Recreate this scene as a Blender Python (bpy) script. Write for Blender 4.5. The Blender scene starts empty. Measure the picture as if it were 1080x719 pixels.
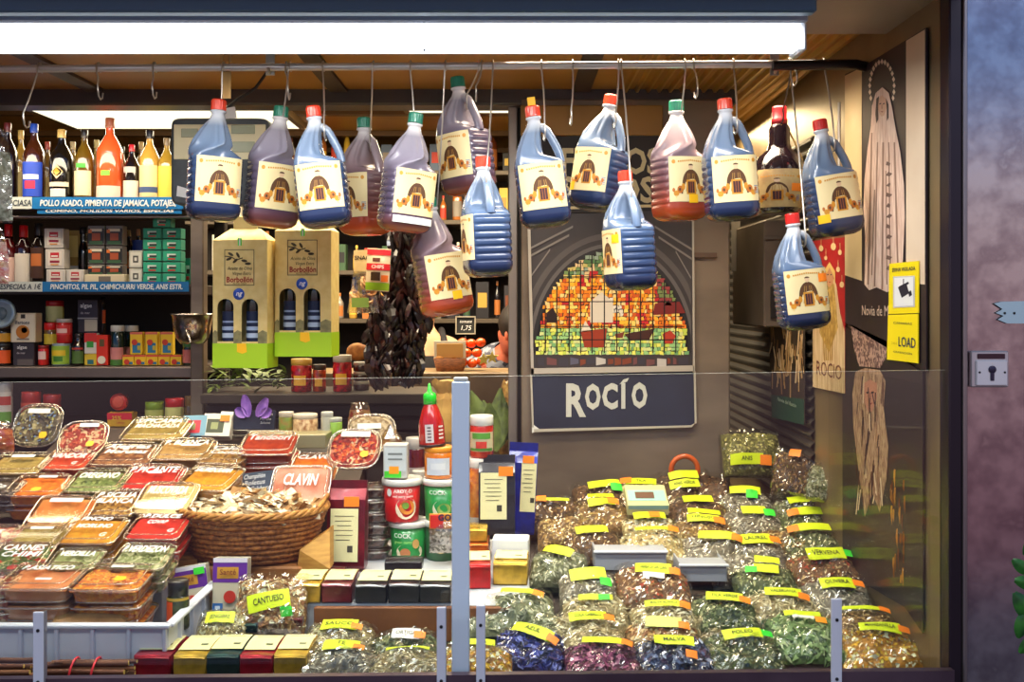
import bpy, math, random
from mathutils import Vector, Matrix, noise as mnoise
R = math.radians
rnd = random.Random(7)
F, CX, HY, EZ = 1100.0, 540.0, 317.0, 1.60          # focal length in pixels, vanishing point, eye height
COL = bpy.context.scene.collection
def P(px, py, Y): return Vector(((px-CX)*Y/F, Y, EZ-(py-HY)*Y/F))
def W(n, Y): return n*Y/F
def lin(c):
    r = []
    for x in c[:3]:
        x = x/255.0
        r.append(x/12.92 if x <= .04045 else ((x+.055)/1.055)**2.4)
    return (r[0], r[1], r[2], 1.0)
# ------------------------------------------------------------------ materials
_m = {}
def _new(name):
    m = bpy.data.materials.new(name); m.use_nodes = True
    nt = m.node_tree; b = nt.nodes['Principled BSDF']
    return m, nt, b
def mat(c, rough=.5, metal=0., emit=0., coat=0., spec=.5, name=None):
    key = ('p', tuple(c), rough, metal, emit, coat, spec)
    if key in _m: return _m[key]
    m, nt, b = _new(name or 'paint_%d_%d_%d' % tuple(c[:3]))
    b.inputs['Base Color'].default_value = lin(c)
    b.inputs['Roughness'].default_value = rough
    b.inputs['Metallic'].default_value = metal
    b.inputs['Specular IOR Level'].default_value = spec
    b.inputs['Coat Weight'].default_value = coat
    if emit:
        b.inputs['Emission Color'].default_value = lin(c); b.inputs['Emission Strength'].default_value = emit
    _m[key] = m; return m
def noisy(c1, c2, scale=30., rough=.6, bump=.3, metal=0., coat=0., dist=.002, stretch=(1,1,1), kind='noise', pos=(.35,.65), detail=6, c3=None):
    key = ('n', tuple(c1), tuple(c2), scale, rough, bump, metal, coat, dist, stretch, kind, pos, c3)
    if key in _m: return _m[key]
    m, nt, b = _new('mottled_%d_%d_%d' % tuple(c1[:3])); N, L = nt.nodes, nt.links
    tc = N.new('ShaderNodeTexCoord'); mp = N.new('ShaderNodeMapping'); mp.inputs['Scale'].default_value = stretch
    L.new(tc.outputs['Object'], mp.inputs['Vector'])
    if kind == 'noise':
        t = N.new('ShaderNodeTexNoise'); t.inputs['Scale'].default_value = scale; t.inputs['Detail'].default_value = detail; out = t.outputs['Fac']
    else:
        t = N.new('ShaderNodeTexVoronoi'); t.inputs['Scale'].default_value = scale
        s = N.new('ShaderNodeSeparateColor'); L.new(t.outputs['Color'], s.inputs['Color']); out = s.outputs[0]
    L.new(mp.outputs['Vector'], t.inputs['Vector'])
    r = N.new('ShaderNodeValToRGB'); L.new(out, r.inputs['Fac'])
    r.color_ramp.elements[0].position = pos[0]; r.color_ramp.elements[0].color = lin(c1)
    r.color_ramp.elements[1].position = pos[1]; r.color_ramp.elements[1].color = lin(c2)
    if c3:
        e = r.color_ramp.elements.new(min(1, pos[1]+.15)); e.color = lin(c3)
    L.new(r.outputs['Color'], b.inputs['Base Color'])
    b.inputs['Roughness'].default_value = rough; b.inputs['Metallic'].default_value = metal; b.inputs['Coat Weight'].default_value = coat
    if bump:
        bp = N.new('ShaderNodeBump'); bp.inputs['Strength'].default_value = bump; bp.inputs['Distance'].default_value = dist
        L.new(t.outputs['Fac'] if kind == 'noise' else t.outputs['Distance'], bp.inputs['Height']); L.new(bp.outputs['Normal'], b.inputs['Normal'])
    _m[key] = m; return m
def ramp_z(stops, rough=.25, coat=.6, trans=0., name='liquid_plastic_sheen'):
    """colour that follows the height inside the object: the liquid below, bare plastic above, bluish reflections mixed in."""
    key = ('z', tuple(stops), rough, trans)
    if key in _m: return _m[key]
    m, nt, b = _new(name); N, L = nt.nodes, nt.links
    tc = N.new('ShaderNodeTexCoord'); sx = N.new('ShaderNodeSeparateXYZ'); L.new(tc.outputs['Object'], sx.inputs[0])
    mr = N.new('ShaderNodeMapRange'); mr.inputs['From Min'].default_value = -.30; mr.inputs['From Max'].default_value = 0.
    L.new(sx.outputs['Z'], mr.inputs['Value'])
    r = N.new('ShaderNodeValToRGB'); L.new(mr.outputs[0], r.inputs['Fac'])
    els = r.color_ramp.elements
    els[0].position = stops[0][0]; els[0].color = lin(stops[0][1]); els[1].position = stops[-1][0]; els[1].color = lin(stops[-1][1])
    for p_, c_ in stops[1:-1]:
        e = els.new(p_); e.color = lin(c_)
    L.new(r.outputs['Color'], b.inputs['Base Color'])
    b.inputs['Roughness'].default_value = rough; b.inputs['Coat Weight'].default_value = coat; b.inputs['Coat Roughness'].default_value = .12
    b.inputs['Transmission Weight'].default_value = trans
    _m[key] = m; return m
def clear(tint=(245,245,245), gloss=.10, rough=.08, bump=0., scale=60., name='clear_plastic', edge=.55):
    """clear sheet: mostly see-through, glossy towards grazing angles, optional crinkle."""
    key = ('c', tuple(tint), gloss, rough, bump, scale, edge)
    if key in _m: return _m[key]
    m = bpy.data.materials.new(name); m.use_nodes = True; nt = m.node_tree; N, L = nt.nodes, nt.links
    N.remove(N['Principled BSDF']); out = N['Material Output']
    tr = N.new('ShaderNodeBsdfTransparent'); tr.inputs[0].default_value = lin(tint)
    gl = N.new('ShaderNodeBsdfGlossy'); gl.inputs['Color'].default_value = (1,1,1,1); gl.inputs['Roughness'].default_value = rough
    lw = N.new('ShaderNodeLayerWeight'); lw.inputs['Blend'].default_value = .35
    mr = N.new('ShaderNodeMapRange'); mr.inputs['To Min'].default_value = gloss; mr.inputs['To Max'].default_value = edge
    L.new(lw.outputs['Facing'], mr.inputs['Value'])
    if bump:
        tc = N.new('ShaderNodeTexCoord'); t = N.new('ShaderNodeTexNoise'); t.inputs['Scale'].default_value = scale; t.inputs['Detail'].default_value = 3.
        L.new(tc.outputs['Object'], t.inputs['Vector'])
        bp = N.new('ShaderNodeBump'); bp.inputs['Strength'].default_value = bump; bp.inputs['Distance'].default_value = .004
        L.new(t.outputs['Fac'], bp.inputs['Height']); L.new(bp.outputs['Normal'], gl.inputs['Normal']); L.new(bp.outputs['Normal'], lw.inputs['Normal'])
    mx = N.new('ShaderNodeMixShader'); L.new(mr.outputs[0], mx.inputs[0]); L.new(tr.outputs[0], mx.inputs[1]); L.new(gl.outputs[0], mx.inputs[2])
    L.new(mx.outputs[0], out.inputs[0])
    _m[key] = m; return m
def emis(c, s, name='lit_diffuser'):
    key = ('e', tuple(c), s)
    if key in _m: return _m[key]
    m = bpy.data.materials.new(name); m.use_nodes = True; nt = m.node_tree; nt.nodes.remove(nt.nodes['Principled BSDF'])
    e = nt.nodes.new('ShaderNodeEmission'); e.inputs[0].default_value = lin(c); e.inputs[1].default_value = s
    nt.links.new(e.outputs[0], nt.nodes['Material Output'].inputs[0]); _m[key] = m; return m
# ------------------------------------------------------------------ mesh builder
def sp(x, e): return math.copysign(abs(x)**e, x)
class MB:
    def __init__(s): s.v=[]; s.f=[]; s.m=[]; s.sm=[]; s.mats=[]
    def mi(s, m):
        if m not in s.mats: s.mats.append(m)
        return s.mats.index(m)
    def add(s, vs, fs, m, smooth=False, M=None):
        b = len(s.v)
        s.v.extend([tuple(M @ Vector(p)) for p in vs] if M is not None else [tuple(p) for p in vs])
        k = s.mi(m)
        for f in fs: s.f.append(tuple(b+i for i in f)); s.m.append(k); s.sm.append(smooth)
        return s
    def box(s, c, d, m, M=None):
        x,y,z = c; a,b,h = d[0]/2, d[1]/2, d[2]/2
        vs = [(x+i*a,y+j*b,z+k*h) for k in (-1,1) for j in (-1,1) for i in (-1,1)]
        return s.add(vs, [(0,2,3,1),(4,5,7,6),(0,1,5,4),(2,6,7,3),(0,4,6,2),(1,3,7,5)], m, False, M)
    def loft(s, rings, m, c0=True, c1=True, smooth=True, M=None):
        n = len(rings[0]); vs = [p for r in rings for p in r]; fs = []
        for i in range(len(rings)-1):
            for j in range(n):
                a = i*n+j; b = i*n+(j+1)%n; fs.append((a,b,b+n,a+n))
        s.add(vs, fs, m, smooth, M)
        if c0: s.add(rings[0], [tuple(range(n))[::-1]], m, False, M)
        if c1: s.add(rings[-1], [tuple(range(n))], m, False, M)
        return s
    def rbox(s, c, d, r, m, M=None, n=5.0, seg=28, smooth=True):
        """box with rounded vertical corners and softened top and bottom edges."""
        def ring(z, ins):
            a, b = d[0]/2-ins, d[1]/2-ins
            return [(c[0]+a*sp(math.cos(t), 2/n), c[1]+b*sp(math.sin(t), 2/n), z) for t in [2*math.pi*(k+.5)/seg for k in range(seg)]]
        h = d[2]/2; z = c[2]
        return s.loft([ring(z-h, r), ring(z-h+r*.3, r*.3), ring(z-h+r, 0), ring(z+h-r, 0), ring(z+h-r*.3, r*.3), ring(z+h, r)], m, smooth=smooth, M=M)
    def bev(s, c, d, r, m, M=None):
        """chamfered box."""
        def ring(z, i):
            a, b = d[0]/2-i, d[1]/2-i; q = r
            return [(c[0]+x, c[1]+y, z) for x,y in ((-a+q,-b),(a-q,-b),(a,-b+q),(a,b-q),(a-q,b),(-a+q,b),(-a,b-q),(-a,-b+q))]
        h = d[2]/2
        return s.loft([ring(c[2]-h, r), ring(c[2]-h+r, 0), ring(c[2]+h-r, 0), ring(c[2]+h, r)], m, smooth=False, M=M)
    def lathe(s, prof, m, seg=24, M=None, smooth=True):
        rings = [[(max(r,1e-5)*math.cos(2*math.pi*k/seg), max(r,1e-5)*math.sin(2*math.pi*k/seg), z) for k in range(seg)] for r,z in prof]
        return s.loft(rings, m, smooth=smooth, M=M)
    def tube(s, path, r, m, seg=8, M=None, taper=None):
        path = [Vector(p) for p in path]; n = len(path); rings = []; up = None
        for i,p in enumerate(path):
            t = (path[min(i+1,n-1)]-path[max(i-1,0)])
            if t.length < 1e-9: t = Vector((0,0,1))
            t.normalize()
            if up is None: up = t.orthogonal().normalized()
            else:
                up = up - t*up.dot(t); up = up.normalized() if up.length > 1e-6 else t.orthogonal().normalized()
            q = t.cross(up); rr = r if taper is None else r*taper[i]
            rings.append([p+up*rr*math.cos(2*math.pi*k/seg)+q*rr*math.sin(2*math.pi*k/seg) for k in range(seg)])
        return s.loft(rings, m, M=M)
    def slab(s, pts, nrm, th, m, M=None):
        """flat outline given a thickness along nrm."""
        nrm = Vector(nrm).normalized()*th; n = len(pts); a = [Vector(p) for p in pts]; b = [p+nrm for p in a]
        return s.add(a+b, [tuple(range(n))[::-1], tuple(range(n,2*n))]+[(i,(i+1)%n,n+(i+1)%n,n+i) for i in range(n)], m, False, M)
    def ball(s, c, r, m, M=None, seg=12, sq=(1,1,1)):
        k = seg//2
        rings = [[(c[0]+r*sq[0]*math.sin(math.pi*(i+.02)/(k+.04))*math.cos(2*math.pi*j/seg), c[1]+r*sq[1]*math.sin(math.pi*(i+.02)/(k+.04))*math.sin(2*math.pi*j/seg), c[2]-r*sq[2]*math.cos(math.pi*(i+.02)/(k+.04))) for j in range(seg)] for i in range(k+1)]
        return s.loft(rings, m, M=M)
    def patch(s, fn, nu, nv, m, smooth=True, M=None):
        vs = [fn(i/nu, j/nv) for j in range(nv+1) for i in range(nu+1)]
        fs = [(j*(nu+1)+i, j*(nu+1)+i+1, (j+1)*(nu+1)+i+1, (j+1)*(nu+1)+i) for j in range(nv) for i in range(nu)]
        return s.add(vs, fs, m, smooth, M)
    def text(s, t, size, m, M, bold=0., shear=0., width=None, align='CENTER', fn=None, sp_=1.0):
        vs, fs, w = text_geo(t, bold, shear, align, sp_)
        k = size
        if width and w*size > 1e-6: kx = width/w
        else: kx = size
        pts = [(x*kx, y*k, 0) for x,y in vs]
        if fn: return s.add([fn(*p) for p in pts], fs, m)
        return s.add(pts, fs, m, False, M)
    def build(s, name, parent=None, loc=None, rot=None):
        me = bpy.data.meshes.new(name); me.from_pydata([tuple(p) for p in s.v], [], s.f); 
        for m in s.mats: me.materials.append(m)
        me.polygons.foreach_set('material_index', s.m); me.polygons.foreach_set('use_smooth', s.sm); me.update()
        o = bpy.data.objects.new(name, me); COL.objects.link(o)
        if parent is not None: o.parent = parent
        if loc is not None: o.location = loc
        if rot is not None: o.rotation_euler = rot
        return o
_t = {}
def text_geo(t, bold, shear, align, sp_):
    key = (t, bold, shear, align, sp_)
    if key in _t: return _t[key]
    cu = bpy.data.curves.new('lettering', 'FONT'); cu.body = t; cu.size = 1.0; cu.offset = bold; cu.shear = shear; cu.align_x = align; cu.align_y = 'CENTER'
    cu.resolution_u = 2; cu.space_character = sp_; cu.space_line = .85
    o = bpy.data.objects.new('lettering', cu); COL.objects.link(o)
    dg = bpy.context.evaluated_depsgraph_get(); me = o.evaluated_get(dg).to_mesh()
    vs = [(v.co.x, v.co.y) for v in me.vertices]; fs = [tuple(p.vertices) for p in me.polygons]
    w = (max(v[0] for v in vs)-min(v[0] for v in vs)) if vs else 1
    o.evaluated_get(dg).to_mesh_clear(); bpy.data.objects.remove(o); bpy.data.curves.remove(cu)
    _t[key] = (vs, fs, w); return _t[key]
def tag(o, label=None, cat=None, group=None, kind=None):
    if label: o['label'] = label
    if cat: o['category'] = cat
    if group: o['group'] = group
    if kind: o['kind'] = kind
    return o
def thing(name, label, cat, loc=(0,0,0), rot=(0,0,0), group=None):
    o = bpy.data.objects.new(name, None); COL.objects.link(o); o.location = loc; o.rotation_euler = rot; o.empty_display_size = .05
    return tag(o, label, cat, group)
def struct(mb, name): return tag(mb.build(name), kind='structure')
def copy_tree(o, parent=None):
    c = o.copy(); COL.objects.link(c); c.parent = parent
    for ch in list(o.children): copy_tree(ch, c)
    return c
def frame(loc, xd, yd):
    """matrix whose x and y axes are given: for writing laid on a surface."""
    x = Vector(xd).normalized(); y = Vector(yd); y = (y-x*y.dot(x)).normalized(); z = x.cross(y)
    M = Matrix((x, y, z)).transposed().to_4x4(); M.translation = Vector(loc); return M
def FR(loc): return frame(loc, (1,0,0), (0,0,1))      # faces the front of the stall
# common colours
steel = noisy((150,142,135),(120,112,106), 3, .32, .05, .85, stretch=(1,1,12))
white = mat((235,235,230), .45); blk = mat((22,20,22), .5); inkw = mat((240,240,238), .6); ink = mat((30,30,28), .7)
lime = mat((214,236,22), .5); orange = mat((255,138,28), .5); sgreen = mat((60,225,60), .5); syel = mat((255,196,20), .5)
cream = mat((236,226,170), .6); paper = mat((238,238,232), .6)
# ================================================================== SETTING
SX = .80
b = MB(); b.box((0,2.5,-.05),(9,9,.1), noisy((96,84,78),(70,60,56),4,.4,.05)); struct(b,'floor')
b = MB(); b.box((-.2,7.05,1.5),(7,.1,3.2), noisy((64,44,30),(34,24,20),2,.6,.1)); struct(b,'wall_back')
b = MB(); b.box((-3.35,4.6,1.5),(.1,5,3.2), noisy((64,50,40),(40,30,24),2,.6,.1)); struct(b,'wall_left')
# side wall of the stall and the roller shutter fixed to it
b = MB(); b.box((SX+.05,2.95,1.25),(.1,2.0,2.3), noisy((158,136,98),(116,98,74),3,.38,.05,.45)); struct(b,'wall_right')
b = MB(); b.box((SX+.06,5.5,1.25),(.1,3.0,2.3), noisy((60,48,40),(40,32,28),5,.5,.1)); struct(b,'wall_right_rear')
# ceilings
gold = noisy((190,138,66),(156,110,50),2,.45,.05)
goldm = noisy((196,156,72),(150,112,50),2,.35,.05,.35)
b = MB(); b.box((-1.2,2.62,2.225),(3.95,.86,.03), gold); 
for x in (-1.9,-1.2,-.5,.2): b.box((x,2.62,2.207),(.05,.86,.012), mat((70,58,50),.5))
struct(b,'ceiling')
b = MB()   # corrugated brass coloured ceiling over the recess
xs = []; x = .30
while x < .80:
    xs += [(x,2.200),(x+.006,2.212),(x+.020,2.212),(x+.026,2.200)]; x += .032
b.add([(x_,2.20,z_) for x_,z_ in xs]+[(x_,4.6,z_) for x_,z_ in xs], [(i,i+1,len(xs)+i+1,len(xs)+i) for i in range(len(xs)-1)], noisy((214,170,78),(170,128,52),2,.35,.05,.5))
b.box((.55,3.4,2.24),(.52,2.4,.03), gold)
struct(b,'ceiling_corrugated')
b = MB(); b.box((-.9,5.4,2.48),(4.9,4.4,.04), noisy((196,148,62),(150,108,44),1.5,.45,.05,.2)); 
for y in (3.6,4.7,5.3,5.9,6.5): b.box((-.9,y,2.45),(4.9,.05,.03), mat((110,80,40),.5))
struct(b,'ceiling_rear')
b = MB(); b.bev((-1.35,3.06,2.195),(4.0,.10,.06),.006, noisy((76,74,76),(60,58,62),3,.4,.05)); struct(b,'beam_front')
# front soffit with its steel skin
sof = noisy((176,160,146),(146,134,122),2,.5,.03,.2)
b = MB(); b.box((-.35,1.98,2.235),(2.35,.50,.13), sof); struct(b,'soffit')
# facade panel to the right with its dark edge frame
b = MB(); pan = noisy((204,188,190),(164,146,152),26,.17,.14,.9, dist=.001, c3=(206,192,192)); b.bev((1.56,2.0,1.45),(1.46,.12,2.9),.003,pan); struct(b,'wall_facade')
b = MB(); b.bev((.813,1.935,1.45),(.024,.05,2.9),.003, mat((44,34,44),.35,.4)); b.bev((.829,1.93,1.45),(.008,.05,2.9),.002, mat((150,140,140),.3,.8)); struct(b,'trim_1')
# counter front and the ledge
ledge = noisy((112,92,104),(88,70,82),6,.3,.05,.6)
b = MB(); z0_,zr_ = P(0,716,1.885).z,P(980,707,1.885).z; zl_=z0_+(zr_-z0_)/(P(980,0,1.885).x-P(0,0,1.885).x)*(-1.95-P(0,0,1.885).x)
b.add([(-1.95,1.885,zl_),(.80,1.885,zr_),(.80,1.902,zr_),(-1.95,1.902,zl_),(-1.95,1.885,.78),(.80,1.885,.78),(.80,1.902,.78),(-1.95,1.902,.78)],[(0,1,2,3),(4,5,1,0),(5,6,2,1),(7,4,0,3),(6,7,3,2),(7,6,5,4)],ledge); b.box((-.55,1.98,.868),(2.72,.20,.018),ledge); struct(b,'trim_2')
b = MB(); b.box((-.55,2.45,.44),(2.68,1.0,.82), steel); struct(b,'wall_counter')
# steel pillar
pil = noisy((142,128,112),(112,100,88),2.2,.42,.08,.25, stretch=(1,1,3), c3=(126,110,94))
b = MB()
x0, x1 = P(550,0,3).x, P(770,0,3).x
b.bev(((x0+x1)/2,3.25,1.08),(x1-x0,.5,2.2),.004,pil)
struct(b,'pillar_steel')
b = MB(); b.bev(((P(536,0,3).x+P(546,0,3).x)/2,3.2,1.08),(W(10,3),.3,2.2),.003, mat((158,150,142),.35,.6)); b.box((P(548,0,3).x,3.2,1.08),(W(4,3),.28,2.2), mat((20,18,18),.6)); struct(b,'pillar_post')
b = MB(); b.bev(((P(548,0,2.98).x+P(700,0,2.98).x)/2,2.985,1.6+W(190,2.98)),(W(150,2.98),.02,W(32,2.98)),.002, noisy((160,120,58),(120,88,42),2,.4,.04,.4)); struct(b,'trim_3')
# roller shutter slats on the side wall
b = MB(); dk = noisy((92,86,78),(64,59,54),3,.4,.05,.4)
for k in range(34):
    z = 1.02+k*.030
    b.add([(SX-.001,2.75,z),(SX-.012,2.75,z+.012),(SX-.012,2.75,z+.018),(SX-.001,2.75,z+.028),(SX-.001,3.85,z),(SX-.012,3.85,z+.012),(SX-.012,3.85,z+.018),(SX-.001,3.85,z+.028)],[(0,1,5,4),(1,2,6,5),(2,3,7,6)],dk)
tag(b.build('roller_shutter'),'dark slatted roller shutter on the side wall of the recess','shutter')
b = MB(); b.box((.72,4.4,1.2),(.24,.04,2.2), mat((44,38,34),.6)); struct(b,'wall_recess')
# ------------------------------------------------------------------ tube lamp over the front
a, e = P(-60,43,2.0), P(838,43,2.0)
t = thing('hanging_batten_lamp','long white fluorescent batten lamp across the top of the stall','lamp',(0,0,0))
b = MB(); L = e.x-a.x; cxm = (a.x+e.x)/2
def dring(x): 
    return [(x, 2.0+.034*math.cos(q), a.z+.0235*math.sin(q)) for q in [2*math.pi*k/20 for k in range(20)]]
b.loft([dring(a.x), dring(a.x+.9), dring(e.x)], emis((248,250,255),2.6)); b.build('diffuser',t)
b = MB(); b.bev((cxm,2.0,a.z+.041),(L+.03,.085,.034),.004, mat((196,208,222),.45,.0)); b.build('housing',t)
b = MB(); b.bev((e.x+.006,2.0,a.z),(.016,.07,.056),.004, mat((205,208,212),.4)); b.build('end_cap',t)
b = MB(); b.bev((a.x+.925,1.9735,a.z),(.004,.02,.050),.0015, mat((205,210,220),.4)); b.build('joint',t)
b = MB(); b.bev((cxm-.1,1.90,2.164),(L+.22,.03,.085),.004, mat((92,128,160),.5,.1)); b.bev((cxm-.1,1.882,2.152),(L+.22,.008,.010),.002, mat((150,172,190),.45,.1)); b.bev((cxm-.1,1.882,2.196),(L+.22,.008,.014),.002, mat((206,212,214),.45,.1)); struct(b,'trim_4')
def area(name, loc, rot, sx, sy, pw, col, spread=180):
    l = bpy.data.lights.new(name,'AREA'); l.shape='RECTANGLE'; l.size=sx; l.size_y=sy; l.energy=pw; l.color=col
    l.spread=R(spread); o = bpy.data.objects.new(name,l); COL.objects.link(o); o.location=loc; o.rotation_euler=rot; return o
area('batten_light',(cxm,2.0,a.z-.035),(R(8),0,0),L,.06,11,(1,.95,.88))
area('batten_downlight',(cxm,2.02,a.z-.036),(R(10),0,0),L,.05,3.5,(1,.94,.84),70)
area('batten_light_front',(cxm,1.955,a.z),(R(75),0,0),L,.04,4,(.9,.95,1))
# lamps of the rear ceiling
def panel_lamp(px0,px1,Y0,Y1,z,pw,label):
    x0,x1 = (px0-CX)*Y0/F,(px1-CX)*Y0/F
    t = thing('ceiling_panel_lamp',label,'lamp',((x0+x1)/2,(Y0+Y1)/2,z))
    b = MB(); b.box((0,0,0),(x1-x0,Y1-Y0,.02), emis((255,246,214),1.5)); b.build('diffuser',t)
    b = MB(); w,d = x1-x0,Y1-Y0
    for s in (-1,1): b.box((s*(w/2+.012),0,.004),(.024,d+.048,.03), mat((120,96,60),.5)); b.box((0,s*(d/2+.012),.004),(w,.024,.03), mat((120,96,60),.5))
    b.build('frame',t)
    area('lamp_glow',((x0+x1)/2,(Y0+Y1)/2,z-.03),(0,0,0),x1-x0,d,pw,(1,.86,.60))
panel_lamp(12,282,3.95,4.55,2.36,22,'wide lit ceiling panel behind the liquor bottles')
panel_lamp(425,640,4.2,4.5,2.42,16,'narrow lit ceiling panel behind the middle jugs')
area('stall_fill',(-.9,2.75,2.19),(0,0,0),1.8,.12,14,(1,.82,.56),110)  # unseen warm fill light added over the stall interior
area('stall_fill_right',(.34,2.46,2.18),(0,0,0),.7,.2,10,(1,.82,.60),115)  # unseen warm fill light added for the herb bags and pillar
area('recess_fill',(.70,3.4,2.17),(0,0,0),.15,.5,6,(1,.78,.45))  # unseen warm area light in the recess, without a fitting
# unseen front fill lights added above the aisle, standing in for hall light
area('hall_fill',(-1.2,-.4,3.6),(R(38),0,0),2.4,.5,36,(.93,.96,1))
area('hall_fill_east',(1.3,-.6,3.6),(R(38),0,0),2.4,.5,36,(.95,.95,1))
# ------------------------------------------------------------------ world: the market hall around
w = bpy.data.worlds.new('hall'); bpy.context.scene.world = w; w.use_nodes = True; nt = w.node_tree; N, LK = nt.nodes, nt.links
tc = N.new('ShaderNodeTexCoord'); sxz = N.new('ShaderNodeSeparateXYZ'); LK.new(tc.outputs['Generated'], sxz.inputs[0])
mr = N.new('ShaderNodeMapRange'); mr.inputs['From Min'].default_value=-.5; mr.inputs['From Max'].default_value=.5; LK.new(sxz.outputs['Z'], mr.inputs['Value'])
cr = N.new('ShaderNodeValToRGB'); LK.new(mr.outputs[0], cr.inputs['Fac']); els = cr.color_ramp.elements
els[0].position=0; els[0].color=lin((70,48,52)); els[1].position=1; els[1].color=lin((60,76,104))
for p_,c_ in ((.35,(120,84,98)),(.47,(176,150,156)),(.60,(200,190,192)),(.625,(250,250,250)),(.655,(110,164,226)),(.80,(90,146,220)),(.9,(60,90,140))):
    q = els.new(p_); q.color = lin(c_)
bg = N['Background']; LK.new(cr.outputs[0], bg.inputs[0]); bg.inputs[1].default_value = 1.05
# ------------------------------------------------------------------ glass front
gl = clear((250,252,250), .035, .02, name='counter_glass', edge=.35)
def pane(name, label, px0, px1, y0, y1, Y=1.93):
    a,b_ = P(px0,y0,Y), P(px1,y1,Y); zb = .878
    t = thing(name,label,'glass pane',((a.x+b_.x)/2,Y,zb)); m = MB(); hx = (b_.x-a.x)/2
    def q(y): return [(-hx,y,0),(hx,y,0),(hx,y,b_.z-zb),(-hx,y,a.z-zb)]
    m.add(q(-.003)+q(.003),[(0,1,2,3),(7,6,5,4)],gl); m.build('pane',t)
    m = MB(); ed = mat((190,196,186),.25)
    v = q(-.003)+q(.003); m.add(v,[(3,2,6,7),(1,5,6,2),(0,3,7,4)],ed); m.build('polished_edge',t)
pane('counter_glass','clear front glass pane before the spice tubs, left of the mullion',-40,476,403.5,397.5)
pane('counter_glass','clear front glass pane before the herb bags, right of the mullion',496,998,397,390)
t = thing('glass_mullion','pale grey upright bar between the two front glass panes','post',(P(486,0,1.925).x,1.925,.878))
b = MB(); b.bev((0,0,P(486,402,1.925).z/2-.439),(W(18.5,1.925),.02,P(486,402,1.925).z-.878),.002, mat((214,230,244),.4)); b.build('bar',t)
b = MB(); b.bev((0,-.0,P(486,402,1.925).z-.878+.004),(W(15,1.925),.016,.008),.002, mat((200,200,190),.4)); b.build('top_cap',t)
for px,y0,wd,lb in ((41,645,11,'slim grey drilled glass bracket in front of the plastic crate'),(465.5,640,9.5,'slim grey drilled glass bracket just left of the mullion'),(507,638,9.5,'slim grey drilled glass bracket just right of the mullion'),(882,631,11,'slim grey drilled glass bracket in front of the camomile bag')):
    Y=1.879; top = P(px,y0,Y).z; c = P(px,0,Y).x
    t = thing('glass_bracket',lb,'bracket',(c,Y,.877),group='drilled brackets holding the front glass')
    b = MB(); b.bev((0,0,(top-.877)/2),(W(wd,Y),.007,top-.877),.001, mat((216,220,232),.4,.1)); b.bev((W(wd,Y)*.46,.005,(top-.877)/2),(.002,.014,top-.877),.0006,mat((150,152,165),.35,.4)); b.build('plate',t)
    for k in (.80,.23):
        b = MB(); b.lathe([(0.0,-.0004),(.0030,-.0004),(.0030,.0012),(.0020,.0016),(0,.0016)], mat((18,18,26),.4), 14, M=Matrix.Translation((0,-.0040,(top-.877)*k))@Matrix.Rotation(R(90),4,'X')); b.build('screw',t)
# thin side glass edge standing at the right end
t = tag(MB().box((.788,2.28,1.16),(.004,.62,.56),clear((252,252,250),.01,.02,name='side_glass',edge=.05)).build('side_glass'),'clear side glass pane before the posters at the right end','glass pane')
# rail of the jugs
A,B = P(-60,73,2.35), P(832,67.5,2.35)
b = MB(); b.tube([A,(A+B)/2,B],.0085,mat((214,210,206),.28,.45),14)
rail = tag(b.build('hanging_rail'),'long steel rail under the lamp from which the jugs hang','rail')
b = MB(); pts=[P(815,69,2.33),P(880,68,2.33),P(903,68,2.33),P(912,70,2.34),P(917,74,2.40)]; b.tube(pts,.0115,mat((46,40,40),.35,.6),14)
tag(b.build('hanging_rail_extension'),'short dark pipe continuing the rail to the virgin poster','rail')
for px,lb in ((284,'flat steel strap holding the rail near the scale'),(237,'twin brass rods holding the rail above the first jug'),(818,'flat steel strap holding the rail end beside the brass ceiling')):
    p = P(px,70,2.35); t = thing('hanging_rail_strap',lb,'bracket',(p.x,2.35,p.z)); b = MB(); h = 2.205-p.z
    if px==237:
        m_=mat((190,150,90),.35,.5)
        for s in (-.009,.009): b.box((s,.012,h/2),(.004,.004,h),m_)
        b.box((0,.012,-.035),(.022,.004,.07),m_)
    else:
        b.box((0,.010,h/2-.008),(.020,.003,h+.02),mat((176,170,160),.3,.8)); b.tube([(0,.010,-.012),(0,0,-.0125),(0,-.010,-.006)],.0035,mat((176,170,160),.3,.8),8)
    b.build('strap',t)
# ------------------------------------------------------------------ facade fittings
Y=1.936
t = thing('key_switch','square steel key switch plate set in the facade','switch',P(1042,408,Y))
b = MB(); h=W(38,Y); w_=W(40,Y)
mt=mat((205,205,210),.25,.7)
b.bev((0,-.003,h/2),(w_,.010,h),.002,mt); b.build('plate',t)
b = MB(); b.bev((.002,-.0085,h*.86),(w_*.72,.004,h*.14),.001,mat((58,22,34),.5)); b.build('recess',t)
b = MB(); b.bev((.002,-.0095,h*.40),(w_*.82,.006,h*.70),.0015,mat((222,226,232),.25,.4)); b.build('cover',t)
b = MB(); kb = mat((60,52,74),.35,.5)
b.lathe([(0,0),(.007,0),(.007,.002),(.005,.003),(0,.003)],kb,18,M=Matrix.Translation((.002,-.0125,h*.50))@Matrix.Rotation(R(90),4,'X'))
b.bev((.002,-.0135,h*.34),(.007,.003,.020),.001,kb); b.build('keyhole',t)
for s in (-1,1):
    b = MB(); b.lathe([(0,0),(.002,0),(.002,.001),(0,.001)],blk,10,M=Matrix.Translation((.002+s*w_*.33,-.0126,h*.42))@Matrix.Rotation(R(90),4,'X')); b.build('screw',t)
b = MB(); pts=[(1048,320),(1056,318),(1100,317),(1100,341),(1062,341),(1052,337),(1058,333),(1050,330),(1057,326)]
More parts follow.
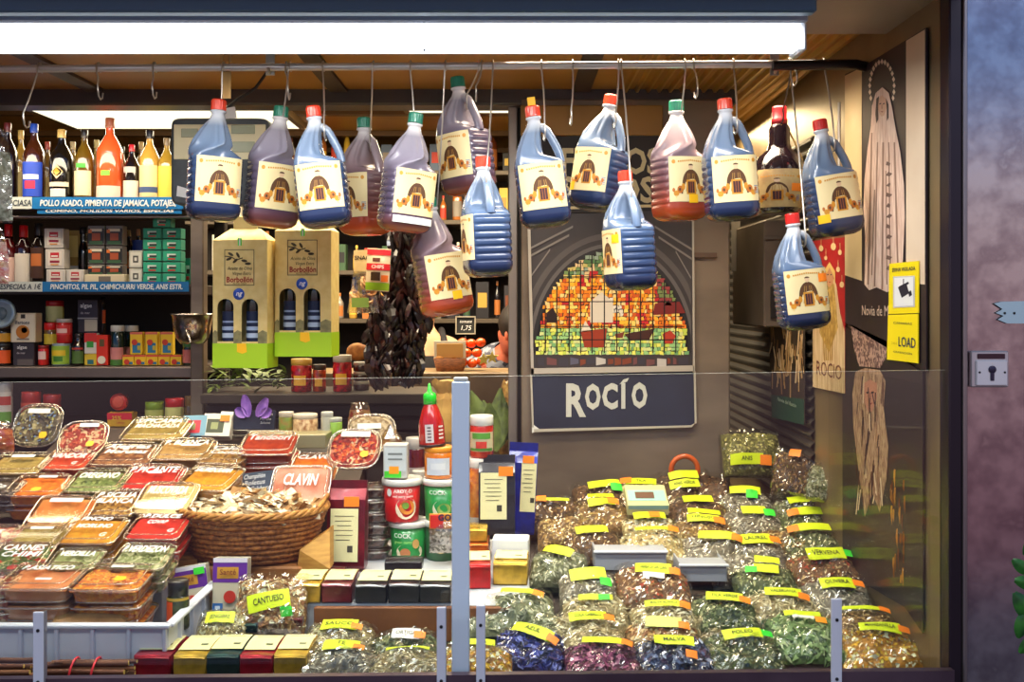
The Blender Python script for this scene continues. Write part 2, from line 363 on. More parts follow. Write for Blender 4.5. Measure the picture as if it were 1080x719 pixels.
b.slab([P(x,y,Y) for x,y in pts],(0,-1,0),.002,mat((176,200,210),.5))
for x in (1059,1069): b.lathe([(0,0),(.0022,0),(.0022,.0012),(0,.0012)],blk,10,M=Matrix.Translation(P(x,330,Y)+Vector((0,-.0022,0)))@Matrix.Rotation(R(90),4,'X'))
tag(b.build('torn_tape'),'torn pale blue tape stuck on the facade above the key switch','tape')
# leafy plant peeping in at the right edge
t = thing('leafy_plant','green leafy plant peeping in before the facade at the edge','plant',P(1092,700,1.75))
b = MB(); b.tube([(0,0,-.98),(0,0,0),(.0,.01,.12),(-.01,0,.24)],.004,mat((60,84,40),.6),8); b.build('stem',t)
for k,(px,py,an,s) in enumerate(((1078,598,-50,24),(1080,640,-30,34),(1078,660,10,28),(1086,615,-80,30),(1088,575,30,26),(1084,680,40,24))):
    b = MB(); o = P(px,py,1.75)-P(1092,700,1.75); s=W(s,1.75)
    M = Matrix.Translation(o)@Matrix.Rotation(R(an),4,'Y')
    b.patch(lambda u,v,s=s:((u-.5)*s*.55*math.sin(math.pi*min(1,v*.92+.04))**.7, .25*s*(v-.5)**2+.1*s*abs(u-.5), (v-.5)*s),6,8,noisy((52,120,40),(24,70,30),40,.35,.2),M=M); b.build('leaf',t)
# ================================================================== HANGING JUGS
JR = [(-.036,-.0150,.0150,.0150),(-.046,-.0185,.0165,.0180),(-.056,-.0245,.0140,.0230),(-.075,-.0350,.0100,.0320),(-.100,-.0465,.0090,.0420),(-.120,-.0540,.0140,.0490),(-.128,-.0570,.0360,.0515),(-.136,-.0590,.0540,.0535),(-.146,-.0605,.0600,.0550),(-.262,-.0605,.0605,.0550),(-.274,-.0575,.0575,.0520),(-.283,-.0490,.0490,.0440),(-.288,-.0360,.0360,.0320)]
def jint(z):
    if z >= JR[0][0]: return JR[0][1:]
    for i in range(len(JR)-1):
        a,b = JR[i],JR[i+1]
        if b[0] <= z <= a[0]:
            t = (a[0]-z)/(a[0]-b[0]); return tuple(a[k]*(1-t)+b[k]*t for k in (1,2,3))
    return JR[-1][1:]
def jring(z, n=48):
    x0,x1,b = jint(z); a=(x1-x0)/2; c=(x1+x0)/2; e = 3.6 if z < -.12 else 2.0+1.6*min(1,max(0,(-z-.04)/.08)); out=[]
    for k in range(n):
        t = 2*math.pi*k/n; x = a*sp(math.cos(t),2/e); y = b*sp(math.sin(t),2/e); f = 1.
        if -.122 < z < -.048: f = 1+.085*math.cos(9*t)*min(1,(z+.122)/.02,(-.048-z)/.02)
        if -.252 < z < -.148:
            side = 1. if y > -.02 or abs(x) > a*.90 else 0.
            ph = ((z+.148)/-.104)*6.; f = 1-side*.060*max(0,math.cos(2*math.pi*ph)-.25)
        out.append((c+x*f, y*f, z))
    return out
jz = [-.036,-.041,-.046,-.051,-.056,-.064,-.075,-.087,-.100,-.111,-.120,-.124,-.128,-.132,-.136,-.141,-.146]+[-.146-.116*k/42 for k in range(1,43)]+[-.268,-.274,-.279,-.283,-.286,-.288]
JB = ramp_z([(.04,(24,32,58)),(.15,(34,48,82)),(.40,(50,70,104)),(.50,(62,84,120)),(.56,(92,112,140)),(.78,(120,138,162)),(.86,(206,212,220))])  # bluish reflections on the dark liquid are put into these tones
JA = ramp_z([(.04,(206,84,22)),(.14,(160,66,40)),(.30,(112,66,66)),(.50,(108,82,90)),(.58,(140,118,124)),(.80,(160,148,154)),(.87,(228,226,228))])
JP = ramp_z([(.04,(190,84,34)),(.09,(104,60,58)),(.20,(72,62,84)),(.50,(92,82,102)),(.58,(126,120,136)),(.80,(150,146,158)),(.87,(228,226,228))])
def jug_lab(x, v, off):      # x in metres, v up from the label centre
    a,b = .0605,.055; e=3.6; y = -b*(1-min(.985,abs(x/a))**e)**(1/e)-off
    return (x, y, -.194+v)
lab_c = mat((232,214,160),.55); gold_i = mat((206,142,40),.45,.1); brown_i = mat((88,54,24),.6); org_i = mat((186,104,26),.5); dark_i = mat((62,30,34),.6); skin_i = mat((222,190,150),.6)
def disc(cx, cy, rx, ry, n=14, a0=0, a1=360):
    return [(cx+rx*math.cos(R(a0+(a1-a0)*k/(n if a1-a0<360 else n))), cy+ry*math.sin(R(a0+(a1-a0)*k/n))) for k in range(n if a1-a0>=360 else n+1)]
def emblem(fn, s, sx=1.0):
    """little winery emblem: a domed friar above a framed window with scrolls on both sides."""
    b = MB()
    def pl(pts, off, m): b.add([fn(x*s*sx*1.12, (y*1.06-.02)*s, off) for x,y in pts], [tuple(range(len(pts)))], m)
    pl([(-.46,-.60)]+disc(0,-.20,.40,.62,14,180,0)[::-1][::-1]+[(.46,-.60)], .0010, brown_i)
    pl(disc(0,.52,.10,.12), .0014, skin_i); pl(disc(0,.58,.11,.07,10,0,180), .0016, brown_i)
    for q in (-.24,-.12,.12,.24): pl([(q-.012,-.5),(q+.012,-.5),(q*.55+.012,.25),(q*.55-.012,.25)], .0013, mat((168,126,60),.6))
    pl([(-.22,-.62),(.22,-.62),(.22,-.02),(-.22,-.02)], .0016, gold_i); pl([(-.15,-.56),(.15,-.56),(.15,-.09),(-.15,-.09)], .0019, dark_i)
    for q in (-.05,.05): pl([(q-.008,-.56),(q+.008,-.56),(q+.008,-.09),(q-.008,-.09)], .0021, org_i)
    for sg in (-1,1):
        for cx,cy,rx,ry,m in ((.50,-.42,.13,.16,org_i),(.66,-.58,.11,.12,gold_i),(.36,-.30,.08,.14,gold_i),(.76,-.44,.05,.09,org_i),(.52,-.42,.05,.07,brown_i)):
            pl(disc(sg*cx,cy,rx,ry,10), .0012 if m is not brown_i else .0015, m)
    pl([(-.70,-.78),(.70,-.78),(.66,-.66),(-.66,-.66)], .0017, mat((246,214,120),.5))
    for k in range(13):      # arched ribbon of gilt marks along the top
        u = -.54+.09*k; v = .80-.10*abs(u)
        pl([(u-.03,v-.035),(u+.03,v-.035),(u+.03,v+.035),(u-.03,v+.035)], .0010, gold_i)
    for sg in (-1,1): pl(disc(sg*.74,.74,.07,.09,8), .0010, gold_i)
    for k in range(5): pl([(.70,-.62+.07*k),(.86,-.62+.07*k),(.86,-.58+.07*k),(.70,-.58+.07*k)], .0018, mat((140,150,170),.6))
    return b
def make_jug(kind, capc, sticker=None, twin=False, stc=syel, hand=0.):
    t = bpy.data.objects.new('hanging_vinegar_jug', None); COL.objects.link(t); t.empty_display_size=.05
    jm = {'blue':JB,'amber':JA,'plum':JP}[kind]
    TW = lambda z: R(hand)*min(1,max(0,(z+.139)/.030))
    def tws(ring): a=TW(ring[0][2]); c,s=math.cos(a),math.sin(a); return [(x*c-y*s,x*s+y*c,z) for x,y,z in ring]
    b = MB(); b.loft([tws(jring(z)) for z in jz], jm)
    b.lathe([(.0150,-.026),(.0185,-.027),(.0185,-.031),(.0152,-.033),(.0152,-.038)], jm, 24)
    b.build('bottle_body',t)
    b = MB(); path=[(.004,0,-.050),(.018,0,-.053),(.028,0,-.062),(.036,0,-.080),(.044,0,-.100),(.050,0,-.120),(.052,0,-.140)]
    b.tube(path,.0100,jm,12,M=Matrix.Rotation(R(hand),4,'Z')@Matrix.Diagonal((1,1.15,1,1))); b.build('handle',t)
    b = MB(); cm = mat(capc,.35,coat=.3)
    n=36; pr=[(.0158,-.0255),(.0170,-.025),(.0170,-.004),(.0155,-.0005),(.0001,0)]
    rings=[]
    for r,z in pr: rings.append([((r+(.0007 if k%2 and .01<r and -.024<z<-.003 or (k%2 and z==-.025) else 0))*math.cos(2*math.pi*k/n),(r+(.0007 if k%2 and r>.016 else 0))*math.sin(2*math.pi*k/n),z) for k in range(n)])
    b.loft(rings,cm,smooth=False)
    b.build('cap',t)
    b = MB(); b.patch(lambda u,v: jug_lab((u-.5)*.104,(v-.5)*.106,.0007),14,2,lab_c); lb = b.build('paper_label',t)
    emblem(lambda x,y,o: jug_lab(x,y,.0007+o*.35), .053, .98).build('printed_emblem',lb)
    if twin: 
        b=MB(); b.box((.0,0,.010),(.018,.018,.020),stc); b.build('neck_tag',t)
    if sticker:
        u,v = sticker; b = MB(); b.patch(lambda p,q: jug_lab(u*.052+(p-.5)*.024,v*.053+(q-.5)*.020,.0016),4,2,stc); b.build('price_sticker',t)
    return t
RED=(236,66,36); GRN=(16,132,104); RD2=(214,40,34)
# cap top px, bottom centre px, distance, turn, kind, cap, sticker, extra, label, hook px
jugs = [
 ((231,105),(224,233),2.35,28,'blue',RED,None,0,'blue-grey jug with orange cap before the hanging scale',(216,236)),
 ((297,112),(284,240),2.41,30,'plum',GRN,None,0,'purplish jug with green cap, second from the left of the rail',(306,)),
 ((330,112),(345,240),2.29,2,'blue',RED,None,0,'blue jug with orange cap and open handle, third along the rail',(341,)),
 ((384,124),(386,248),2.52,-38,'amber',GRN,None,0,'narrow-looking amber jug with green cap, fourth along the rail',(394,)),
 ((439,119),(425,245),2.33,30,'plum',GRN,None,0,'purplish jug with green cap and a white strip under its label',(433,)),
 ((482,81),(496,205),2.44,-38,'plum',GRN,None,0,'dull purple jug hung highest, green cap, its foot behind a lower jug',(505,)),
 ((509,165),(515,292),2.27,-74,'blue',RED,None,0,'blue ribbed jug with orange cap, hung low before the dull purple jug',(520,)),
 ((561,112),(577,240),2.33,0,'blue',RED,None,1,'blue jug with orange cap and a yellow tag above it',(571,)),
 ((645,100),(627,222),2.42,-38,'blue',RED,(-.86,-.80),0,'dark blue jug with orange cap before the black lettered board',(652,)),
 ((659,180),(666,306),2.27,-72,'blue',RED,(.70,.55),0,'blue ribbed jug with orange cap, hung low before the stained glass picture',(655,)),
 ((713,106),(717,233),2.41,22,'amber',GRN,(.10,-.86),0,'amber jug with green cap and yellow price sticker',(722,)),
 ((764,104),(773,233),2.29,3,'blue',RED,None,0,'blue jug with red cap next to the wax-sealed glass bottle',(773,)),
 ((864,126),(884,249),2.30,4,'blue',RD2,(-.86,-.93),0,'blue jug with red cap, last on the rail by the virgin poster',(868,)),
 ((835,225),(849,347),2.24,3,'blue',RD2,(.78,.55),0,'blue jug with red cap, hung low before the grey side box',(832,)),
 ((452,208),(473,333),2.40,24,'amber',GRN,(.20,-.90),0,'leaning amber jug hung low under the purplish jug with the white strip',(470,)),
]
wire = mat((205,200,190),.28,.75)
RAILZ = lambda px: P(px,73-(px+60)*.0062,2.35).z
def s_hook(x_px, end, label, m=wire, back=.0):
    rz = RAILZ(x_px); rx = (x_px-CX)*2.35/F; rr = .0115
    t = thing('s_hook',label,'hook',(rx,2.35,rz))
    e = Vector(end)-Vector((rx,2.35,rz)); dn = Vector((0,0,-1))
    pts = [(0,rr,-.008),(0,rr+.001,0),(0,rr*.7,rr*.8),(0,0,rr+.001),(0,-rr*.7,rr*.8),(0,-rr-.001,0),(e.x*.05,-rr,-.014)]
    q = Vector((e.x, e.y-.016, e.z+.016))
    st = Vector((e.x*.05,-rr,-.014)); 
    for k in (.35,.7): pts.append(tuple(st.lerp(q,k)+Vector((.002*math.sin(3*k),0,0))))
    pts += [tuple(q),(e.x+.001,e.y-.017,e.z+.004),(e.x+.001,e.y-.013,e.z-.009),(e.x,e.y,e.z-.0145),(e.x-.001,e.y+.013,e.z-.009),(e.x-.001,e.y+.017,e.z+.003)]
    b = MB(); b.tube(pts,.0019,m,8); b.build('bent_wire',t); return t
for (cx,cy),(bx,by),Y,rz,kind,capc,st,tw,label,hp in jugs:
    hd = 50 if rz>20 else 0
    t = make_jug(kind,capc,st,tw, hand=hd, stc=orange if 'grey side box' in label else syel)
    tag(t,label,'jug','vinegar jugs hanging from the rail')
    p0 = P(cx,cy,Y); th = -math.atan2(bx-cx, by-cy); sc = ((by-cy)/math.cos(th)*Y/F)/.288
    t.location = p0; t.scale=(sc*1.0,)*3
    Mr = Matrix.Rotation(th,4,'Y')@Matrix.Rotation(R(rz),4,'Z'); t.rotation_euler = Mr.to_euler()
    if 'strip under its' in label:
        b = MB(); b.patch(lambda u,v: jug_lab((u-.5)*.100,-.066+(v-.5)*.016,.0008),12,1,paper); b.build('white_strip',t)
    Mw = Matrix.Translation(p0)@Mr@Matrix.Scale(sc,4)
    end = Mw@Matrix.Rotation(R(hd),4,'Z')@Vector((.021,0,-.0690))
    s_hook(hp[0] if len(hp)==1 else hp[1], end, 'wire hook carrying the '+' '.join(label.replace(',','').split()[:11]))
# empty hooks
def empty_hook(px, py, label, lean=0.):
    rz = RAILZ(px); e = P(px+lean, py, 2.33); s_hook(px, e, label)
empty_hook(42,128,'large empty hook at the left end of the rail, above the liquor bottles',-14)
for px,py,lb,ln in ((104,98,'empty short hook between the large hook and the scale',2),(163,97,'empty short hook nearest to the scale',0),(302,98,'small empty hook with a second hook hung from it, above the second jug',3),(604,125,'large empty hook above the black lettered board',-2),(731,97,'empty hook between the green-capped amber jug and the brass ceiling',3),(508,100,'small empty hook behind the highest jug',-6),(834,84,'short empty hook at the rail end near the glass bottle',4)):
    empty_hook(px,py,lb,ln)
# ------------------------------------------------------------------ the glass bottle with the wax seal
gd = mat((26,16,22),.12,coat=1.)
p0 = P(822,112,2.44); t = thing('hanging_demijohn','dark round glass wine bottle with red wax top and straw cord','bottle',p0)
k = 2.44/F
prof = [(11,24),(11,40),(13,46),(22,54),(27.5,66),(28.5,80),(26.5,96),(23,108),(21,113),(16,114)]
b = MB(); b.lathe([(r*k,-z*k) for r,z in [(9,20)]+prof]+[(0,-113.5*k)], gd, 36); b.build('glass_body',t)
b = MB(); b.lathe([(0,0),(7.2*k,-.5*k),(7.6*k,-3*k),(7.6*k,-13*k),(8.6*k,-14*k),(8.4*k,-19*k),(0,-20*k)], mat((178,22,34),.4,coat=.4), 20); b.build('wax_seal',t)
def dj(x,v,off):     # point on the body front: v = depth below the top in px
    for i in range(len(prof)-1):
        if prof[i][1] <= v <= prof[i+1][1]:
            f=(v-prof[i][1])/(prof[i+1][1]-prof[i][1]); r=prof[i][0]*(1-f)+prof[i+1][0]*f; break
    a = x/28.5*1.9; r=r*k+off
    return (r*math.sin(a), -r*math.cos(a), -v*k)
b = MB(); b.patch(lambda u,v: dj((u-.5)*44,69+v*39,.0008),16,8,noisy((206,178,118),(176,142,92),30,.6,0)); lb=b.build('paper_label',t)
emblem(lambda x,y,o: dj(x-5,90-y,.0010+o), 17, .85).build('printed_emblem',lb)
b = MB(); b.patch(lambda u,v: dj(3+u*8,84+v*8,.0022),4,2,orange); b.build('price_sticker',t)
b = MB(); rp = noisy((196,160,92),(150,112,60),200,.8,.4)
b.tube([(-.006,-.012,-.046),(.012,-.010,-.044),(.020,0,-.052),(.034,-.01,-.088),(.052,-.006,-.125),(.058,0,-.15)],.0022,rp,7)
b.tube([(-.018,0,-.052),(0,-.020,-.048),(.018,0,-.052),(0,.020,-.05),(-.018,0,-.052)],.0022,rp,7); b.build('straw_cord',t)
s_hook(833,p0+Vector((.0,-.016,-.030)),'dark hook carrying the wax-sealed glass bottle',mat((90,80,74),.3,.7))
# ------------------------------------------------------------------ hanging scale behind the first jugs
Y=2.62; p = P(232,216,Y); t = thing('hanging_scale','grey electronic hanging scale with cream display face','scale',p)
b = MB(); w_=W(104,Y); h=W(92,Y); Mx = Matrix.Translation((0,.03,h/2))@Matrix.Rotation(R(90),4,'X')
b.rbox((0,0,0),(w_,h,.06),.006,noisy((72,80,84),(60,66,70),30,.55,.1),M=Mx,n=14,seg=40); b.build('housing',t)
b = MB(); b.bev((0,-.002,h*.72),(w_*.93,.004,h*.40),.0015,mat((232,222,176),.4))
b.build('display_face',t)
for u,v,a_,c_ in ((-.30,.82,.17,.10),(.24,.86,.24,.10),(.24,.66,.24,.12)):
    b = MB(); b.bev((u*w_,-.006,v*h),(w_*a_,.003,h*c_),.0008,mat((150,158,122),.3)); b.build('lcd_window',t)
b = MB(); b.slab([(-w_*.44,-.001,h*.10),(-w_*.30,-.001,h*.07),(-w_*.31,-.001,h*.18),(-w_*.43,-.001,h*.22)],(0,-1,0),.001,paper); b.build('price_sticker',t)
b = MB(); b.tube([(-.03,.03,h*.98),(.0,.03,h+.02),(.04,.02,h+.05),(.09,.0,h+.075),(.13,-.02,h+.12),(.145,-.04,h+.16)],.004,blk,8); b.build('cable',t)
b = MB(); b.slab([(.015,-.01,h-.005),(.045,-.01,h-.002),(.040,-.01,h+.026),(.006,-.01,h+.020)],(0,1,0),.001,paper); b.build('paper_tag',t)
# ------------------------------------------------------------------ olive oil cartons hanging below the jugs
card = noisy((236,214,140),(226,200,122),40,.55,.0); ogreen = mat((166,206,30),.5); 
def oil_carton(px0,px1,py0,py1,Y,label,rz):
    p = P((px0+px1)/2,py1,Y); w_=W(px1-px0,Y); h=W(py1-py0,Y); d=.075; u=h/135.
    t = thing('hanging_oil_carton',label,'gift box',p,(0,0,R(rz)),'olive oil gift cartons hanging side by side')
    b = MB(); g=26*u; hz=.07*0
    th=.0015
    def rect(x0,z0,x1,z1,m,y=0): b.add([(x0,y,z0),(x1,y,z0),(x1,y,z1),(x0,y,z1)],[(0,1,2,3)],m)
    a=w_/2; wz0,wz1 = 28*u,64*u; r=9*u
    rect(-a,g,-a+5*u,h,card)
    cols=[(-a+5*u,-a+5*u+18*u),(-a+5*u+27*u,-a+5*u+45*u)]
    rect(cols[0][1],g,cols[1][0],h,card); rect(cols[1][1],g,a,h,card)
    for x0,x1 in cols:
        rect(x0,g,x1,wz0,card); cxx=(x0+x1)/2; n=10
        vs=[]; 
        for k in range(n+1):
            q=math.pi*k/n; vs += [(cxx-r*math.cos(q),0,wz1+r*math.sin(q)),(cxx-r*math.cos(q),0,h)]
        b.add(vs,[(2*k,2*k+2,2*k+3,2*k+1) for k in range(n)],card)
    b.add([(-a,0,0),(a,0,0),(a,d,0),(-a,d,0),(-a,0,h),(a,0,h),(a,d,h),(-a,d,h)],[(1,2,6,5),(0,4,7,3),(2,3,7,6),(0,3,2,1)],card)
    # gable and grip
    b.add([(-a,0,h),(a,0,h),(a*.55,d/2,h+13*u),(-a*.55,d/2,h+13*u),(a,d,h),(-a,d,h)],[(0,1,2,3),(4,5,3,2),(1,4,2),(5,0,3)],card)
    b.bev((0,d/2,h+19*u),(a*.9,.003,14*u),.001,card)
    b.build('carton_body',t)
    b = MB(); b.add([(-a-.0006,-.0008,0),(a+.0006,-.0008,0),(a+.0006,-.0008,g),(-a-.0006,-.0008,g),(a+.0006,d+.0006,0),(a+.0006,d+.0006,g)],[(0,1,2,3),(1,4,5,2)],ogreen); b.build('green_band',t)
    zl=g; mm=noisy((112,108,70),(150,142,92),60,.6,0)
    for x0,x1 in ((-a,cols[0][0]),(cols[0][1],cols[1][0]),(cols[1][1],a)):
        b=MB(); b.add([(x0,-.0006,zl),(x1,-.0006,zl),(x1,-.0006,zl+12*u),((x0+x1)/2,-.0006,zl+14*u),(x0,-.0006,zl+11*u)],[(0,1,2,3,4)],mm); b.build('landscape_print',t)
    # emblem frame and lettering
    b = MB(); fx0,fx1,fz0,fz1=-17*u,16*u,87*u,125*u; kk=mat((70,58,30),.6)
    for x0,z0,x1,z1 in ((fx0,fz0,fx1,fz0+.7*u),(fx0,fz1-.7*u,fx1,fz1),(fx0,fz0,fx0+.7*u,fz1),(fx1-.7*u,fz0,fx1,fz1)): rect(x0,z0,x1,z1,kk,-.0008)
    b.tube([(x*u,-.001,z*u) for x,z in ((-16,118),(-9,117),(-4,114),(3,116))],.6*u,kk,5)
    for x,z,an in ((-10,120,30),(-5,113,-40),(-2,119,60),(5,113,10),(-12,115,-20),(9,110,0)):
        M=Matrix.Translation((x*u,-.001,z*u))@Matrix.Rotation(R(an),4,'Y'); b.ball((0,0,0),3.4*u,kk,M=M,seg=10,sq=(1,.1,.42))
    Mx=lambda x,z: FR((x*u,-.0012,z*u))
    b.text('Aceite de Oliva',5.2*u,kk,Mx(0,105),shear=.2,width=27*u); b.text('Virgen Extra',5.0*u,kk,Mx(2,99.5),shear=.2,width=20*u)
    b.text('Borbollón',8.2*u,mat((172,38,30),.5),Mx(0,93),bold=.02,width=29*u); b.text('ALTO TAJO',2.6*u,kk,Mx(0,89),width=15*u); b.build('printed_front',t)
    b = MB(); Ms=Matrix.Translation((-1*u,-.001,78*u))@Matrix.Rotation(R(90),4,'X'); b.lathe([(0,0),(6.2*u,0),(6.2*u,.0006),(0,.0008)],mat((34,84,190),.4),24,M=Ms); b.text('ng',7*u,inkw,FR((-1*u,-.0025,78.5*u)),shear=.3,bold=.02); b.build('blue_seal',t)
    b = MB(); b.slab([(-3*u,-.001,26*u),(7*u,-.001,26*u),(8*u,-.001,17*u),(3*u,-.001,15*u),(-3*u,-.001,17*u)],(0,-1,0),.001,syel); b.build('price_sticker',t)
    b = MB(); b.box((0,-.001,h-2*u),(4*u,.001,8*u),sgreen); b.box((0,-.0016,h-2*u),(1.4*u,.001,8*u),paper); b.build('string_tag',t)
    return t,cols,u,wz0,wz1,a
for args in ((223,283,253,388,2.66,'cream and green oil carton with two arched windows, hung lower, nearer the shelves',-8),(289,350,243,376,2.68,'cream and green oil carton with two arched windows, hung higher, beside the snack packets',-6)):
    t,cols,u,wz0,wz1,a = oil_carton(*args)
    for i,(x0,x1) in enumerate(cols):
        q = thing('oil_bottle','dark oil bottle inside the %s carton, behind its %s window'%('lower' if args[0]==223 else 'higher','nearer-shelf' if i==0 else 'farther'),'bottle',(0,0,0),group='oil bottles inside the gift cartons')
        Mw = Matrix.Translation(t.location)@Matrix.Rotation(t.rotation_euler.z,4,'Z'); q.location = Mw@Vector(((x0+x1)/2,.022*1.4,.004)); q.rotation_euler=t.rotation_euler
        rr=8.2*u
        b=MB(); b.lathe([(0,0),(rr,0),(rr,70*u),(rr*.8,80*u),(rr*.35,90*u),(rr*.35,108*u),(0,109*u)],mat((22,26,22),.15,coat=.8),20); b.build('glass_body',q)
        b=MB(); 
        def cyl(z0,z1,m,off,ha=1.15):
            b.patch(lambda s,v:((rr+off)*math.sin((s-.5)*2*ha),-(rr+off)*math.cos((s-.5)*2*ha),z0+(z1-z0)*v),8,1,m)
        cyl(25*u,58*u,mat((20,34,66),.5),.0004); cyl(30*u,35*u,mat((190,205,220),.5),.0010); cyl(38*u,42*u,mat((170,190,215),.5),.0010); cyl(46*u,48*u,mat((150,170,200),.5),.0010,.8)
        b.build('paper_label',q)
        b=MB(); b.lathe([(0,84*u),(rr*.45,84*u),(rr*.45,109*u),(0,110*u)],mat((60,50,40),.4),14); b.build('cap',q)
# ================================================================== GENERIC SHELF GOODS
def cylpatch(b, r, z0, z1, ha, m, off=.0005, a0=0., nu=10):
    b.patch(lambda s,v:((r+off)*math.sin(a0+(s-.5)*2*ha),-(r+off)*math.cos(a0+(s-.5)*2*ha),z0+(z1-z0)*v),nu,1,m)
def bottle(label, loc, h, r, glass, capc, labs=(), neck=.30, sh=.58, foil=.12, name='liquor_bottle', cat='bottle', group=None, rough=.12, diamond=None):
    t = thing(name,label,cat,loc,group=group); g = mat(glass,rough,coat=.8)
    b = MB(); rn = r*neck
    b.lathe([(0,.0),(r*.9,0),(r,.006),(r,h*sh),(r*.93,h*(sh+.05)),(r*.6,h*(sh+.15)),(rn*1.1,h*(sh+.22)),(rn,h*(1-foil)),(rn,h*.995),(0,h*.995)],g,20); b.build('glass_body',t)
    b = MB(); b.lathe([(rn*1.14,h*(1-foil)),(rn*1.2,h*(1-foil)+.002),(rn*1.2,h-.002),(rn*1.0,h),(0,h)],mat(capc,.35,coat=.3),16); b.build('cap',t)
    if labs or diamond:
        b = MB()
        for z0,z1,ha,c in labs: cylpatch(b,r,h*z0,h*z1,ha,mat(c,.55),.0005+.0004*(labs.index((z0,z1,ha,c))))
        if diamond:
            z,s,c = diamond; f=lambda x,y:((r+.002)*math.sin(x/r),-(r+.002)*math.cos(x/r),h*z+y)
            b.add([f(-s,0),f(0,-s*1.2),f(s,0),f(0,s*1.2)],[(0,1,2,3)],mat(c,.5)); b.add([tuple(Vector(f(x*.55,y*.55))+Vector((0,-.0006,0))) for x,y in ((-s,0),(0,-s*1.2),(s,0),(0,s*1.2))],[(0,1,2,3)],mat((214,160,50),.4))
        b.build('paper_label',t)
    return t
def jar(label, loc, h, r, body, lid, labs=(), name='glass_jar', cat='jar', group=None, lidh=.14, taper=1.0, text=None, rough=.15):
    t = thing(name,label,cat,loc,group=group)
    b = MB(); b.lathe([(0,0),(r*taper*.94,0),(r*taper,.004),(r,h*(1-lidh)-.004),(r*.9,h*(1-lidh)),(0,h*(1-lidh))],body if not isinstance(body,tuple) else mat(body,rough,coat=.6),22); b.build('glass_body',t)
    b = MB(); b.lathe([(r*.93,h*(1-lidh)-.002),(r*.99,h*(1-lidh)),(r*.99,h-.002),(r*.94,h),(0,h)],mat(lid,.35,coat=.3),22); b.build('lid',t)
    if labs:
        b = MB()
        for i,(z0,z1,ha,c) in enumerate(labs): cylpatch(b,r*(taper+1)/2 if taper!=1 else r,h*z0,h*z1,ha,mat(c,.5),.0006+.0005*i)
        if text:
            s,z,k,c = text; rr=r+.0035
            b.text(s,k,mat(c,.5),None,bold=.02,fn=lambda x,y,zz:(rr*math.sin(x/rr),-rr*math.cos(x/rr),h*z+y))
        b.build('paper_label',t)
    return t
def carton(label, loc, w, d, h, col, prints=(), texts=(), name='carton_box', cat='box', rz=0., group=None, rot=None, discs=(), rough=.5, bv=.0015):
    t = thing(name,label,cat,loc,rot if rot else (0,0,R(rz)),group)
    b = MB(); b.bev((0,0,h/2),(w,d,h),bv,mat(col,rough)); b.build('box_body',t)
    if prints or texts or discs:
        b = MB(); y=-d/2-.0005
        for i,(x0,z0,x1,z1,c) in enumerate(prints): yy=y-.0003*i; b.add([(x0*w/2,yy,z0*h),(x1*w/2,yy,z0*h),(x1*w/2,yy,z1*h),(x0*w/2,yy,z1*h)],[(0,1,2,3)],mat(c,rough))
        for x,z,r,c in discs: b.add([(x*w/2+r*w*math.cos(k*math.pi/9),y-.003,z*h+r*w*math.sin(k*math.pi/9)) for k in range(18)],[tuple(range(18))],mat(c,rough))
        for s,x,z,k,c in texts: b.text(s,k*h,mat(c,.5),FR((x*w/2,y-.004,z*h)),bold=.015)
        b.build('printed_front',t)
    return t
# ================================================================== LIQUOR AND SPICE SHELVES
SY = 3.45; xl = P(-90,0,SY).x; xr = P(202,0,SY).x
shz = [P(0,211,SY).z, P(0,300,SY).z, P(0,387,SY).z, P(0,452,SY).z]
t = thing('shelf_unit','dark metal shelving with four boards behind the spice tubs','shelf',(0,0,0))
dkm = noisy((66,56,52),(42,36,34),4,.45,.05,.4)
for i,z in enumerate(shz):
    b = MB(); th=(.036,.034,.036,.03)[i]
    b.bev(((xl+xr)/2,SY+.22,z-th/2),(xr-xl,.44,th),.003, dkm if i<2 else noisy((122,110,106),(96,86,82),3,.4,.05,.5)); b.build('shelf_board',t)
b = MB(); b.bev((P(208,0,SY).x,SY+.02,1.2),(W(14,SY),.05,2.0),.004,noisy((150,138,124),(118,106,94),3,.38,.05,.5,stretch=(1,1,3)))
b.bev((xr-.02,SY+.42,1.2),(.04,.04,2.0),.003,dkm); b.build('upright_post',t)
b = MB(); b.box(((xl+xr)/2,SY+.46,1.05),(xr-xl,.02,1.25),mat((26,20,18),.6)); b.build('back_board',t)
b = MB(); b.tube([(xl,SY+.02,P(0,228,SY).z),(xr,SY+.02,P(0,228,SY).z)],.006,mat((170,160,150),.3,.8),8); b.build('front_wire',t)
area('shelf_glow',((xl+xr)/2,3.30,2.12),(R(38),0,0),1.4,.08,6,(1,.84,.62))
def strip(px0,px1,y0,y1,label,parts_,dy=.008):
    a,b_ = P(px0,y1,SY),P(px1,y0,SY); t = thing('shelf_label_strip',label,'shelf label',((a.x+b_.x)/2,SY-dy,a.z)); h=b_.z-a.z; w_=b_.x-a.x
    b = MB(); b.box((0,0,h/2),(w_,.002,h),mat((18,112,176),.4)); b.build('blue_card',t)
    b = MB()
    for (q0,q1,s,wd,colr,bgc) in parts_:
        x0=(q0-(px0+px1)/2)*SY/F; x1=(q1-(px0+px1)/2)*SY/F
        if bgc: b.box(((x0+x1)/2,-.0015,h/2),(x1-x0,.001,h),mat(bgc,.5))
        b.text(s,h*.72,mat(colr,.5),FR(((x0+x1)/2,-.0030,h*.47)),bold=.025,shear=.15,width=(x1-x0)*.94)
    b.build('lettering',t)
strip(13,194,208,220.5,'blue strip reading POLLO ASADO on the upper shelf edge',[(14,35,'CIASA',0,(60,70,80),(208,214,206)),(39,191,'POLLO ASADO, PIMIENTA DE JAMAICA, POTAJES,',0,(235,240,236),None)])
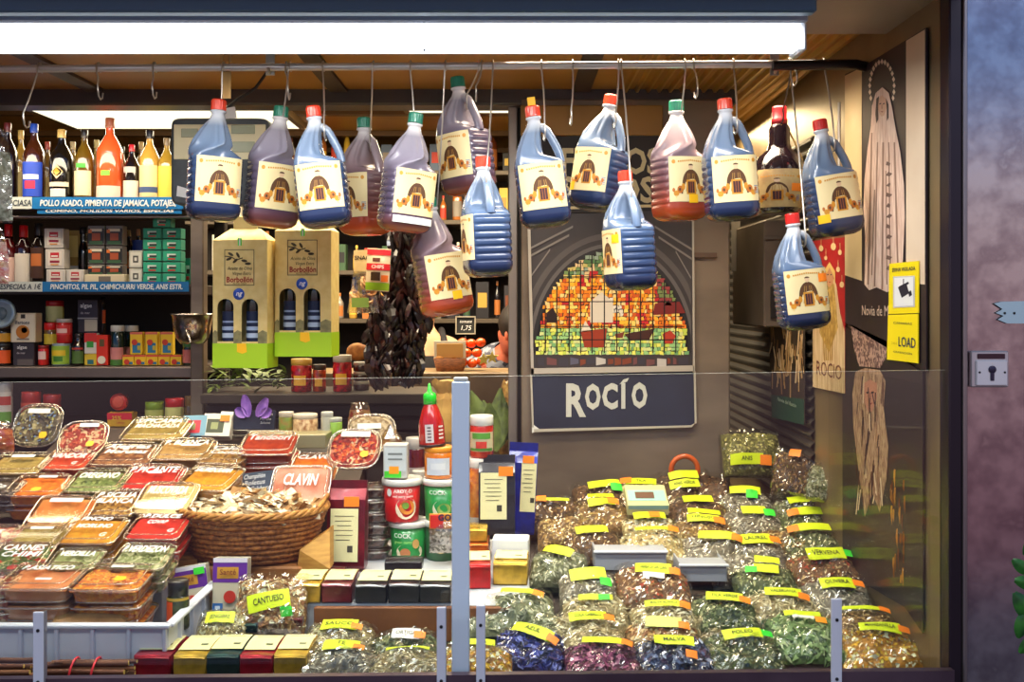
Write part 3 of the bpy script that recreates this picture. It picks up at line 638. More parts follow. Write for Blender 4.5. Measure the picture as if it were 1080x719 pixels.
strip(0,200,297,307.5,'blue strip reading PINCHITOS on the middle shelf edge',[(0,46,'ESPECIAS A 1€',0,(60,70,80),(208,214,206)),(50,198,'PINCHITOS, PIL PIL, CHIMICHURRI VERDE, ANIS ESTR.',0,(235,240,236),None)])
t = strip(40,192,219.5,225.5,'second blue strip sagging half hidden under the upper one',[(44,188,'COMINO, MOLIDOS VARIOS, ESPECIAS',0,(225,232,230),None)],.004)
zf = lambda i,Y: shz[i]
def pz(px, i, Y): return Vector(((px-CX)*Y/F, Y, shz[i]+.0015))
def hh(py, i, Y): return P(0,py,Y).z-shz[i]
Y=3.53
specs = [
 (8,130,20,(24,14,14),(88,30,30),[],'dark bottle with brown-red foil, first on the upper shelf',None),
 (36,131,22,(60,28,14),(30,70,170),[(.06,.50,1.2,(28,70,190)),(.28,.34,.8,(230,235,240)),(.16,.26,.5,(206,40,80))],'bottle with blue cap and blue label on the upper shelf',None),
 (65,137,24,(20,16,12),(206,170,96),[(.20,.26,1.0,(225,215,190)),(.06,.17,.7,(220,216,206))],'dark bottle with gold foil and diamond label on the upper shelf',(.40,.020,(238,210,150))),
 (89,137,20,(96,74,18),(36,30,24),[(.08,.42,1.1,(226,214,176)),(.46,.52,.5,(70,190,60))],'olive-gold bottle with black cap and green seal on the upper shelf',None),
 (116,125,27,(226,92,44),(170,96,66),[(.04,.18,1.2,(232,206,190)),(.30,.36,.35,(120,190,60))],'tall orange bottle with copper foil, tallest on the upper shelf',None),
 (139,153,17,(22,14,16),(190,26,40),[(.06,.36,1.2,(230,214,196)),(.50,.60,.8,(200,190,180))],'small dark wine bottle with red foil on the upper shelf',None),
 (158,138,21,(190,146,60),(30,26,30),[(.06,.50,1.1,(226,206,150)),(.12,.20,1.12,(60,84,130))],'pale gold bottle with black cap and cream label on the upper shelf',None),
 (176,146,18,(150,120,40),(120,100,70),[(.06,.55,1.2,(216,196,70))],'bottle with yellow label beside the hanging scale',None),
]
for px,py,wd,gc,cc,labs,lb,dm in specs: bottle(lb,pz(px,0,Y),hh(py,0,Y),W(wd,Y)/2,gc,cc,labs,diamond=dm,group='liquor bottles on the upper shelf')
for px,py,wd,gc,cc,lb in ((22,138,16,(170,130,50),(214,176,90),'gold-topped bottle in the back row between the foil and blue bottles'),(50,150,15,(120,90,40),(160,60,40),'amber bottle in the back row beside the diamond label bottle'),(77,150,15,(140,110,50),(190,170,120),'pale bottle in the back row beside the green seal bottle'),(102,148,15,(170,140,70),(200,180,110),'pale bottle in the back row beside the tall orange bottle'),(129,155,14,(120,104,40),(40,60,50),'green-brown bottle in the back row beside the small red-foil bottle'),(149,150,14,(160,130,60),(190,160,90),'pale bottle in the back row by the pale gold bottle')):
    bottle(lb,pz(px,0,3.72),hh(py,0,3.72),W(wd,3.72)/2,gc,cc,[(.1,.45,1.1,(200,180,110))],group='liquor bottles on the upper shelf')
# middle shelf
for px,py,wd,gc,cc,labs,lb in ((9,237,16,(90,16,18),(220,24,32),[(.05,.45,1.2,(226,190,176))],'red-capped sauce bottle nearest the frame edge on the middle shelf'),(25,238,17,(40,10,14),(222,26,34),[(.04,.52,1.2,(226,216,200))],'red-capped dark sauce bottle with white label on the middle shelf'),(41,236,16,(26,16,12),(34,32,32),[(.10,.60,1.0,(70,40,26)),(.30,.50,.7,(196,110,50))],'black-capped sauce bottle with dark orange label on the middle shelf')):
    bottle(lb,pz(px,1,Y),hh(py,1,Y),W(wd,Y)/2,gc,cc,labs,neck=.42,sh=.60,name='sauce_bottle',foil=.22)
def tin(px,y0,y1,wd,label,kind,Y=3.53,i=1,grp='spice tins on the middle shelf'):
    z0 = max(P(0,y1,Y).z,shz[1])+.0015; z1=P(0,y0,Y).z; w_=W(wd,Y)
    if kind=='w': pr=[(-.72,.14,.72,.90,(226,216,202)),(-.45,.55,.45,.82,(196,40,48)),(-.5,.30,.5,.42,(150,40,60)),(-.35,.60,.35,.68,(235,225,215)),(-.4,.18,.4,.24,(220,150,60))]; c=(206,200,190)
    elif kind=='k': pr=[(-.95,.1,.95,.86,(34,34,30)),(-.5,.25,.5,.62,(170,80,40)),(-.7,.70,.7,.84,(226,216,190)),(-.8,.05,.8,.22,(60,96,60)),(-.9,.62,-.5,.8,(226,120,40))]; c=(116,112,108)
    elif kind=='g': pr=[(-.9,.08,.9,.94,(44,168,130)),(-.5,.42,.45,.72,(220,232,220)),(-.3,.40,.5,.58,(40,50,44)),(-.4,.16,.4,.30,(200,60,50))]; c=(54,150,122)
    elif kind=='s': pr=[(-.8,.1,.8,.9,(226,224,210)),(-.4,.3,.4,.7,(80,80,70)),(-.2,.4,.2,.6,(226,224,210))]; c=(190,190,176)
    elif kind=='y': pr=[(-.8,.5,.8,.9,(226,206,130)),(-.8,.25,.8,.34,(240,240,235))]; c=(180,150,80)
    t = carton(label,(P(px,0,Y).x,Y,z0),w_,w_*.75,z1-z0-.001,c,pr,name='spice_tin' if kind in 'wk' else 'spice_box',cat='tin' if kind in 'wk' else 'box',group=grp,rough=.35 if kind in 'wk' else .5)
sh2 = 300
tin(62,284,sh2,20,'white and red spice tin, lowest of three stacked','w'); tin(61,262.6,284,20,'white and red spice tin, middle of three stacked','w'); tin(60,241,262.5,20,'white and red spice tin, topmost of three stacked','w')
tin(82,284,sh2,18,'single white and red spice tin beside the stack of three','w')
tin(78,243,sh2,17,'tall pale gold box behind the single white tin','y',3.64)
bottle('slim black bottle standing behind the white spice tins',pz(88,1,3.62),hh(240,1,3.62),W(11,3.62)/2,(14,14,16),(14,14,16),neck=.6,name='sauce_bottle')
carton('low cream box under the black spice tins',pz(114,1,Y),W(42,Y),.06,P(0,290,Y).z-shz[1],(226,212,176),[(-.3,.2,.3,.8,(120,112,100))],name='spice_box')
for x,side in ((104,'nearer the white tins'),(123,'nearer the green boxes')):
    for j,(y0,y1,nm) in enumerate(((279,290,'lowest'),(259.5,279,'middle'),(238,259.5,'topmost'))): tin(x,y0,y1,17.5,'black and green spice tin, %s in the column %s'%(nm,side),'k')
tin(145,283,sh2,14,'small white box, lower of two, beside the green boxes','s'); tin(145,264,283,14,'small white box, upper of two, beside the green boxes','s')
bottle('slim dark bottle with blue label behind the small white boxes',pz(146,1,3.63),hh(242,1,3.63),W(12,3.63)/2,(20,16,20),(180,120,80),[(.5,.8,1.1,(30,60,150))],name='sauce_bottle')
bottle('slim dark bottle with orange label beside the black spice tins',pz(136,1,3.63),hh(243,1,3.63),W(11,3.63)/2,(40,26,20),(150,120,70),[(.3,.6,1.1,(190,110,60))],name='sauce_bottle')
order=['lowest','second from below','middle','second from above','uppermost']
for x,side in ((163,'the column beside the white boxes'),(183.5,'the column nearest the post')):
    for j in range(5):
        y1 = sh2-j*11.9; tin(x,y1-11.7,y1,19.5,'small green spice box, %s in %s'%(order[j],side),'g',grp='green spice boxes')
tin(173,sh2-5*11.9-11.6,sh2-5*11.9,19,'small green spice box lying on top of both columns','g',grp='green spice boxes')
tin(199,272,sh2,8,'dark teal box end beside the green columns','g',3.6,grp='green spice boxes')
# lower shelf
def onshelf(px,y0,wd,Y=3.53,i=2): return pz(px,i,Y), hh(y0,i,Y), W(wd,Y)
B3=388
def ctn(px,y0,y1,wd,label,col,prints=(),texts=(),discs=(),Y=3.53,name='grocery_carton',group=None):
    z0=P(0,y1,Y).z+.001 if y1<B3-1 else shz[2]+.0015; h=P(0,y0,Y).z-z0
    return carton(label,(P(px,0,Y).x,Y,z0),W(wd,Y),W(wd,Y)*.6,h,col,prints,texts,discs=discs,name=name,group=group)
def jr(px,y0,y1,wd,label,body,lid,labs=(),Y=3.53,**k):
    z0=P(0,y1,Y).z+.001 if y1<B3-1 else shz[2]+.0015; h=P(0,y0,Y).z-z0
    return jar(label,(P(px,0,Y).x,Y,z0),h,W(wd,Y)/2,body,lid,labs,**k)
jr(4,362,B3,17,'jar with orange label at the frame edge of the lower shelf',(40,26,20),(40,36,34),[(.1,.7,1.3,(236,92,30))])
jr(4,344,362,18,'jar with yellow label at the frame edge, on the orange labelled jar',(50,36,24),(60,40,40),[(.1,.6,1.3,(224,160,40))])
b = MB(); zz=P(0,331,3.5).z; b.lathe([(0,0),(.045,0),(.05,.004),(.05,.012),(.04,.014),(.036,.010),(0,.010)],mat((150,170,180),.3,.3),30,M=Matrix.Translation((0,0,0))@Matrix.Rotation(R(80),4,'X')); b.lathe([(0,.011),(.022,.011),(.022,.013),(0,.013)],mat((90,110,126),.4),20,M=Matrix.Rotation(R(80),4,'X'))
tag(b.build('round_tin',loc=(P(2,0,3.5).x,3.5,zz)),'pale blue round tin standing on edge at the frame edge','tin')
ctn(28,361,B3,22,'dark carton with white lettering, under the cream carton',(52,44,52),[(-.6,.0,.9,.28,(96,86,84))],[('algae',-.1,.80,.22,(235,230,225)),('de mar',-.2,.55,.13,(190,180,180))])
ctn(28,330,361,26,'cream carton with an orange loaf picture',(228,212,180),[(-.86,.05,.86,.95,(238,226,198)),(-.18,.82,.18,.96,(40,30,26)),(-.5,.08,.5,.14,(150,130,110))],[('Fartons',0,.68,.16,(70,80,100))],discs=((0,.36,.27,(204,122,30)),(.12,.42,.12,(230,160,60))))
jr(65,362,B3,19,'wide silver can with green and yellow label',(150,166,176),(160,176,186),[(.06,.9,1.3,(148,186,60)),(.45,.7,.8,(226,190,40)),(.2,.42,.5,(60,120,40))],name='food_can',cat='can',lidh=.05)
jr(46,364,B3,11,'small red can beside the silver can',(214,40,34),(150,40,36),[(.3,.7,.8,(240,200,190))],name='food_can',cat='can')
jr(54,340,364,14,'squat jar with red lid and yellow label in the back row',(120,90,50),(226,30,30),[(.05,.5,1.3,(220,196,60))],Y=3.56,lidh=.3)
jr(58,317,340,18,'jar with red lid and pale green label, highest in its pile',(206,196,110),(196,24,34),[(.05,.75,1.3,(214,214,140))],Y=3.60,lidh=.25)
jr(68,336,362,16,'red jar with a silver lid on the silver can',(200,36,34),(186,176,170),[(.35,.75,1.2,(226,60,60)),(.42,.6,.7,(245,200,190))])
bottle('dark bottle with green label on the lower shelf',pz(83,2,3.53),hh(352,2,3.53),W(13,3.53)/2,(34,24,20),(40,34,32),[(.06,.45,1.2,(80,110,50)),(.5,.56,1.0,(200,60,50))],neck=.5,name='sauce_bottle')
ctn(97,373,B3,13,'small yellow carton beneath the red and white carton',(222,190,50),[(-.5,.1,.5,.5,(40,110,120))])
ctn(97,351,373,13,'small red and white carton on the yellow one',(226,220,210),[(-1,.55,1,1,(214,50,44)),(-.6,.3,.5,.6,(60,160,60))])
ctn(95,316,351,21,'dark carton with white lettering, highest on the lower shelf',(54,48,60),[(-.3,.05,.96,.40,(190,180,160)),(-1,.42,1,.46,(180,176,170))],[('algae',-.1,.82,.18,(235,230,225)),('de mar',-.2,.6,.1,(190,180,180))],Y=3.58)
ctn(109,353,B3,12.5,'upright red carton with a white oval',(226,52,26),[(-.4,.62,.4,.86,(100,80,40))],discs=((0,.18,.34,(232,222,200)),))
bottle('slim dark bottle with an orange neck label behind the red carton',pz(108,2,3.62),hh(315,2,3.62),W(8,3.62)/2,(24,20,20),(24,20,20),[(.62,.82,1.2,(226,96,40)),(.3,.45,1.2,(70,64,60))],neck=.6,sh=.8,name='sauce_bottle')
for px,lb in ((124,'nearer the red carton'),(139,'behind the first yellow box')):
    jr(px,343,B3,14,'dark green jar with white lid and pink label %s'%lb,(20,40,34),(206,204,196),[(.02,.45,1.3,(206,130,126)),(.0,.15,1.2,(70,120,50))],Y=3.53 if px==124 else 3.60,name='condiment_jar')
jr(199,362,B3,12,'pink labelled jar beside the shelf post',(40,50,40),(60,120,60),[(.12,.72,1.3,(206,116,110))])
for k,px in enumerate((136.5,149,161.5,174,186.5)):
    ctn(px,374,B3,12,'yellow stock cube box, %s of the five in the bottom row'%['first','second','middle','fourth','last'][k],(240,196,40),[(-1,.82,1,1,(226,90,60)),(.1,.1,.8,.34,(46,120,160))],discs=((-.2,.34,.24,(200,60,40)),),group='yellow boxes on the lower shelf')
for k,px in enumerate((145,161,177)):
    ctn(px,350,374,13,'tall yellow box with blue picture, %s of the three on top'%['first','middle','last'][k],(244,200,40),[(-1,.9,1,1,(226,110,90)),(-.6,.08,.7,.52,(46,124,170)),(.2,.2,.7,.4,(200,180,60))],discs=((-.2,.55,.24,(204,66,44)),),group='yellow boxes on the lower shelf')
# steel bowl on a bracket by the post
p = P(203,362,3.36); t = thing('steel_bowl','shiny steel bowl hooked at the shelf post','bowl',p); b = MB(); q=W(1,3.36)
b.lathe([(0,0),(12*q,0),(17*q,6*q),(20*q,18*q),(21*q,29*q),(22.5*q,30*q),(22.5*q,31.5*q),(20.5*q,31*q),(19*q,19*q),(15*q,7*q),(0,2*q)],mat((200,192,180),.18,1.),32); b.build('bowl',t)
b = MB(); b.tube([(0,-20*q,14*q),(3*q,-25*q,10*q),(6*q,-26*q,2*q)],.003,mat((190,184,176),.25,.9),8); b.build('handle',t)
# row at the foot of the shelves, behind the tubs
for px,y0,wd,body,lid,labs,lb in ((5,404,16,(210,200,190),(200,196,190),[(.1,.8,1.3,(226,220,214)),(.1,.35,1.3,(110,170,70)),(.5,.7,1.2,(206,70,60))],'white jar with red and green label at the foot of the shelves'),(33,413,20,(206,60,46),(190,50,44),[(.2,.7,1.3,(216,84,66))],'red jar behind the oval tub'),(55,416,18,(180,40,44),(170,40,40),[],'dark red jar behind the round tub'),(163,424,19,(150,170,50),(128,160,40),[(.1,.7,1.3,(190,196,110))],'jar with a green lid behind the olive tubs'),(184,420,19,(206,200,130),(196,24,34),[(.05,.7,1.3,(214,212,140))],'jar with a red lid behind the olive tubs'),(200,418,10,(90,70,30),(120,90,30),[],'narrow mustard jar beside the shelf post')):
    jar(lb,pz(px,3,3.5),P(0,y0,3.5).z-shz[3],W(wd,3.5)/2,body,lid,labs,lidh=.3)
t = thing('round_red_tin','round red tin standing on edge over the bouillon pack','tin',P(126,433,3.52)); b=MB(); M=Matrix.Translation((0,0,W(9.5,3.52)))@Matrix.Rotation(R(90),4,'X'); r=W(9,3.52)
b.lathe([(0,0),(r,0),(r,.02),(r*.85,.024),(0,.024)],mat((206,50,40),.3),26,M=M@Matrix.Translation((0,0,-.01))); b.build('tin',t); b=MB(); b.lathe([(0,.0245),(r*.7,.0245),(r*.6,.026),(0,.026)],mat((226,90,70),.4),20,M=M@Matrix.Translation((0,0,-.01))); b.build('printed_disc',t)
carton('red and yellow bouillon pack behind the red tub',pz(129,3,3.52),W(26,3.52),.05,P(0,434,3.52).z-shz[3]-.003,(232,180,40),[(-1,.5,1,1,(224,36,60))],[('25%',-.2,.62,.42,(250,210,60)),('cubitos',.1,.30,.2,(200,60,40))],name='bouillon_pack')
# cellophane bag of herbs hung at the left edge
def hung_bag(label, px0,px1,y0,y1,Y,cols,name='hanging_herb_bag',tagc=None):
    p=P((px0+px1)/2,y0,Y); w_=W(px1-px0,Y); h=W(y1-y0,Y); t=thing(name,label,'bag',p)
    b=MB(); r_=random.Random(px0*7+y0)
    def f(u,v,k,sgn): 
        x=(u-.5)*w_*(1-.35*(1-v)**3 if v<.5 else 1); d=.03*k*math.sin(math.pi*min(1,max(0,u)))*math.sin(math.pi*(.1+.9*v))**.7
        nn=mnoise.noise(Vector((u*5+px0,v*9,sgn)))*.006
        return (x,sgn*(d+nn),-v*h)
    b.patch(lambda u,v:f(u,.25+.73*v,.85,-1),10,16,cols); b.patch(lambda u,v:f(1-u,.25+.73*v,.85,1),10,16,cols); b.build('contents',t)
    b=MB(); b.patch(lambda u,v:f(u,v,1.15,-1),12,20,clear((240,240,235),.16,.12,.5,40,'cellophane'),smooth=False); b.patch(lambda u,v:f(1-u,v,1.15,1),12,20,clear((240,240,235),.16,.12,.5,40,'cellophane'),smooth=False); b.build('cellophane',t)
    if tagc:
        b=MB(); b.slab([(w_*.05,-.042,-h*.80),(w_*.45,-.040,-h*.78),(w_*.46,-.038,-h*1.0),(w_*.08,-.040,-h*1.02)],(0,-1,0),.001,tagc); b.build('price_card',t)
    return t
hung_bag('pale cellophane herb bag hung at the frame edge beside the liquor',-26,13,136,235,2.5,noisy((196,206,190),(120,124,104),120,.6,.5))
hung_bag('cellophane bag with bright yellow price card hung at the frame edge',-30,9,240,300,2.5,noisy((196,90,90),(226,200,190),90,.6,.5),tagc=lime)
# ================================================================== SELLER SIDE IN THE MIDDLE
x0,x1=P(216,0,3.4).x,P(462,0,3.4).x; zt=P(0,414,3.4).z
t=thing('service_shelf','dark low shelf with slatted front behind the counter goods','shelf',(0,0,0))
b=MB(); b.bev(((x0+x1)/2,3.5,zt-.016),(x1-x0,.30,.032),.003,noisy((84,76,70),(58,52,48),5,.4,.05,.4)); b.build('top_board',t)
b=MB()
for k in range(7): b.bev(((x0+x1)/2,3.42,zt-.06-k*.045),(x1-x0,.02,.036),.003,mat((48,42,42),.45))
b.box(((x0+x1)/2,3.5,zt-.20),(x1-x0,.12,.34),mat((24,20,20),.6)); b.build('slatted_front',t)
b=MB(); b.box(((x0+x1)/2,3.5,zt-.55),(x1-x0,.1,.40),mat((24,20,20),.6)); b.build('plinth',t)
z=zt
def jar2(px,y0,wd,Y,**k): return (P(px,0,Y).x,Y,z), P(0,y0,Y).z-z, W(wd,Y)/2
for px,y0,wd,body,lid,lb in ((318,378,22,(190,30,40),(206,160,70),'jar of red peppers with a gold lid, partly behind the higher carton'),(361,374,20,(200,24,40),(190,180,160),'jar of bright red preserve under the snack packets'),(337,384,14,(190,70,30),(60,50,40),'small orange jar between the red preserve jars')):
    l,h,r=jar2(px,y0,wd,3.45); jar(lb,l,h,r,noisy(body,tuple(max(0,int(c*.5)) for c in body),60,.2,.1,coat=.8),lid,[(.2,.5,.6,(226,170,60))],lidh=.18)
for j in range(3):
    l,h,r=jar2(381,0,17,3.5); b=MB(); y1=414-j*10
    jar('dark lidded tub, %s of three stacked beside the pepper strings'%['lowest','middle','topmost'][j],(l[0],3.5,z+j*W(10,3.5)),W(9.8,3.5),r,(60,40,36),(176,172,160),lidh=.3,name='lidded_tub',cat='tub',group='dark tubs stacked by the pepper strings')
t=thing('bread_loaf','golden crusty loaf standing behind the preserve jar','bread',(P(377,0,3.6).x,3.6,P(0,371,3.6).z)); b=MB(); b.ball((0,0,0),W(12,3.6),noisy((206,140,66),(150,84,34),40,.7,.3),seg=16,sq=(1,.7,.8)); b.build('crust',t)
# bunch of bay leaves lying in front of the cartons
t=thing('bay_leaf_bunch','loose bunch of green bay leaves lying under the oil cartons','herbs',(P(258,0,3.45).x,3.45,z)); b=MB(); rr=random.Random(3)
lf=noisy((132,150,64),(70,92,30),50,.5,.2); 
for k in range(90):
    M=Matrix.Translation((rr.uniform(-.13,.13),rr.uniform(-.06,.05),rr.uniform(.004,.075)))@Matrix.Rotation(rr.uniform(0,6.28),4,'Z')@Matrix.Rotation(rr.uniform(-.6,.6),4,'X')
    b.patch(lambda u,v:((u-.5)*.018*math.sin(math.pi*(v*.9+.05)),(v-.5)*.055,.006*math.sin(3*v)),2,4,lf,M=M)
tag(b.build('leaves',t),kind='stuff')
# dried pepper strings
def pepper_string(label, px, y0, y1, wd, Y, seed):
    p=P(px,y0,Y); h=W(y1-y0,Y); t=thing('hanging_pepper_string',label,'dried peppers',p); rr=random.Random(seed); b=MB()
    mm=[noisy((44,24,22),(20,12,14),80,.35,.4,coat=.4),noisy((62,26,22),(28,12,14),80,.35,.4,coat=.4),noisy((30,22,24),(14,10,12),80,.3,.4,coat=.4)]
    n=int(h*900)
    for k in range(n):
        v=rr.random(); w_=W(wd,Y)/2*(.55+.45*math.sin(math.pi*min(1,.25+v*.75)))
        a=rr.uniform(0,6.28); q=w_*rr.uniform(.3,1); s=rr.uniform(.013,.022)
        M=Matrix.Translation((q*math.cos(a),q*.6*math.sin(a),-v*h))@Matrix.Rotation(rr.uniform(-.6,.6),4,'X')@Matrix.Rotation(rr.uniform(-.7,.7),4,'Y')@Matrix.Rotation(a,4,'Z')
        b.loft([[(s*.8*kk*(1+.35*math.sin(3*j+k))*math.cos(6.283*j/7),s*.5*kk*math.sin(6.283*j/7),s*1.9*zz) for j in range(7)] for zz,kk in ((-.9,.12),(-.5,.8),(0,1.),(.5,.75),(.85,.15))],rr.choice(mm),M=M,smooth=False)
    tag(b.build('dried_peppers',t),kind='stuff'); b=MB(); b.tube([(0,0,.10),(0,0,0),(0,0,-h)],.003,mat((120,100,70),.8),6); b.build('string',t)
pepper_string('thick dark string of dried peppers hung under the purplish jugs',430,245,402,46,3.1,1)
pepper_string('shorter dark string of dried peppers beneath the snack packets',401,318,402,26,3.05,2)
# snack packets
p=P(386,262,2.95); t=thing('hanging_snack_bag','clear bag of pale rings with a beige header, hung by the pepper string','bag',p); Y=2.95; q=W(1,Y)
b=MB(); b.slab([(-13*q,0,-2*q),(9*q,0,-1*q),(9*q,0,-24*q),(-13*q,0,-26*q)],(0,1,0),.003,noisy((214,190,140),(196,170,120),30,.6,0)); b.text('SNACK',6*q,ink,FR((-2*q,-.001,-10*q)),bold=.02); b.build('header_card',t)
b=MB(); b.patch(lambda u,v:(-20*q+u*34*q+(1-v)*(.5-u)*14*q,-.016*math.sin(math.pi*u)*math.sin(math.pi*v),-24*q-v*44*q),10,12,clear((235,230,215),.22,.15,.5,60,'cellophane'),smooth=False)
b.patch(lambda u,v:(14*q-u*34*q-(1-v)*(.5-u)*14*q,.012*math.sin(math.pi*u)*math.sin(math.pi*v),-24*q-v*44*q),10,12,clear((235,230,215),.22,.15,.5,60,'cellophane'),smooth=False); b.build('cellophane',t)
b=MB(); rr=random.Random(5)
for k in range(16):
    M=Matrix.Translation((rr.uniform(-13,8)*q,rr.uniform(-.006,.006),-rr.uniform(34,58)*q))@Matrix.Rotation(rr.uniform(.8,2.2),4,'X')@Matrix.Rotation(rr.uniform(-1,1),4,'Y')
    b.tube([(4.6*q*math.cos(a/8*6.283),4.6*q*math.sin(a/8*6.283),0) for a in range(9)],1.6*q,noisy((220,180,130),(180,120,80),50,.6,.1),6,M=M)
tag(b.build('snack_rings',t),kind='stuff')
b=MB(); b.slab([(-14*q,-.018,-52*q),(4*q,-.02,-52*q),(4*q,-.02,-62*q),(-14*q,-.018,-62*q)],(0,-1,0),.001,mat((120,150,70),.5)); b.build('green_label',t)
p=P(400,262,2.88); t=thing('hanging_snack_packet','red and white printed packet hung before the clear snack bag','packet',p,(0,R(3),0)); q=W(1,2.88)
b=MB(); b.patch(lambda u,v:((u-.5)*25*q,-.012*math.sin(math.pi*u)*math.sin(math.pi*v),-v*45*q),8,12,mat((226,206,176),.35,coat=.3)); b.patch(lambda u,v:((.5-u)*25*q,.012*math.sin(math.pi*u)*math.sin(math.pi*v),-v*45*q),8,12,mat((226,206,176),.35,coat=.3)); b.build('packet_body',t)
b=MB()
def pp(x,y,o): u=x/(25*q)+.5; v=-y/(45*q); return (x,-.012*math.sin(math.pi*u)*math.sin(math.pi*v)-.0012-o,y)
for x0,z0,x1,z1,c,o in ((-12.4,-7,12.4,-1,(206,30,44),0),(-12.4,-23,12.4,-16,(206,30,44),0),(-12.4,-44,12.4,-36,(150,196,40),0),(-7,-34,3,-25,(60,40,26),0),(4,-35,11,-28,(240,120,40),.001),(-6,-14,2,-10,(90,40,30),0)):
    b.patch(lambda u,v:pp((x0+(x1-x0)*u)*q,(z0+(z1-z0)*v)*q,o),6,3,mat(c,.4))
b.text('CHIPS',5*q,inkw,FR((0,-.014,-19.5*q)),bold=.02); b.build('printed_front',t)
# ================================================================== THE STALL BEHIND
def rear_unit():
    Y=5.35; xa,xb=P(196,0,Y).x,P(546,0,Y).x; t=thing('rear_stall_shelf','dark shelving of the neighbouring stall behind, full of small goods','shelf',(0,0,0))
    zs=[P(0,y,Y).z for y in (180,232,285,336)]
    for z_ in zs:
        b=MB(); b.bev(((xa+xb)/2,Y+.15,z_-.012),(xb-xa,.34,.024),.003,mat((96,84,70),.45,.3)); b.build('shelf_board',t)
    b=MB(); b.box(((xa+xb)/2,Y+.34,1.25),(xb-xa,.02,1.9),mat((40,30,24),.6)); b.build('back_board',t)
    rr=random.Random(11); cols=[(206,60,40),(226,220,200),(40,36,40),(196,150,60),(120,60,30),(60,90,60),(226,190,70),(150,140,130),(30,26,30),(186,110,50),(90,110,140)]
    cn={(206,60,40):'red',(226,220,200):'white',(40,36,40):'black',(196,150,60):'gold',(120,60,30):'brown',(60,90,60):'green',(226,190,70):'yellow',(150,140,130):'grey',(30,26,30):'black',(186,110,50):'orange',(90,110,140):'blue'}
    near=['over the cartons','behind the second jug','behind the third jug','behind the fourth jug','behind the pepper string','behind the purplish jug','behind the leaning jug','behind the ribbed jug','by the pillar']
    lev=['highest','upper','middle','lowest']
    for li,z_ in enumerate(zs):
        px=202; 
        while px<535:
            wd=rr.uniform(9,20); c=rr.choice(cols); h=rr.uniform(.07,.19); c2=rr.choice(cols); nr=near[min(8,int((px-200)/38))]
            if rr.random()<.5: bottle('small %s bottle with %s label on the %s rear shelf %s'%(cn[c],cn[c2],lev[li],nr),(P(px+wd/2,0,Y).x,Y+.05,z_),h+.05,W(wd,Y)*.36,c,c2,[(.1,.5,1.1,c2)],name='rear_bottle',group='bottles on the rear stall shelves')
            else: carton('small %s pack with %s front on the %s rear shelf %s'%(cn[c],cn[c2],lev[li],nr),(P(px+wd/2,0,Y).x,Y+.05,z_),W(wd,Y)*.8,.07,h,c,[(-.7,.3,.7,.7,c2)],name='rear_pack',group='packs on the rear stall shelves')
            px+=wd+rr.uniform(1,4)
rear_unit()
area('rear_glow',(-.9,4.6,2.36),(R(10),0,0),2.6,.3,42,(1,.80,.50))
area('rear_glow_east',(-.3,4.0,2.40),(R(5),0,0),.8,.3,14,(1,.84,.6))
# counter of the stall behind with fruit
Yc=4.25
b=MB(); b.bev((-.35,Yc+.10,P(0,392,Yc).z-.3),(1.0,.30,.6),.004,noisy((150,124,90),(110,88,60),4,.5,.1)); tag(b.build('rear_counter'),'wooden counter of the stall behind, holding fruit baskets','counter')
zc=P(0,392,Yc).z
t=thing('rear_bread_basket','brown basket of pastries on the rear counter','basket',(P(474,0,Yc).x,Yc+.05,zc)); q=W(1,Yc); b=MB()
b.loft([[(17*q*k*sp(math.cos(a),.5),9*q*k*sp(math.sin(a),.5),z_*q) for a in [6.283*j/24 for j in range(24)]] for z_,k in ((0,.85),(14,1.05),(14,.98),(3,.82))],noisy((150,84,34),(96,50,20),60,.7,.5,stretch=(1,1,4)),c1=True); b.build('basket',t)
b=MB(); b.bev((0,-4*q,22*q),(34*q,.003,20*q),.001,mat((226,214,190),.5)); b.bev((0,-5*q,22*q),(28*q,.003,15*q),.001,mat((214,160,90),.6)); b.build('picture_card',t)
b=MB(); rr=random.Random(2)
for k in range(5):
    b.ball((rr.uniform(-12,12)*q,rr.uniform(-3,5)*q,14*q),4.5*q,noisy((226,160,70),(190,110,50),30,.6,.2),seg=10,sq=(1.3,1,.7))
b.build('pastries',t)
t0=None
pos=[(488,382,0),(498,383,0),(508,381,0),(492,372,0),(503,372,.02),(484,371,.03),(497,362,.05),(507,361,.05),(488,361,.05)]
nm=['first of the front row','middle of the front row','last of the front row','first of the second row','middle of the second row','end of the second row','middle of the top row','last of the top row','first of the top row']
for k,(px,py,dy) in enumerate(pos):
    Y=Yc+.06+dy; t=thing('tomato','ripe orange-red tomato, %s heaped on the rear counter'%nm[k],'tomato',P(px,py+5,Y),group='tomatoes heaped on the rear counter')
    b=MB(); b.ball((0,0,W(5,Y)),W(5.6,Y),mat((232,84,24),.25,coat=.5),seg=14,sq=(1,1,.88)); b.build('fruit',t)
t=thing('chalk_price_board','small framed blackboard with chalk price between the two sellers','sign',P(491,352,4.6),(R(-8),0,0)); q=W(1,4.6)
b=MB(); b.bev((0,0,9*q),(19*q,.006,18*q),.001,mat((26,28,28),.6)); b.text('tomate',4.5*q,inkw,FR((0,-.0045,13*q)),shear=.3); b.text('1,75',7*q,inkw,FR((0,-.0045,6*q)),shear=.2); b.build('slate',t)
b=MB()
for x,z,w_,h in ((0,0,21,1.2),(0,18,21,1.2),(-10,9,1.2,19),(10,9,1.2,19)): b.box((x*q,-.004,z*q),(w_*q,.010,h*q),mat((170,160,140),.5))
b.build('frame',t)
b=MB(); b.tube([P(491,354,4.6),P(491,395,4.6)],.004,mat((120,110,100),.4),6); tag(b.build('board_stand'),'thin stand carrying the small chalk price board','stand')
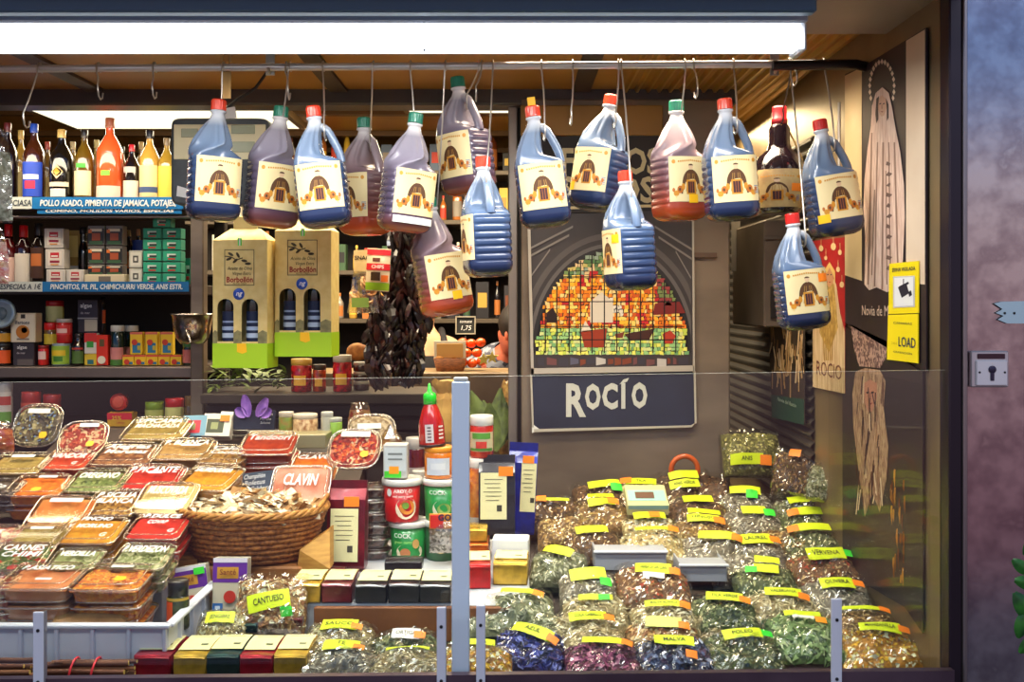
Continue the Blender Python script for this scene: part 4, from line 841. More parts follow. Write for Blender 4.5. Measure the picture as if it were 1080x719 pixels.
for k,(px,py) in enumerate(((510,378),(519,376))):
    t=thing('star_fruit','yellow star-shaped fruit, %s of the two by the dark tray'%['nearer the tomatoes','nearer the pillar'][k],'fruit',P(px,py+8,Yc-.02)); b=MB(); s=W(7,Yc)
    b.slab([(s*(1 if j%2==0 else .45)*math.sin(j*math.pi/5),0,s+s*(1 if j%2==0 else .45)*math.cos(j*math.pi/5)) for j in range(10)],(0,1,0),.02,noisy((226,206,110),(196,170,70),30,.5,.1)); b.build('fruit_body',t)
# ---- people
def person(label, loc, joints, edges, radii, skinm, scale=1., clothes=None, root=0):
    t=thing('person',label,'person',loc)
    me=bpy.data.meshes.new('body'); me.from_pydata([tuple(Vector(j)) for j in joints],edges,[]); me.update()
    o=bpy.data.objects.new('body',me); COL.objects.link(o); md=o.modifiers.new('Skin','SKIN'); md.use_smooth_shade=True
    for i,r in enumerate(radii): me.skin_vertices[0].data[i].radius=r if isinstance(r,tuple) else (r,r)
    me.skin_vertices[0].data[root].use_root=True
    s=o.modifiers.new('Sub','SUBSURF'); s.levels=2; s.render_levels=2
    dg=bpy.context.evaluated_depsgraph_get(); m2=bpy.data.meshes.new_from_object(o.evaluated_get(dg)); bpy.data.objects.remove(o)
    m2.materials.clear(); m2.materials.append(skinm)
    ob=bpy.data.objects.new('body',m2); COL.objects.link(ob); ob.parent=t
    return t,ob
skn=noisy((236,190,150),(214,160,120),12,.55,.02); skn2=noisy((206,110,80),(176,84,64),12,.55,.02)
# first seller: standing, turned away, head bent forward (its head is behind the leaning jug)
J=[(0,0,.95),(0,-.01,1.10),(0,0,1.28),(0,.01,1.42),(0,.03,1.50),(.01,.06,1.57),(.01,.07,1.65),
   (-.17,.01,1.405),(-.22,.04,1.16),(-.16,.16,1.0),(-.10,.24,.98), (.17,.01,1.405),(.215,.05,1.16),(.17,.18,1.02),(.10,.25,.99),
   (-.10,0,.86),(-.10,.0,.46),(-.10,.02,.08),(-.10,.14,.03),(.10,0,.86),(.10,0,.46),(.10,.02,.08),(.10,.14,.03)]
E=[(0,1),(1,2),(2,3),(3,4),(4,5),(5,6),(3,7),(7,8),(8,9),(9,10),(3,11),(11,12),(12,13),(13,14),(0,15),(15,16),(16,17),(17,18),(0,19),(19,20),(20,21),(21,22)]
RD=[(.15,.11),(.125,.095),(.15,.10),(.10,.075),(.052,.052),(.085,.095),(.075,.085),(.062,.055),(.043,.043),(.034,.034),(.028,.018),(.062,.055),(.043,.043),(.034,.034),(.028,.018),.085,.058,.038,.032,.085,.058,.038,.032]
x=P(450,0,5.2).x
def fingers(t, base, dirv, m):
    for k in range(5):
        s=(k-2)*.015; ln=(.045,.062,.068,.062,.05)[k]; b=MB(); o=Vector(base)+Vector((s,.0,0)); d=Vector(dirv)
        if k==0: d=(d+Vector((-.5,0,-.2))).normalized()
        b.tube([o,o+d*ln*.5,o+d*ln*.8+Vector((0,0,-.01)),o+d*ln+Vector((0,0,-.022))],.0085,m,8,taper=[1,1,.9,.6]); b.build('finger',t)
t,bo=person('person seen from behind in a dark sleeveless top, at the rear stall',(x,4.82,0),J,E,RD,skn); t.rotation_euler=(0,0,R(12)); t.scale=(1,1,.985)
fingers(bo,(-.10,.25,.98),(0,1,-.1),skn); fingers(bo,(.10,.26,.99),(0,1,-.1),skn)
b=MB(); blkc=noisy((40,36,42),(24,22,26),40,.8,.1)
def ell(z,a,b_,y=0,x=0,n=28): return [(x+a*math.cos(6.283*k/n),y+b_*math.sin(6.283*k/n),z) for k in range(n)]
b.loft([ell(.90,.175,.14),ell(1.0,.165,.13),ell(1.12,.150,.118),ell(1.25,.172,.125),ell(1.33,.168,.118),ell(1.37,.14,.105)],blkc,c0=False,c1=False)
for s in (-1,1): b.tube([(s*.10,-.10,1.35),(s*.105,-.085,1.42),(s*.10,0,1.485),(s*.10,.08,1.44),(s*.10,.105,1.35)],.016,blkc,8)
b.build('tank_top',t)
b=MB(); b.ball((.01,.035,1.645),.115,noisy((70,44,30),(44,26,18),60,.6,.4,stretch=(4,4,1)),seg=20,sq=(.88,.98,1.08)); b.build('hair',t)
b=MB(); b.loft([ell(.94,.172,.14),ell(.85,.172,.145),ell(.5,.165,.14),ell(.10,.165,.14)],mat((60,60,80),.8)); b.build('skirt',t)
# second seller, bent forward beside the pillar
J2=[(0,0,.92),(0,-.03,1.05),(-.02,-.12,1.20),(-.04,-.22,1.33),(-.04,-.28,1.38),(-.02,-.34,1.42),(-.01,-.37,1.49),
   (-.18,-.20,1.28),(-.21,-.27,1.06),(-.18,-.42,1.02),(-.14,-.49,1.01),(.13,-.20,1.30),(.20,-.27,1.08),(.13,-.42,1.02),(.09,-.49,1.01)]+J[15:]
x=P(526,0,5.0).x
t,bo=person('person bending forward in a grey patterned shirt with dark hair, by the pillar',(x,5.02,0),J2,E,RD,skn2); t.rotation_euler=(0,0,R(20))
fingers(bo,(-.14,-.49,1.01),(0,-1,-.1),skn2); fingers(bo,(.09,-.49,1.01),(0,-1,-.1),skn2)
for obj_,face in ((bo,(-.012,-.415,1.445)),):
    f=Vector(face)
    b=MB()
    b.ball(tuple(f+Vector((0,-.045,0))),.014,skn2,seg=10,sq=(.8,1,1.2)); b.build('nose',t)
    for s in (-1,1): b=MB(); b.ball(tuple(f+Vector((s*.030,-.030,.022))),.010,mat((240,236,230),.3),seg=10); b.ball(tuple(f+Vector((s*.030,-.038,.022))),.005,mat((50,34,26),.3),seg=8); b.build('eye',t)
    b=MB(); b.ball(tuple(f+Vector((0,-.040,-.032))),.020,mat((150,60,56),.5),seg=10,sq=(1,.35,.3)); b.build('mouth',t)
    for s in (-1,1): b=MB(); b.ball(tuple(f+Vector((s*.082,.045,0))),.020,skn2,seg=10,sq=(.35,.7,1.1)); b.build('ear',t)
b=MB(); b.ball((-.012,-.335,1.50),.108,noisy((40,28,24),(22,14,12),60,.6,.4),seg=20,sq=(.95,.98,.92)); b.build('hair',t)
pat=noisy((150,152,166),(70,72,88),46,.8,.1,kind='voronoi',pos=(.4,.6))
def ell2(c,a,b_,tilt,n=28):
    M=Matrix.Translation(c)@Matrix.Rotation(tilt,4,'X'); return [tuple(M@Vector((a*math.cos(6.283*k/n),b_*math.sin(6.283*k/n),0))) for k in range(n)]
b=MB(); b.loft([ell2((0,0,.88),.185,.15,0),ell2((0,-.02,1.02),.165,.13,.2),ell2((-.02,-.10,1.17),.185,.14,.55),ell2((-.04,-.18,1.28),.20,.13,.75),ell2((-.04,-.235,1.345),.13,.09,.8),ell2((-.04,-.26,1.365),.07,.07,.8)],pat,c0=False,c1=False)
for s,e in ((-1,((-.14,-.18,1.30),(-.20,-.20,1.285),(-.245,-.245,1.16),(-.262,-.262,1.10))),(1,((.07,-.18,1.31),(.13,-.20,1.30),(.175,-.245,1.18),(.192,-.262,1.12)))): b.tube(e,.068,pat,14,taper=[.9,1,.85,.8])
b.build('shirt',t)
b=MB(); b.loft([ell(.92,.19,.155),ell(.5,.17,.14),ell(.08,.16,.13)],mat((50,50,60),.8)); b.build('trousers',t)
# yellow-green leafy sack and dark green plant behind the white lidded jar
t=thing('paper_sack','crumpled golden paper sack standing behind the hot sauce bottle','sack',P(468,470,3.05)); b=MB(); q=W(1,3.05)
b.loft([[((w_*math.cos(a)+mnoise.noise(Vector((a*2,z_*.1,1)))*5)*q,(w_*.5*math.sin(a))*q,(z_+mnoise.noise(Vector((a*2,z_*.05,5)))*4)*q) for a in [6.283*k/20 for k in range(20)]] for z_,w_ in ((0,17),(15,19),(35,17),(50,12),(56,7),(64,10),(68,11))],noisy((206,166,90),(160,120,56),14,.7,.4),smooth=False); b.build('sack',t)
b=MB(); 
for k in range(14):
    a=rnd.uniform(-1,1); M=Matrix.Translation((.0,0,.0))@Matrix.Rotation(a*.7,4,'Y')@Matrix.Rotation(rnd.uniform(-.6,.3),4,'X')
    s=rnd.uniform(.13,.19)
    b.patch(lambda u,v:((u-.5)*.055*math.sin(math.pi*(v*.85+.1)),.02*math.sin(2*v)+.012*abs(u-.5),v*s),4,8,noisy((112,132,60),(60,78,34),30,.5,.2),M=M)
t=thing('leafy_bunch','green leafy bunch behind the white-lidded jar','herbs',P(521,475,3.05)); tag(b.build('leaves',t),kind='stuff')
b=MB(); rr=random.Random(9)
b.loft([[((12+2*math.sin(3*a))*W(1,3.1)*k*math.cos(a),.03*k*math.sin(a),W(z_,3.1)+.008*math.sin(5*a+z_)) for a in [6.283*j/16 for j in range(16)]] for z_,k in ((0,.9),(30,1.05),(60,.9),(78,.6))],noisy((226,180,96),(150,100,44),60,.4,.8),smooth=False)
t=thing('amber_bag','glowing amber bag of dried goods beside the steel post','bag',P(537,478,3.2)); b.build('bag_body',t)
# ================================================================== THE SPICE TUB DISPLAY
LK_, LZ = .289, 1.044
def hit(px, py, z0=LZ, k=LK_, h=0.):
    Y = (EZ-z0+2.1*k-h)/(k+(py-HY)/F); return P(px,py,Y)
lp = clear((250,248,244),.006,.05,name='clear_lid',edge=.16); tubp = clear((244,242,236),.06,.12,name='clear_tub',edge=.45)
bead = clear((236,222,196),.30,.25,name='lid_rim',edge=.75)
def powder(c1,c2,s=60): return noisy(c1,c2,s,.75,.5,dist=.003)
def grains(c1,c2,c3=None,s=130): return noisy(c1,c2,s,.6,.7,dist=.004,kind='voronoi',pos=(.3,.6),c3=c3)
def make_tub(label, w, kind, cont, lines=(), strip_=None, stick=None, H=.047, asp=.80, group='clear spice tubs', fill=.70, flakes=None, seed=1, name='spice_tub'):
    t = thing(name,label,'food tub',group=group); a=w/2; d=w*asp/2; ex=7. if kind=='r' else 3.2; seg=40; s=w/.15; H=H*s
    def rg(z,k,off=0.): return [((a*k+off)*sp(math.cos(q),2/ex),(d*k+off)*sp(math.sin(q),2/ex),z) for q in [6.28319*(j+.5)/seg for j in range(seg)]]
    b=MB(); b.loft([rg(.0,.84),rg(.004,.88),rg(.70*H,.955)],tubp,c1=False); b.build('clear_base',t)
    b=MB(); b.loft([rg(.004,.855),rg(fill*H*.9,.925)],cont,c1=False)
    rr=random.Random(seed)
    nx,ny=16,12; ph=rr.uniform(0,50)
    def top(u,v):
        x=(u*2-1); y=(v*2-1); q=max(abs(x),abs(y))
        if q>1e-6 and kind!='r': L=(abs(x)**3+abs(y)**3)**(1/3); x,y=x*q/L,y*q/L
        return (x*a*.925,y*d*.925,fill*H*.9+ (mnoise.noise(Vector((x*2.5+ph,y*2.5,1)))*.006+mnoise.noise(Vector((x*9+ph,y*9,1)))*.002+.004)*min(1,(1-q)*6)*s)
    b.patch(top,nx,ny,cont); 
    if flakes:
        for k in range(flakes[1]):
            u,v=rr.random(),rr.random(); p=Vector(top(.04+.92*u,.04+.92*v)); L=flakes[2]*rr.uniform(.6,1.2)
            M=Matrix.Translation(p+Vector((0,0,.001)))@Matrix.Rotation(rr.uniform(0,6.28),4,'Z')@Matrix.Rotation(rr.uniform(-.5,.5),4,'X')
            b.add([(-L/2,0,0),(0,-L*.3,.001),(L/2,0,0),(0,L*.3,.001)],[(0,1,2,3)],rr.choice(flakes[0]),False,M)
    b.build('contents',t)
    b=MB(); b.loft([rg(.74*H,.99),rg(.84*H,.965),rg(.88*H,.90),rg(.97*H,.895),rg(.985*H,.87)],lp,c0=False,c1=True); lid=b.build('clear_lid',t)
    b=MB()
    for z,k,r_ in ((.745*H,1.0,.0026*s),(.975*H,.885,.0014*s)):
        path=rg(z,k); path=path+[path[0],path[1]]; b.tube(path,r_,bead,6)
    b.build('rim',lid)
    z=H*.985+.0008
    if lines:
        b=MB()
        for (s_,x,y,sz,wd) in lines: b.text(s_,sz*w,inkw,frame((x*a,y*d,z),(1,0,0),(0,1,0)),bold=.022,shear=.18,width=wd*w if wd else None)
        b.build('hand_lettering',lid)
    if strip_:
        x,y,wd,ht=strip_; b=MB(); b.bev((x*a,y*d,z),(wd*w,ht*w,.0006),.0002,paper); b.build('paper_strip',lid)
    if stick:
        x,y,c=stick; b=MB(); r_=.075*w; b.add([(x*a+r_*q[0],y*d+r_*q[1],z+.0006) for q in ((-1,-.7),(-.3,-1),(.8,-.8),(1.1,0),(.8,.8),(-.5,.9),(-1.1,.3))],[tuple(range(7))],c); b.build('price_sticker',lid)
    return t, H
def two(a_,b_): return [(a_,0,.42,.24,.74),(b_,.05,-.08,.22,.70)]
def one(a_,y=.45,w=.66,s=.19): return [(a_,0,y-.18,s*1.45,min(.8,w*1.15))]
RO=powder((186,48,6),(214,70,10)); RED_=powder((186,20,4),(214,38,8)); OR_=powder((220,100,0),(240,136,6)); TAN=powder((166,124,64),(196,158,92)); GOLDP=powder((196,126,4),(220,158,20))
OLV=powder((140,118,46),(176,152,78)); GRH=grains((120,140,70),(170,180,110),(90,106,50)); BRN=grains((140,84,44),(190,130,76),(110,60,30)); CRM=powder((214,186,112),(232,212,156),14); PINKB=powder((200,110,50),(220,146,90),30)
SEEDS=grains((170,120,40),(220,176,90),(120,80,30)); MIXG=grains((80,110,50),(200,190,130),(190,60,40),90); PALEG=grains((150,160,100),(214,212,170),(110,120,70),110); REDMIX=grains((150,40,36),(206,90,70),(220,190,150),90); ORG2=grains((220,120,6),(240,160,24),(186,80,8),120)
fl=lambda cs,n,L:([mat(c,.6) for c in cs],n,L)
tubs = [  # lid centre px, lid width px, tilt, turn, kind, contents, lettering, strip, sticker, stack, raise, short label
 (165,448,66,0,0,'r',OLV,two('S/PICAMA','MACHACADA'),None,None,2,0,'olive-tan tub with two written lines, rearmost of the flat tubs',None),
 (195,470,60,0,2,'r',TAN,one('P. BLANCA',.55),(.2,.1,.34,.07),None,2,0,'tan tub with a white strip, just right of the speckled brown tub',None),
 (132,475,64,0,-2,'r',BRN,two('Alegrias','Morunas'),None,None,2,0,'speckled brown tub with slanted writing, before the rearmost olive-tan tub',None),
 (238,476,52,0,-14,'r',SEEDS,two('Caldo','Cocido'),None,None,1,0,'turned tub of golden seeds beside the high red-orange stack',None),
 (283,464,58,5,0,'r',RO,one('Tandoori',.45),None,None,3,.02,'red-orange powder tub, topmost of its stack of three',None),
 (331,484,46,0,0,'r',OR_,one('CLAVO',.45),None,None,2,0,'orange tub half hidden behind the propped crayfish-pink tub',None),
 (20,485,58,0,0,'r',OLV,(),(0,.45,.42,.10),None,2,0,'greenish tan tub with a plain strip, before the upright oval tub',None),
 (71,482,50,3,-4,'r',RO,one('VANDOR',.35,.64,.2)+[('G',.5,-.6,.16,None)],None,None,2,0,'dark orange-red tub written VANDOR, before the oval chilli tub',None),
 (160,499,64,2,0,'r',RED_,one('P.PICANTE',.5,.7),(.1,.1,.22,.07),None,2,0,'bright red tub written P.PICANTE',None),
 (221,500,62,4,-16,'r',GOLDP,one('SALIMEN.RAMA',.55,.6,.15),None,None,2,.015,'golden yellow tub turned aslant, left of the mushroom basket slate',None),
 (103,503,60,2,-2,'r',GRH,one('OREGANO',.35,.6,.2),None,None,2,0,'green herb tub written OREGANO',None),
 (41,508,60,0,0,'r',OR_,(),(.15,.55,.32,.09),(.15,-.7,syel),2,0,'bright orange tub with a white strip and yellow sticker',None),
 (0,511,44,0,0,'r',grains((60,50,44),(110,96,86)),one('Co',.0,.3,.2),None,None,2,0,'dark tub written in white, cut by the frame edge',None),
 (63,536,64,12,-2,'r',powder((216,110,30),(240,196,110),6),(),(.05,.55,.55,.10),None,2,0,'propped orange and cream tub with a long white strip',None),
 (120,527,56,6,-2,'r',SEEDS,two('P.SICILIA','BLANCA'),None,None,2,0,'speckled tub with a pale rim and dense writing, left of the cream tub',None),
 (174,522,62,14,-6,'r',CRM,one('MUSCOVADA',.5,.6,.2),None,None,2,.012,'cream-coloured propped tub with grey writing',None),
 (166,552,60,2,-3,'r',RED_,[('P.DULCE',0,.65,.18,.66),('COVAP',-.05,.15,.17,.36),('G',.6,-.55,.15,None)],None,None,2,0,'vivid red tub written P.DULCE, before the cream tub',None),
 (96,555,66,2,-2,'r',GOLDP,[('PINCHO',0,.6,.16,.5),('V. MORUNO',-.05,.05,.17,.7),('G',.55,-.6,.15,None)],None,None,2,0,'mustard yellow tub written V. MORUNO',None),
 (38,562,58,0,0,'r',OLV,(),(.05,.5,.42,.09),None,2,0,'olive-tan tub with a plain strip, left of the mustard yellow tub',None),
 (-4,560,46,0,0,'r',REDMIX,one('AS',.1,.3,.2),None,None,2,0,'red speckled tub cut by the frame edge, beside the olive-tan strip tub',None),
 (21,583,60,4,0,'r',MIXG,two('CARNES','CHIMI'),None,None,2,0,'green and red mixed herb tub written CARNES',fl([(70,110,40),(190,50,36),(220,210,170),(110,140,60)],120,.008)),
 (80,586,52,0,0,'r',PALEG,one('VERDILLA',.4,.62),None,None,2,0,'pale green tub between the mixed herb tub and the light green one',None),
 (150,583,60,2,-4,'r',PALEG,one('P.VERDEZON',.5,.7,.2),None,None,2,.005,'light green herb tub with bold white writing above the orange front tubs',fl([(130,150,80),(200,206,160),(90,110,50)],140,.007)),
 (-8,610,50,0,0,'r',REDMIX,one('DS',.2,.3,.2),None,None,3,0,'dark pink tub cut by the frame edge, in the front row',None),
 (46,603,76,0,-1,'r',PINKB,one('P.ASIATICO',.55,.62,.14),(.2,-.55,.22,.06),None,3,.004,'front tub of pale orange powder, topmost of the stack beside the bracket',None),
 (119,604,76,0,-1,'r',ORG2,(),(.1,.62,.32,.10),(.35,-.45,syel),3,.004,'front tub of orange-yellow grains with yellow sticker, topmost of its stack',fl([(244,180,40),(226,130,16),(250,206,90)],160,.008)),
]
low=['beneath it','lowest beneath it']
bedz={}
for (px,py,wd,tx,rz,kind,cont,lines,stp,stk,n,up,lb,flk) in tubs:
    c=hit(px,py,h=up); w_=W(wd,c.y); slope=math.atan(LK_)+R(tx)
    if py>595: slope=R(9)
    t,H=make_tub(lb,w_,kind,cont,lines,stp,stk,flakes=flk,seed=px+py)
    rot=Matrix.Rotation(R(rz),4,'Z')@Matrix.Rotation(slope,4,'X'); up_=rot@Vector((0,0,1)); t.rotation_euler=rot.to_euler(); t.location=c-up_*H
    rot0=Matrix.Rotation(R(rz),4,'Z')@Matrix.Rotation(math.atan(LK_) if py<595 else slope,4,'X'); u0=rot0@Vector((0,0,1)); base=c-up_*H-Vector((0,0,.012*math.sin(R(tx))*4))
    pitch=H*.86
    for k in range(1,n):
        head=lb.split(',')[0]
        q,H2=make_tub(('clear tub stacked %s the %s'%('just below' if k==1 else 'second below',' '.join(head.split()[:10]))),w_,kind,cont,(),None,None,seed=px+py+k)
        q.rotation_euler=rot0.to_euler(); q.location=base-u0*pitch*k
# oval and propped tubs
def propped(label, px,py,wd,Y,tilt,rz,kind,cont,lines=(),stp=None,stk=None,asp=.82,flk=None):
    c=P(px,py,Y); w_=W(wd,Y); t,H=make_tub(label,w_,kind,cont,lines,stp,stk,asp=asp,flakes=flk,seed=px,H=.036)
    rot=Matrix.Rotation(R(rz),4,'Z')@Matrix.Rotation(R(tilt),4,'X'); t.rotation_euler=rot.to_euler(); t.location=c-(rot@Vector((0,0,1)))*H; return t
propped('upright oval tub of mixed peppercorns with a white strip, at the rear left',38,447,52,2.80,62,-3,'o',grains((90,80,60),(190,180,130),(40,34,30),90),(),(0,.62,.46,.10),(.40,-.50,syel),.92,fl([(200,190,150),(60,50,40),(150,150,70),(120,150,190)],120,.009))
propped('oval tub of red and pale chillies, leaning right of the upright oval tub',87,460,50,2.76,46,3,'o',REDMIX,(),(.15,.66,.40,.10),(.40,-.42,syel),.90,fl([(170,40,34),(206,90,60),(226,196,150),(120,30,26)],160,.010))
propped('propped pinkish tub with bright glare leaning on the mushroom basket',315,514,64,2.50,52,-4,'r',powder((206,120,90),(226,190,170),10),one('CLAVIN',.5,.5,.2),None,None,.88)
propped('propped oval tub of red dried peppers with orange sticker, on the dark tub stack',373,471,56,2.58,50,-5,'o',REDMIX,(),(0,.66,.56,.12),(.45,-.35,mat((255,170,26),.5)),.86,fl([(170,30,26),(206,70,36),(120,16,20),(226,120,60)],220,.013))
propped('empty-looking clear oval tub behind the red pepper tub',392,455,50,2.80,58,8,'o',grains((150,130,100),(190,176,150)),(),(-.1,.3,.5,.12),None,.86)
# sloping board below the tubs
b=MB(); off=-.098; y0_,y1_=2.16,3.06; xl_,xr_=-1.3,-.40
def bz(y): return LZ+LK_*(y-2.1)+off
bm=noisy((70,56,48),(46,36,32),8,.6,.1)
y0_=2.335
for xr_,ya,yb in ((-.80,y0_,2.62),(-.40,2.62,y1_)):
    b.add([(xl_,ya,bz(ya)),(xr_,ya,bz(ya)),(xr_,yb,bz(yb)),(xl_,yb,bz(yb)),(xl_,ya,.88),(xr_,ya,.88),(xr_,yb,.88),(xl_,yb,.88)],[(0,1,2,3),(4,5,1,0),(5,6,2,1),(7,4,0,3),(6,7,3,2),(7,6,5,4)],bm)
tag(b.build('sloping_display_stand'),'dark sloping stand carrying the rows of clear spice tubs','display stand')
b=MB(); b.bev((-.27,2.94,1.03),(.25,.24,.32),.004,mat((58,48,44),.6)); tag(b.build('rear_display_block'),'dark block carrying the packs behind the mushroom basket','display stand')
# white crate in front
t=thing('plastic_crate','translucent white plastic crate under the front tubs','crate',(0,0,0))
cz0=.879; zt_=P(0,657,2.02).z; x0,x1=-1.3,P(176,0,2.02).x; cm=noisy((232,236,244),(212,216,228),6,.35,.05)
b=MB(); th=.006
b.bev(((x0+x1)/2,2.02,(cz0+zt_)/2),(x1-x0,th,zt_-cz0),.001,cm); b.bev((x1,2.17,(cz0+zt_)/2),(th,.30,zt_-cz0),.001,cm); b.bev(((x0+x1)/2,2.32,(cz0+zt_)/2),(x1-x0,th,zt_-cz0),.001,cm); b.bev(((x0+x1)/2,2.17,cz0+.003),(x1-x0,.30,.006),.001,cm); b.build('crate_walls',t)
b=MB(); b.bev(((x0+x1)/2,2.014,zt_-.003),(x1-x0+.02,.020,.008),.002,cm); b.bev((x1+.006,2.17,zt_-.003),(.020,.31,.008),.002,cm); b.build('rim',t)
for k in range(9):
    xx=P(176-k*38,0,2.012).x; 
    if xx>x0: b=MB(); b.bev((xx-.004,2.013,(cz0+zt_)/2),(.007,.010,zt_-cz0),.001,mat((214,218,234),.35)); b.build('rib',t)
for yy in (2.08,2.16,2.24): b=MB(); b.bev((x1+.005,yy,(cz0+zt_)/2),(.010,.007,zt_-cz0),.001,mat((214,218,234),.35)); b.build('rib',t)
b=MB(); b.slab([P(55,656,2.05),P(132,656,2.05),P(125,645,2.07),P(98,643,2.07),P(58,650,2.07)],(0,1,.2),.12,noisy((160,120,70),(130,92,50),20,.7,.1)); tag(b.build('cardboard_flap'),'brown cardboard flap sticking out under the front tubs','cardboard')
carton('tall grey box end below the light green herb tub',P(168,655,2.30),W(22,2.3),.10,W(48,2.3),(116,112,120),rough=.4,name='grey_box')
# bundles of liquorice sticks
def sticks(label,px0,px1,Y,seed,n=22,ends=False):
    rr=random.Random(seed); x0,x1=P(px0,0,Y).x,P(px1,0,Y).x; t=thing('liquorice_stick_bundle',label,'sticks',((x0+x1)/2,Y,.880),group='bundles of liquorice sticks'); b=MB(); L=x1-x0
    mm=[noisy((120,70,44),(76,40,26),60,.6,.5,stretch=(.2,1,1)),noisy((150,96,60),(104,62,38),60,.6,.5,stretch=(.2,1,1))]; yl=mat((226,190,96),.6)
    for k in range(n):
        y=rr.uniform(-.018,.018); z=.005+rr.uniform(0,.036)*(1-abs(y)/.03); r_=rr.uniform(.0036,.0058); a=rr.uniform(-.06,.06); s=rr.uniform(-.02,.02)
        p0=Vector((-L/2+s,y-a*L/2,z)); p1=Vector((L/2+s,y+a*L/2*.5,z+rr.uniform(-.002,.004)))
        b.tube([p0,p0.lerp(p1,.35)+Vector((0,rr.uniform(-.002,.002),rr.uniform(-.002,.002))),p0.lerp(p1,.7),p1],r_,rr.choice(mm),7)
        for e_ in (p0,p1):
            d_=(e_-(p0+p1)/2).normalized(); b.tube([e_-d_*.0005,e_+d_*.0006],r_*.85,yl,7)
    tag(b.build('sticks',t),kind='stuff')
    for f in ((.32,.60) if not ends else (.15,)):
        b=MB(); xx=-L/2+L*f; b.tube([(xx+.004*math.sin(a),-.024*math.cos(a),.021+.024*math.sin(a)) for a in [6.283*j/14 for j in range(15)]],.0022,mat((226,50,60),.4),7); b.build('red_band',t)
sticks('bundle of liquorice sticks with two red bands right of the bracket',52,134,1.972,1)
sticks('bundle of liquorice sticks cut by the frame edge, left of the bracket',-30,34,1.972,2,26,True)
# ================================================================== MIDDLE: BASKET, PACKS, POTS
stepz=.955
b=MB(); xa,xb=P(300,0,2.2).x,P(560,0,2.2).x; b.bev(((xa+xb)/2,2.524,(.879+stepz)/2),(xb-xa,.60,stepz-.879),.004,noisy((206,210,218),(190,194,204),8,.4,.05)); tag(b.build('white_display_step'),'white step under the pots and foil packs left of the pillar','display stand')
b=MB(); zb_=P(0,592,2.40).z; b.bev((-.585,2.47,(.88+zb_)/2),(.22,.24,zb_-.88),.004,noisy((170,112,54),(140,88,40),12,.6,.15,stretch=(1,1,6))); tag(b.build('wooden_box'),'brown wooden box under the mushroom basket','box')
b=MB(); b.bev((( P(330,0,2.19).x+P(545,0,2.19).x)/2,2.205,.917),(P(545,0,2.19).x-P(330,0,2.19).x,.012,.073),.002,noisy((150,92,44),(110,64,32),8,.6,.1)); tag(b.build('brown_cardboard_panel'),'brown cardboard panel before the white step, behind the crackly bags','cardboard')
# round wicker basket with dried mushrooms
Y=2.45; c=P(267,590,Y); q=W(1,Y); t=thing('wicker_basket','round wicker basket filled with dried mushrooms','basket',(c.x,Y,zb_+.002))
wk=noisy((176,112,50),(112,60,24),120,.6,.6,stretch=(1,1,1)); wk2=noisy((206,146,66),(150,96,40),80,.55,.5)
zr=lambda a:(58-6*math.sin(a)*0)*q
b=MB(); nseg=72; levels=9
for li in range(levels):
    z0=(4+48*li/levels)*q; r0=(58+18*(li/levels)**.8)*q
    b.tube([(r0*math.cos(a)+.0016*math.cos(a)*math.sin(18*a+li*math.pi),r0*.80*math.sin(a)+.0016*math.sin(18*a+li*math.pi),z0) for a in [6.28319*k/nseg for k in range(nseg+1)]],3.3*q,wk,6)
b.loft([[(56*q*math.cos(a),56*.8*q*math.sin(a),2*q) for a in [6.283*k/36 for k in range(36)]],[(74*q*math.cos(a),74*.8*q*math.sin(a),50*q) for a in [6.283*k/36 for k in range(36)]]],noisy((110,64,30),(80,44,20),90,.7,.4),c1=False); b.build('woven_side',t)
b=MB()
for k in range(3):
    b.tube([((77+1.6*math.cos(14*a+k*2.1))*q*math.cos(a),(77+1.6*math.cos(14*a+k*2.1))*.8*q*math.sin(a),(52+2.2*math.sin(14*a+k*2.1))*q) for a in [6.28319*j/140 for j in range(141)]],2.3*q,wk2,6)
b.build('braided_rim',t)
for s in (0,math.pi):
    b=MB(); b.tube([((76+2)*q*math.cos(s+a),77*.8*q*math.sin(s+a),(54+9*math.cos(a*4.0))*q) for a in [-.38+.76*j/12 for j in range(13)]],2.4*q,wk2,6); b.build('handle',t)
m=thing('dried_mushrooms','heap of pale dried mushroom slices in the wicker basket','mushrooms',(c.x,Y,zb_+.002)); b=MB(); rr=random.Random(21)
mm=[noisy((250,240,214),(226,206,160),60,.7,.3),noisy((236,218,176),(190,156,104),60,.7,.3),noisy((196,150,90),(140,96,50),60,.7,.3),noisy((250,244,226),(226,210,176),60,.7,.3)]
b.loft([[(k_*q*math.cos(a),k_*.8*q*math.sin(a),z_*q) for a in [6.283*j/30 for j in range(30)]] for k_,z_ in ((60,10),(70,46),(52,54),(20,60))],mm[2])
for k in range(400):
    a=rr.uniform(0,6.283); r_=70*math.sqrt(rr.random()); z=(44+18*(1-(r_/72)**2)+rr.uniform(-2,4)); L=rr.uniform(5.5,12)*q
    M=Matrix.Translation((r_*q*math.cos(a),r_*.8*q*math.sin(a),z*q))@Matrix.Rotation(rr.uniform(0,6.28),4,'Z')@Matrix.Rotation(rr.uniform(-.9,.9),4,'X')@Matrix.Rotation(rr.uniform(-.5,.5),4,'Y')
    cu=rr.uniform(-.4,.4)
    b.patch(lambda u,v:((u-.5)*L*2*(1-.3*math.sin(6*v)),(v-.5)*L*rr.choice((.8,1)),cu*L*(u-.5)**2*4+.12*L*math.sin(5*v+k)),3,2,rr.choices(mm,(4,3,3,3))[0],M=M)
tag(b.build('mushroom_slices',m),kind='stuff')
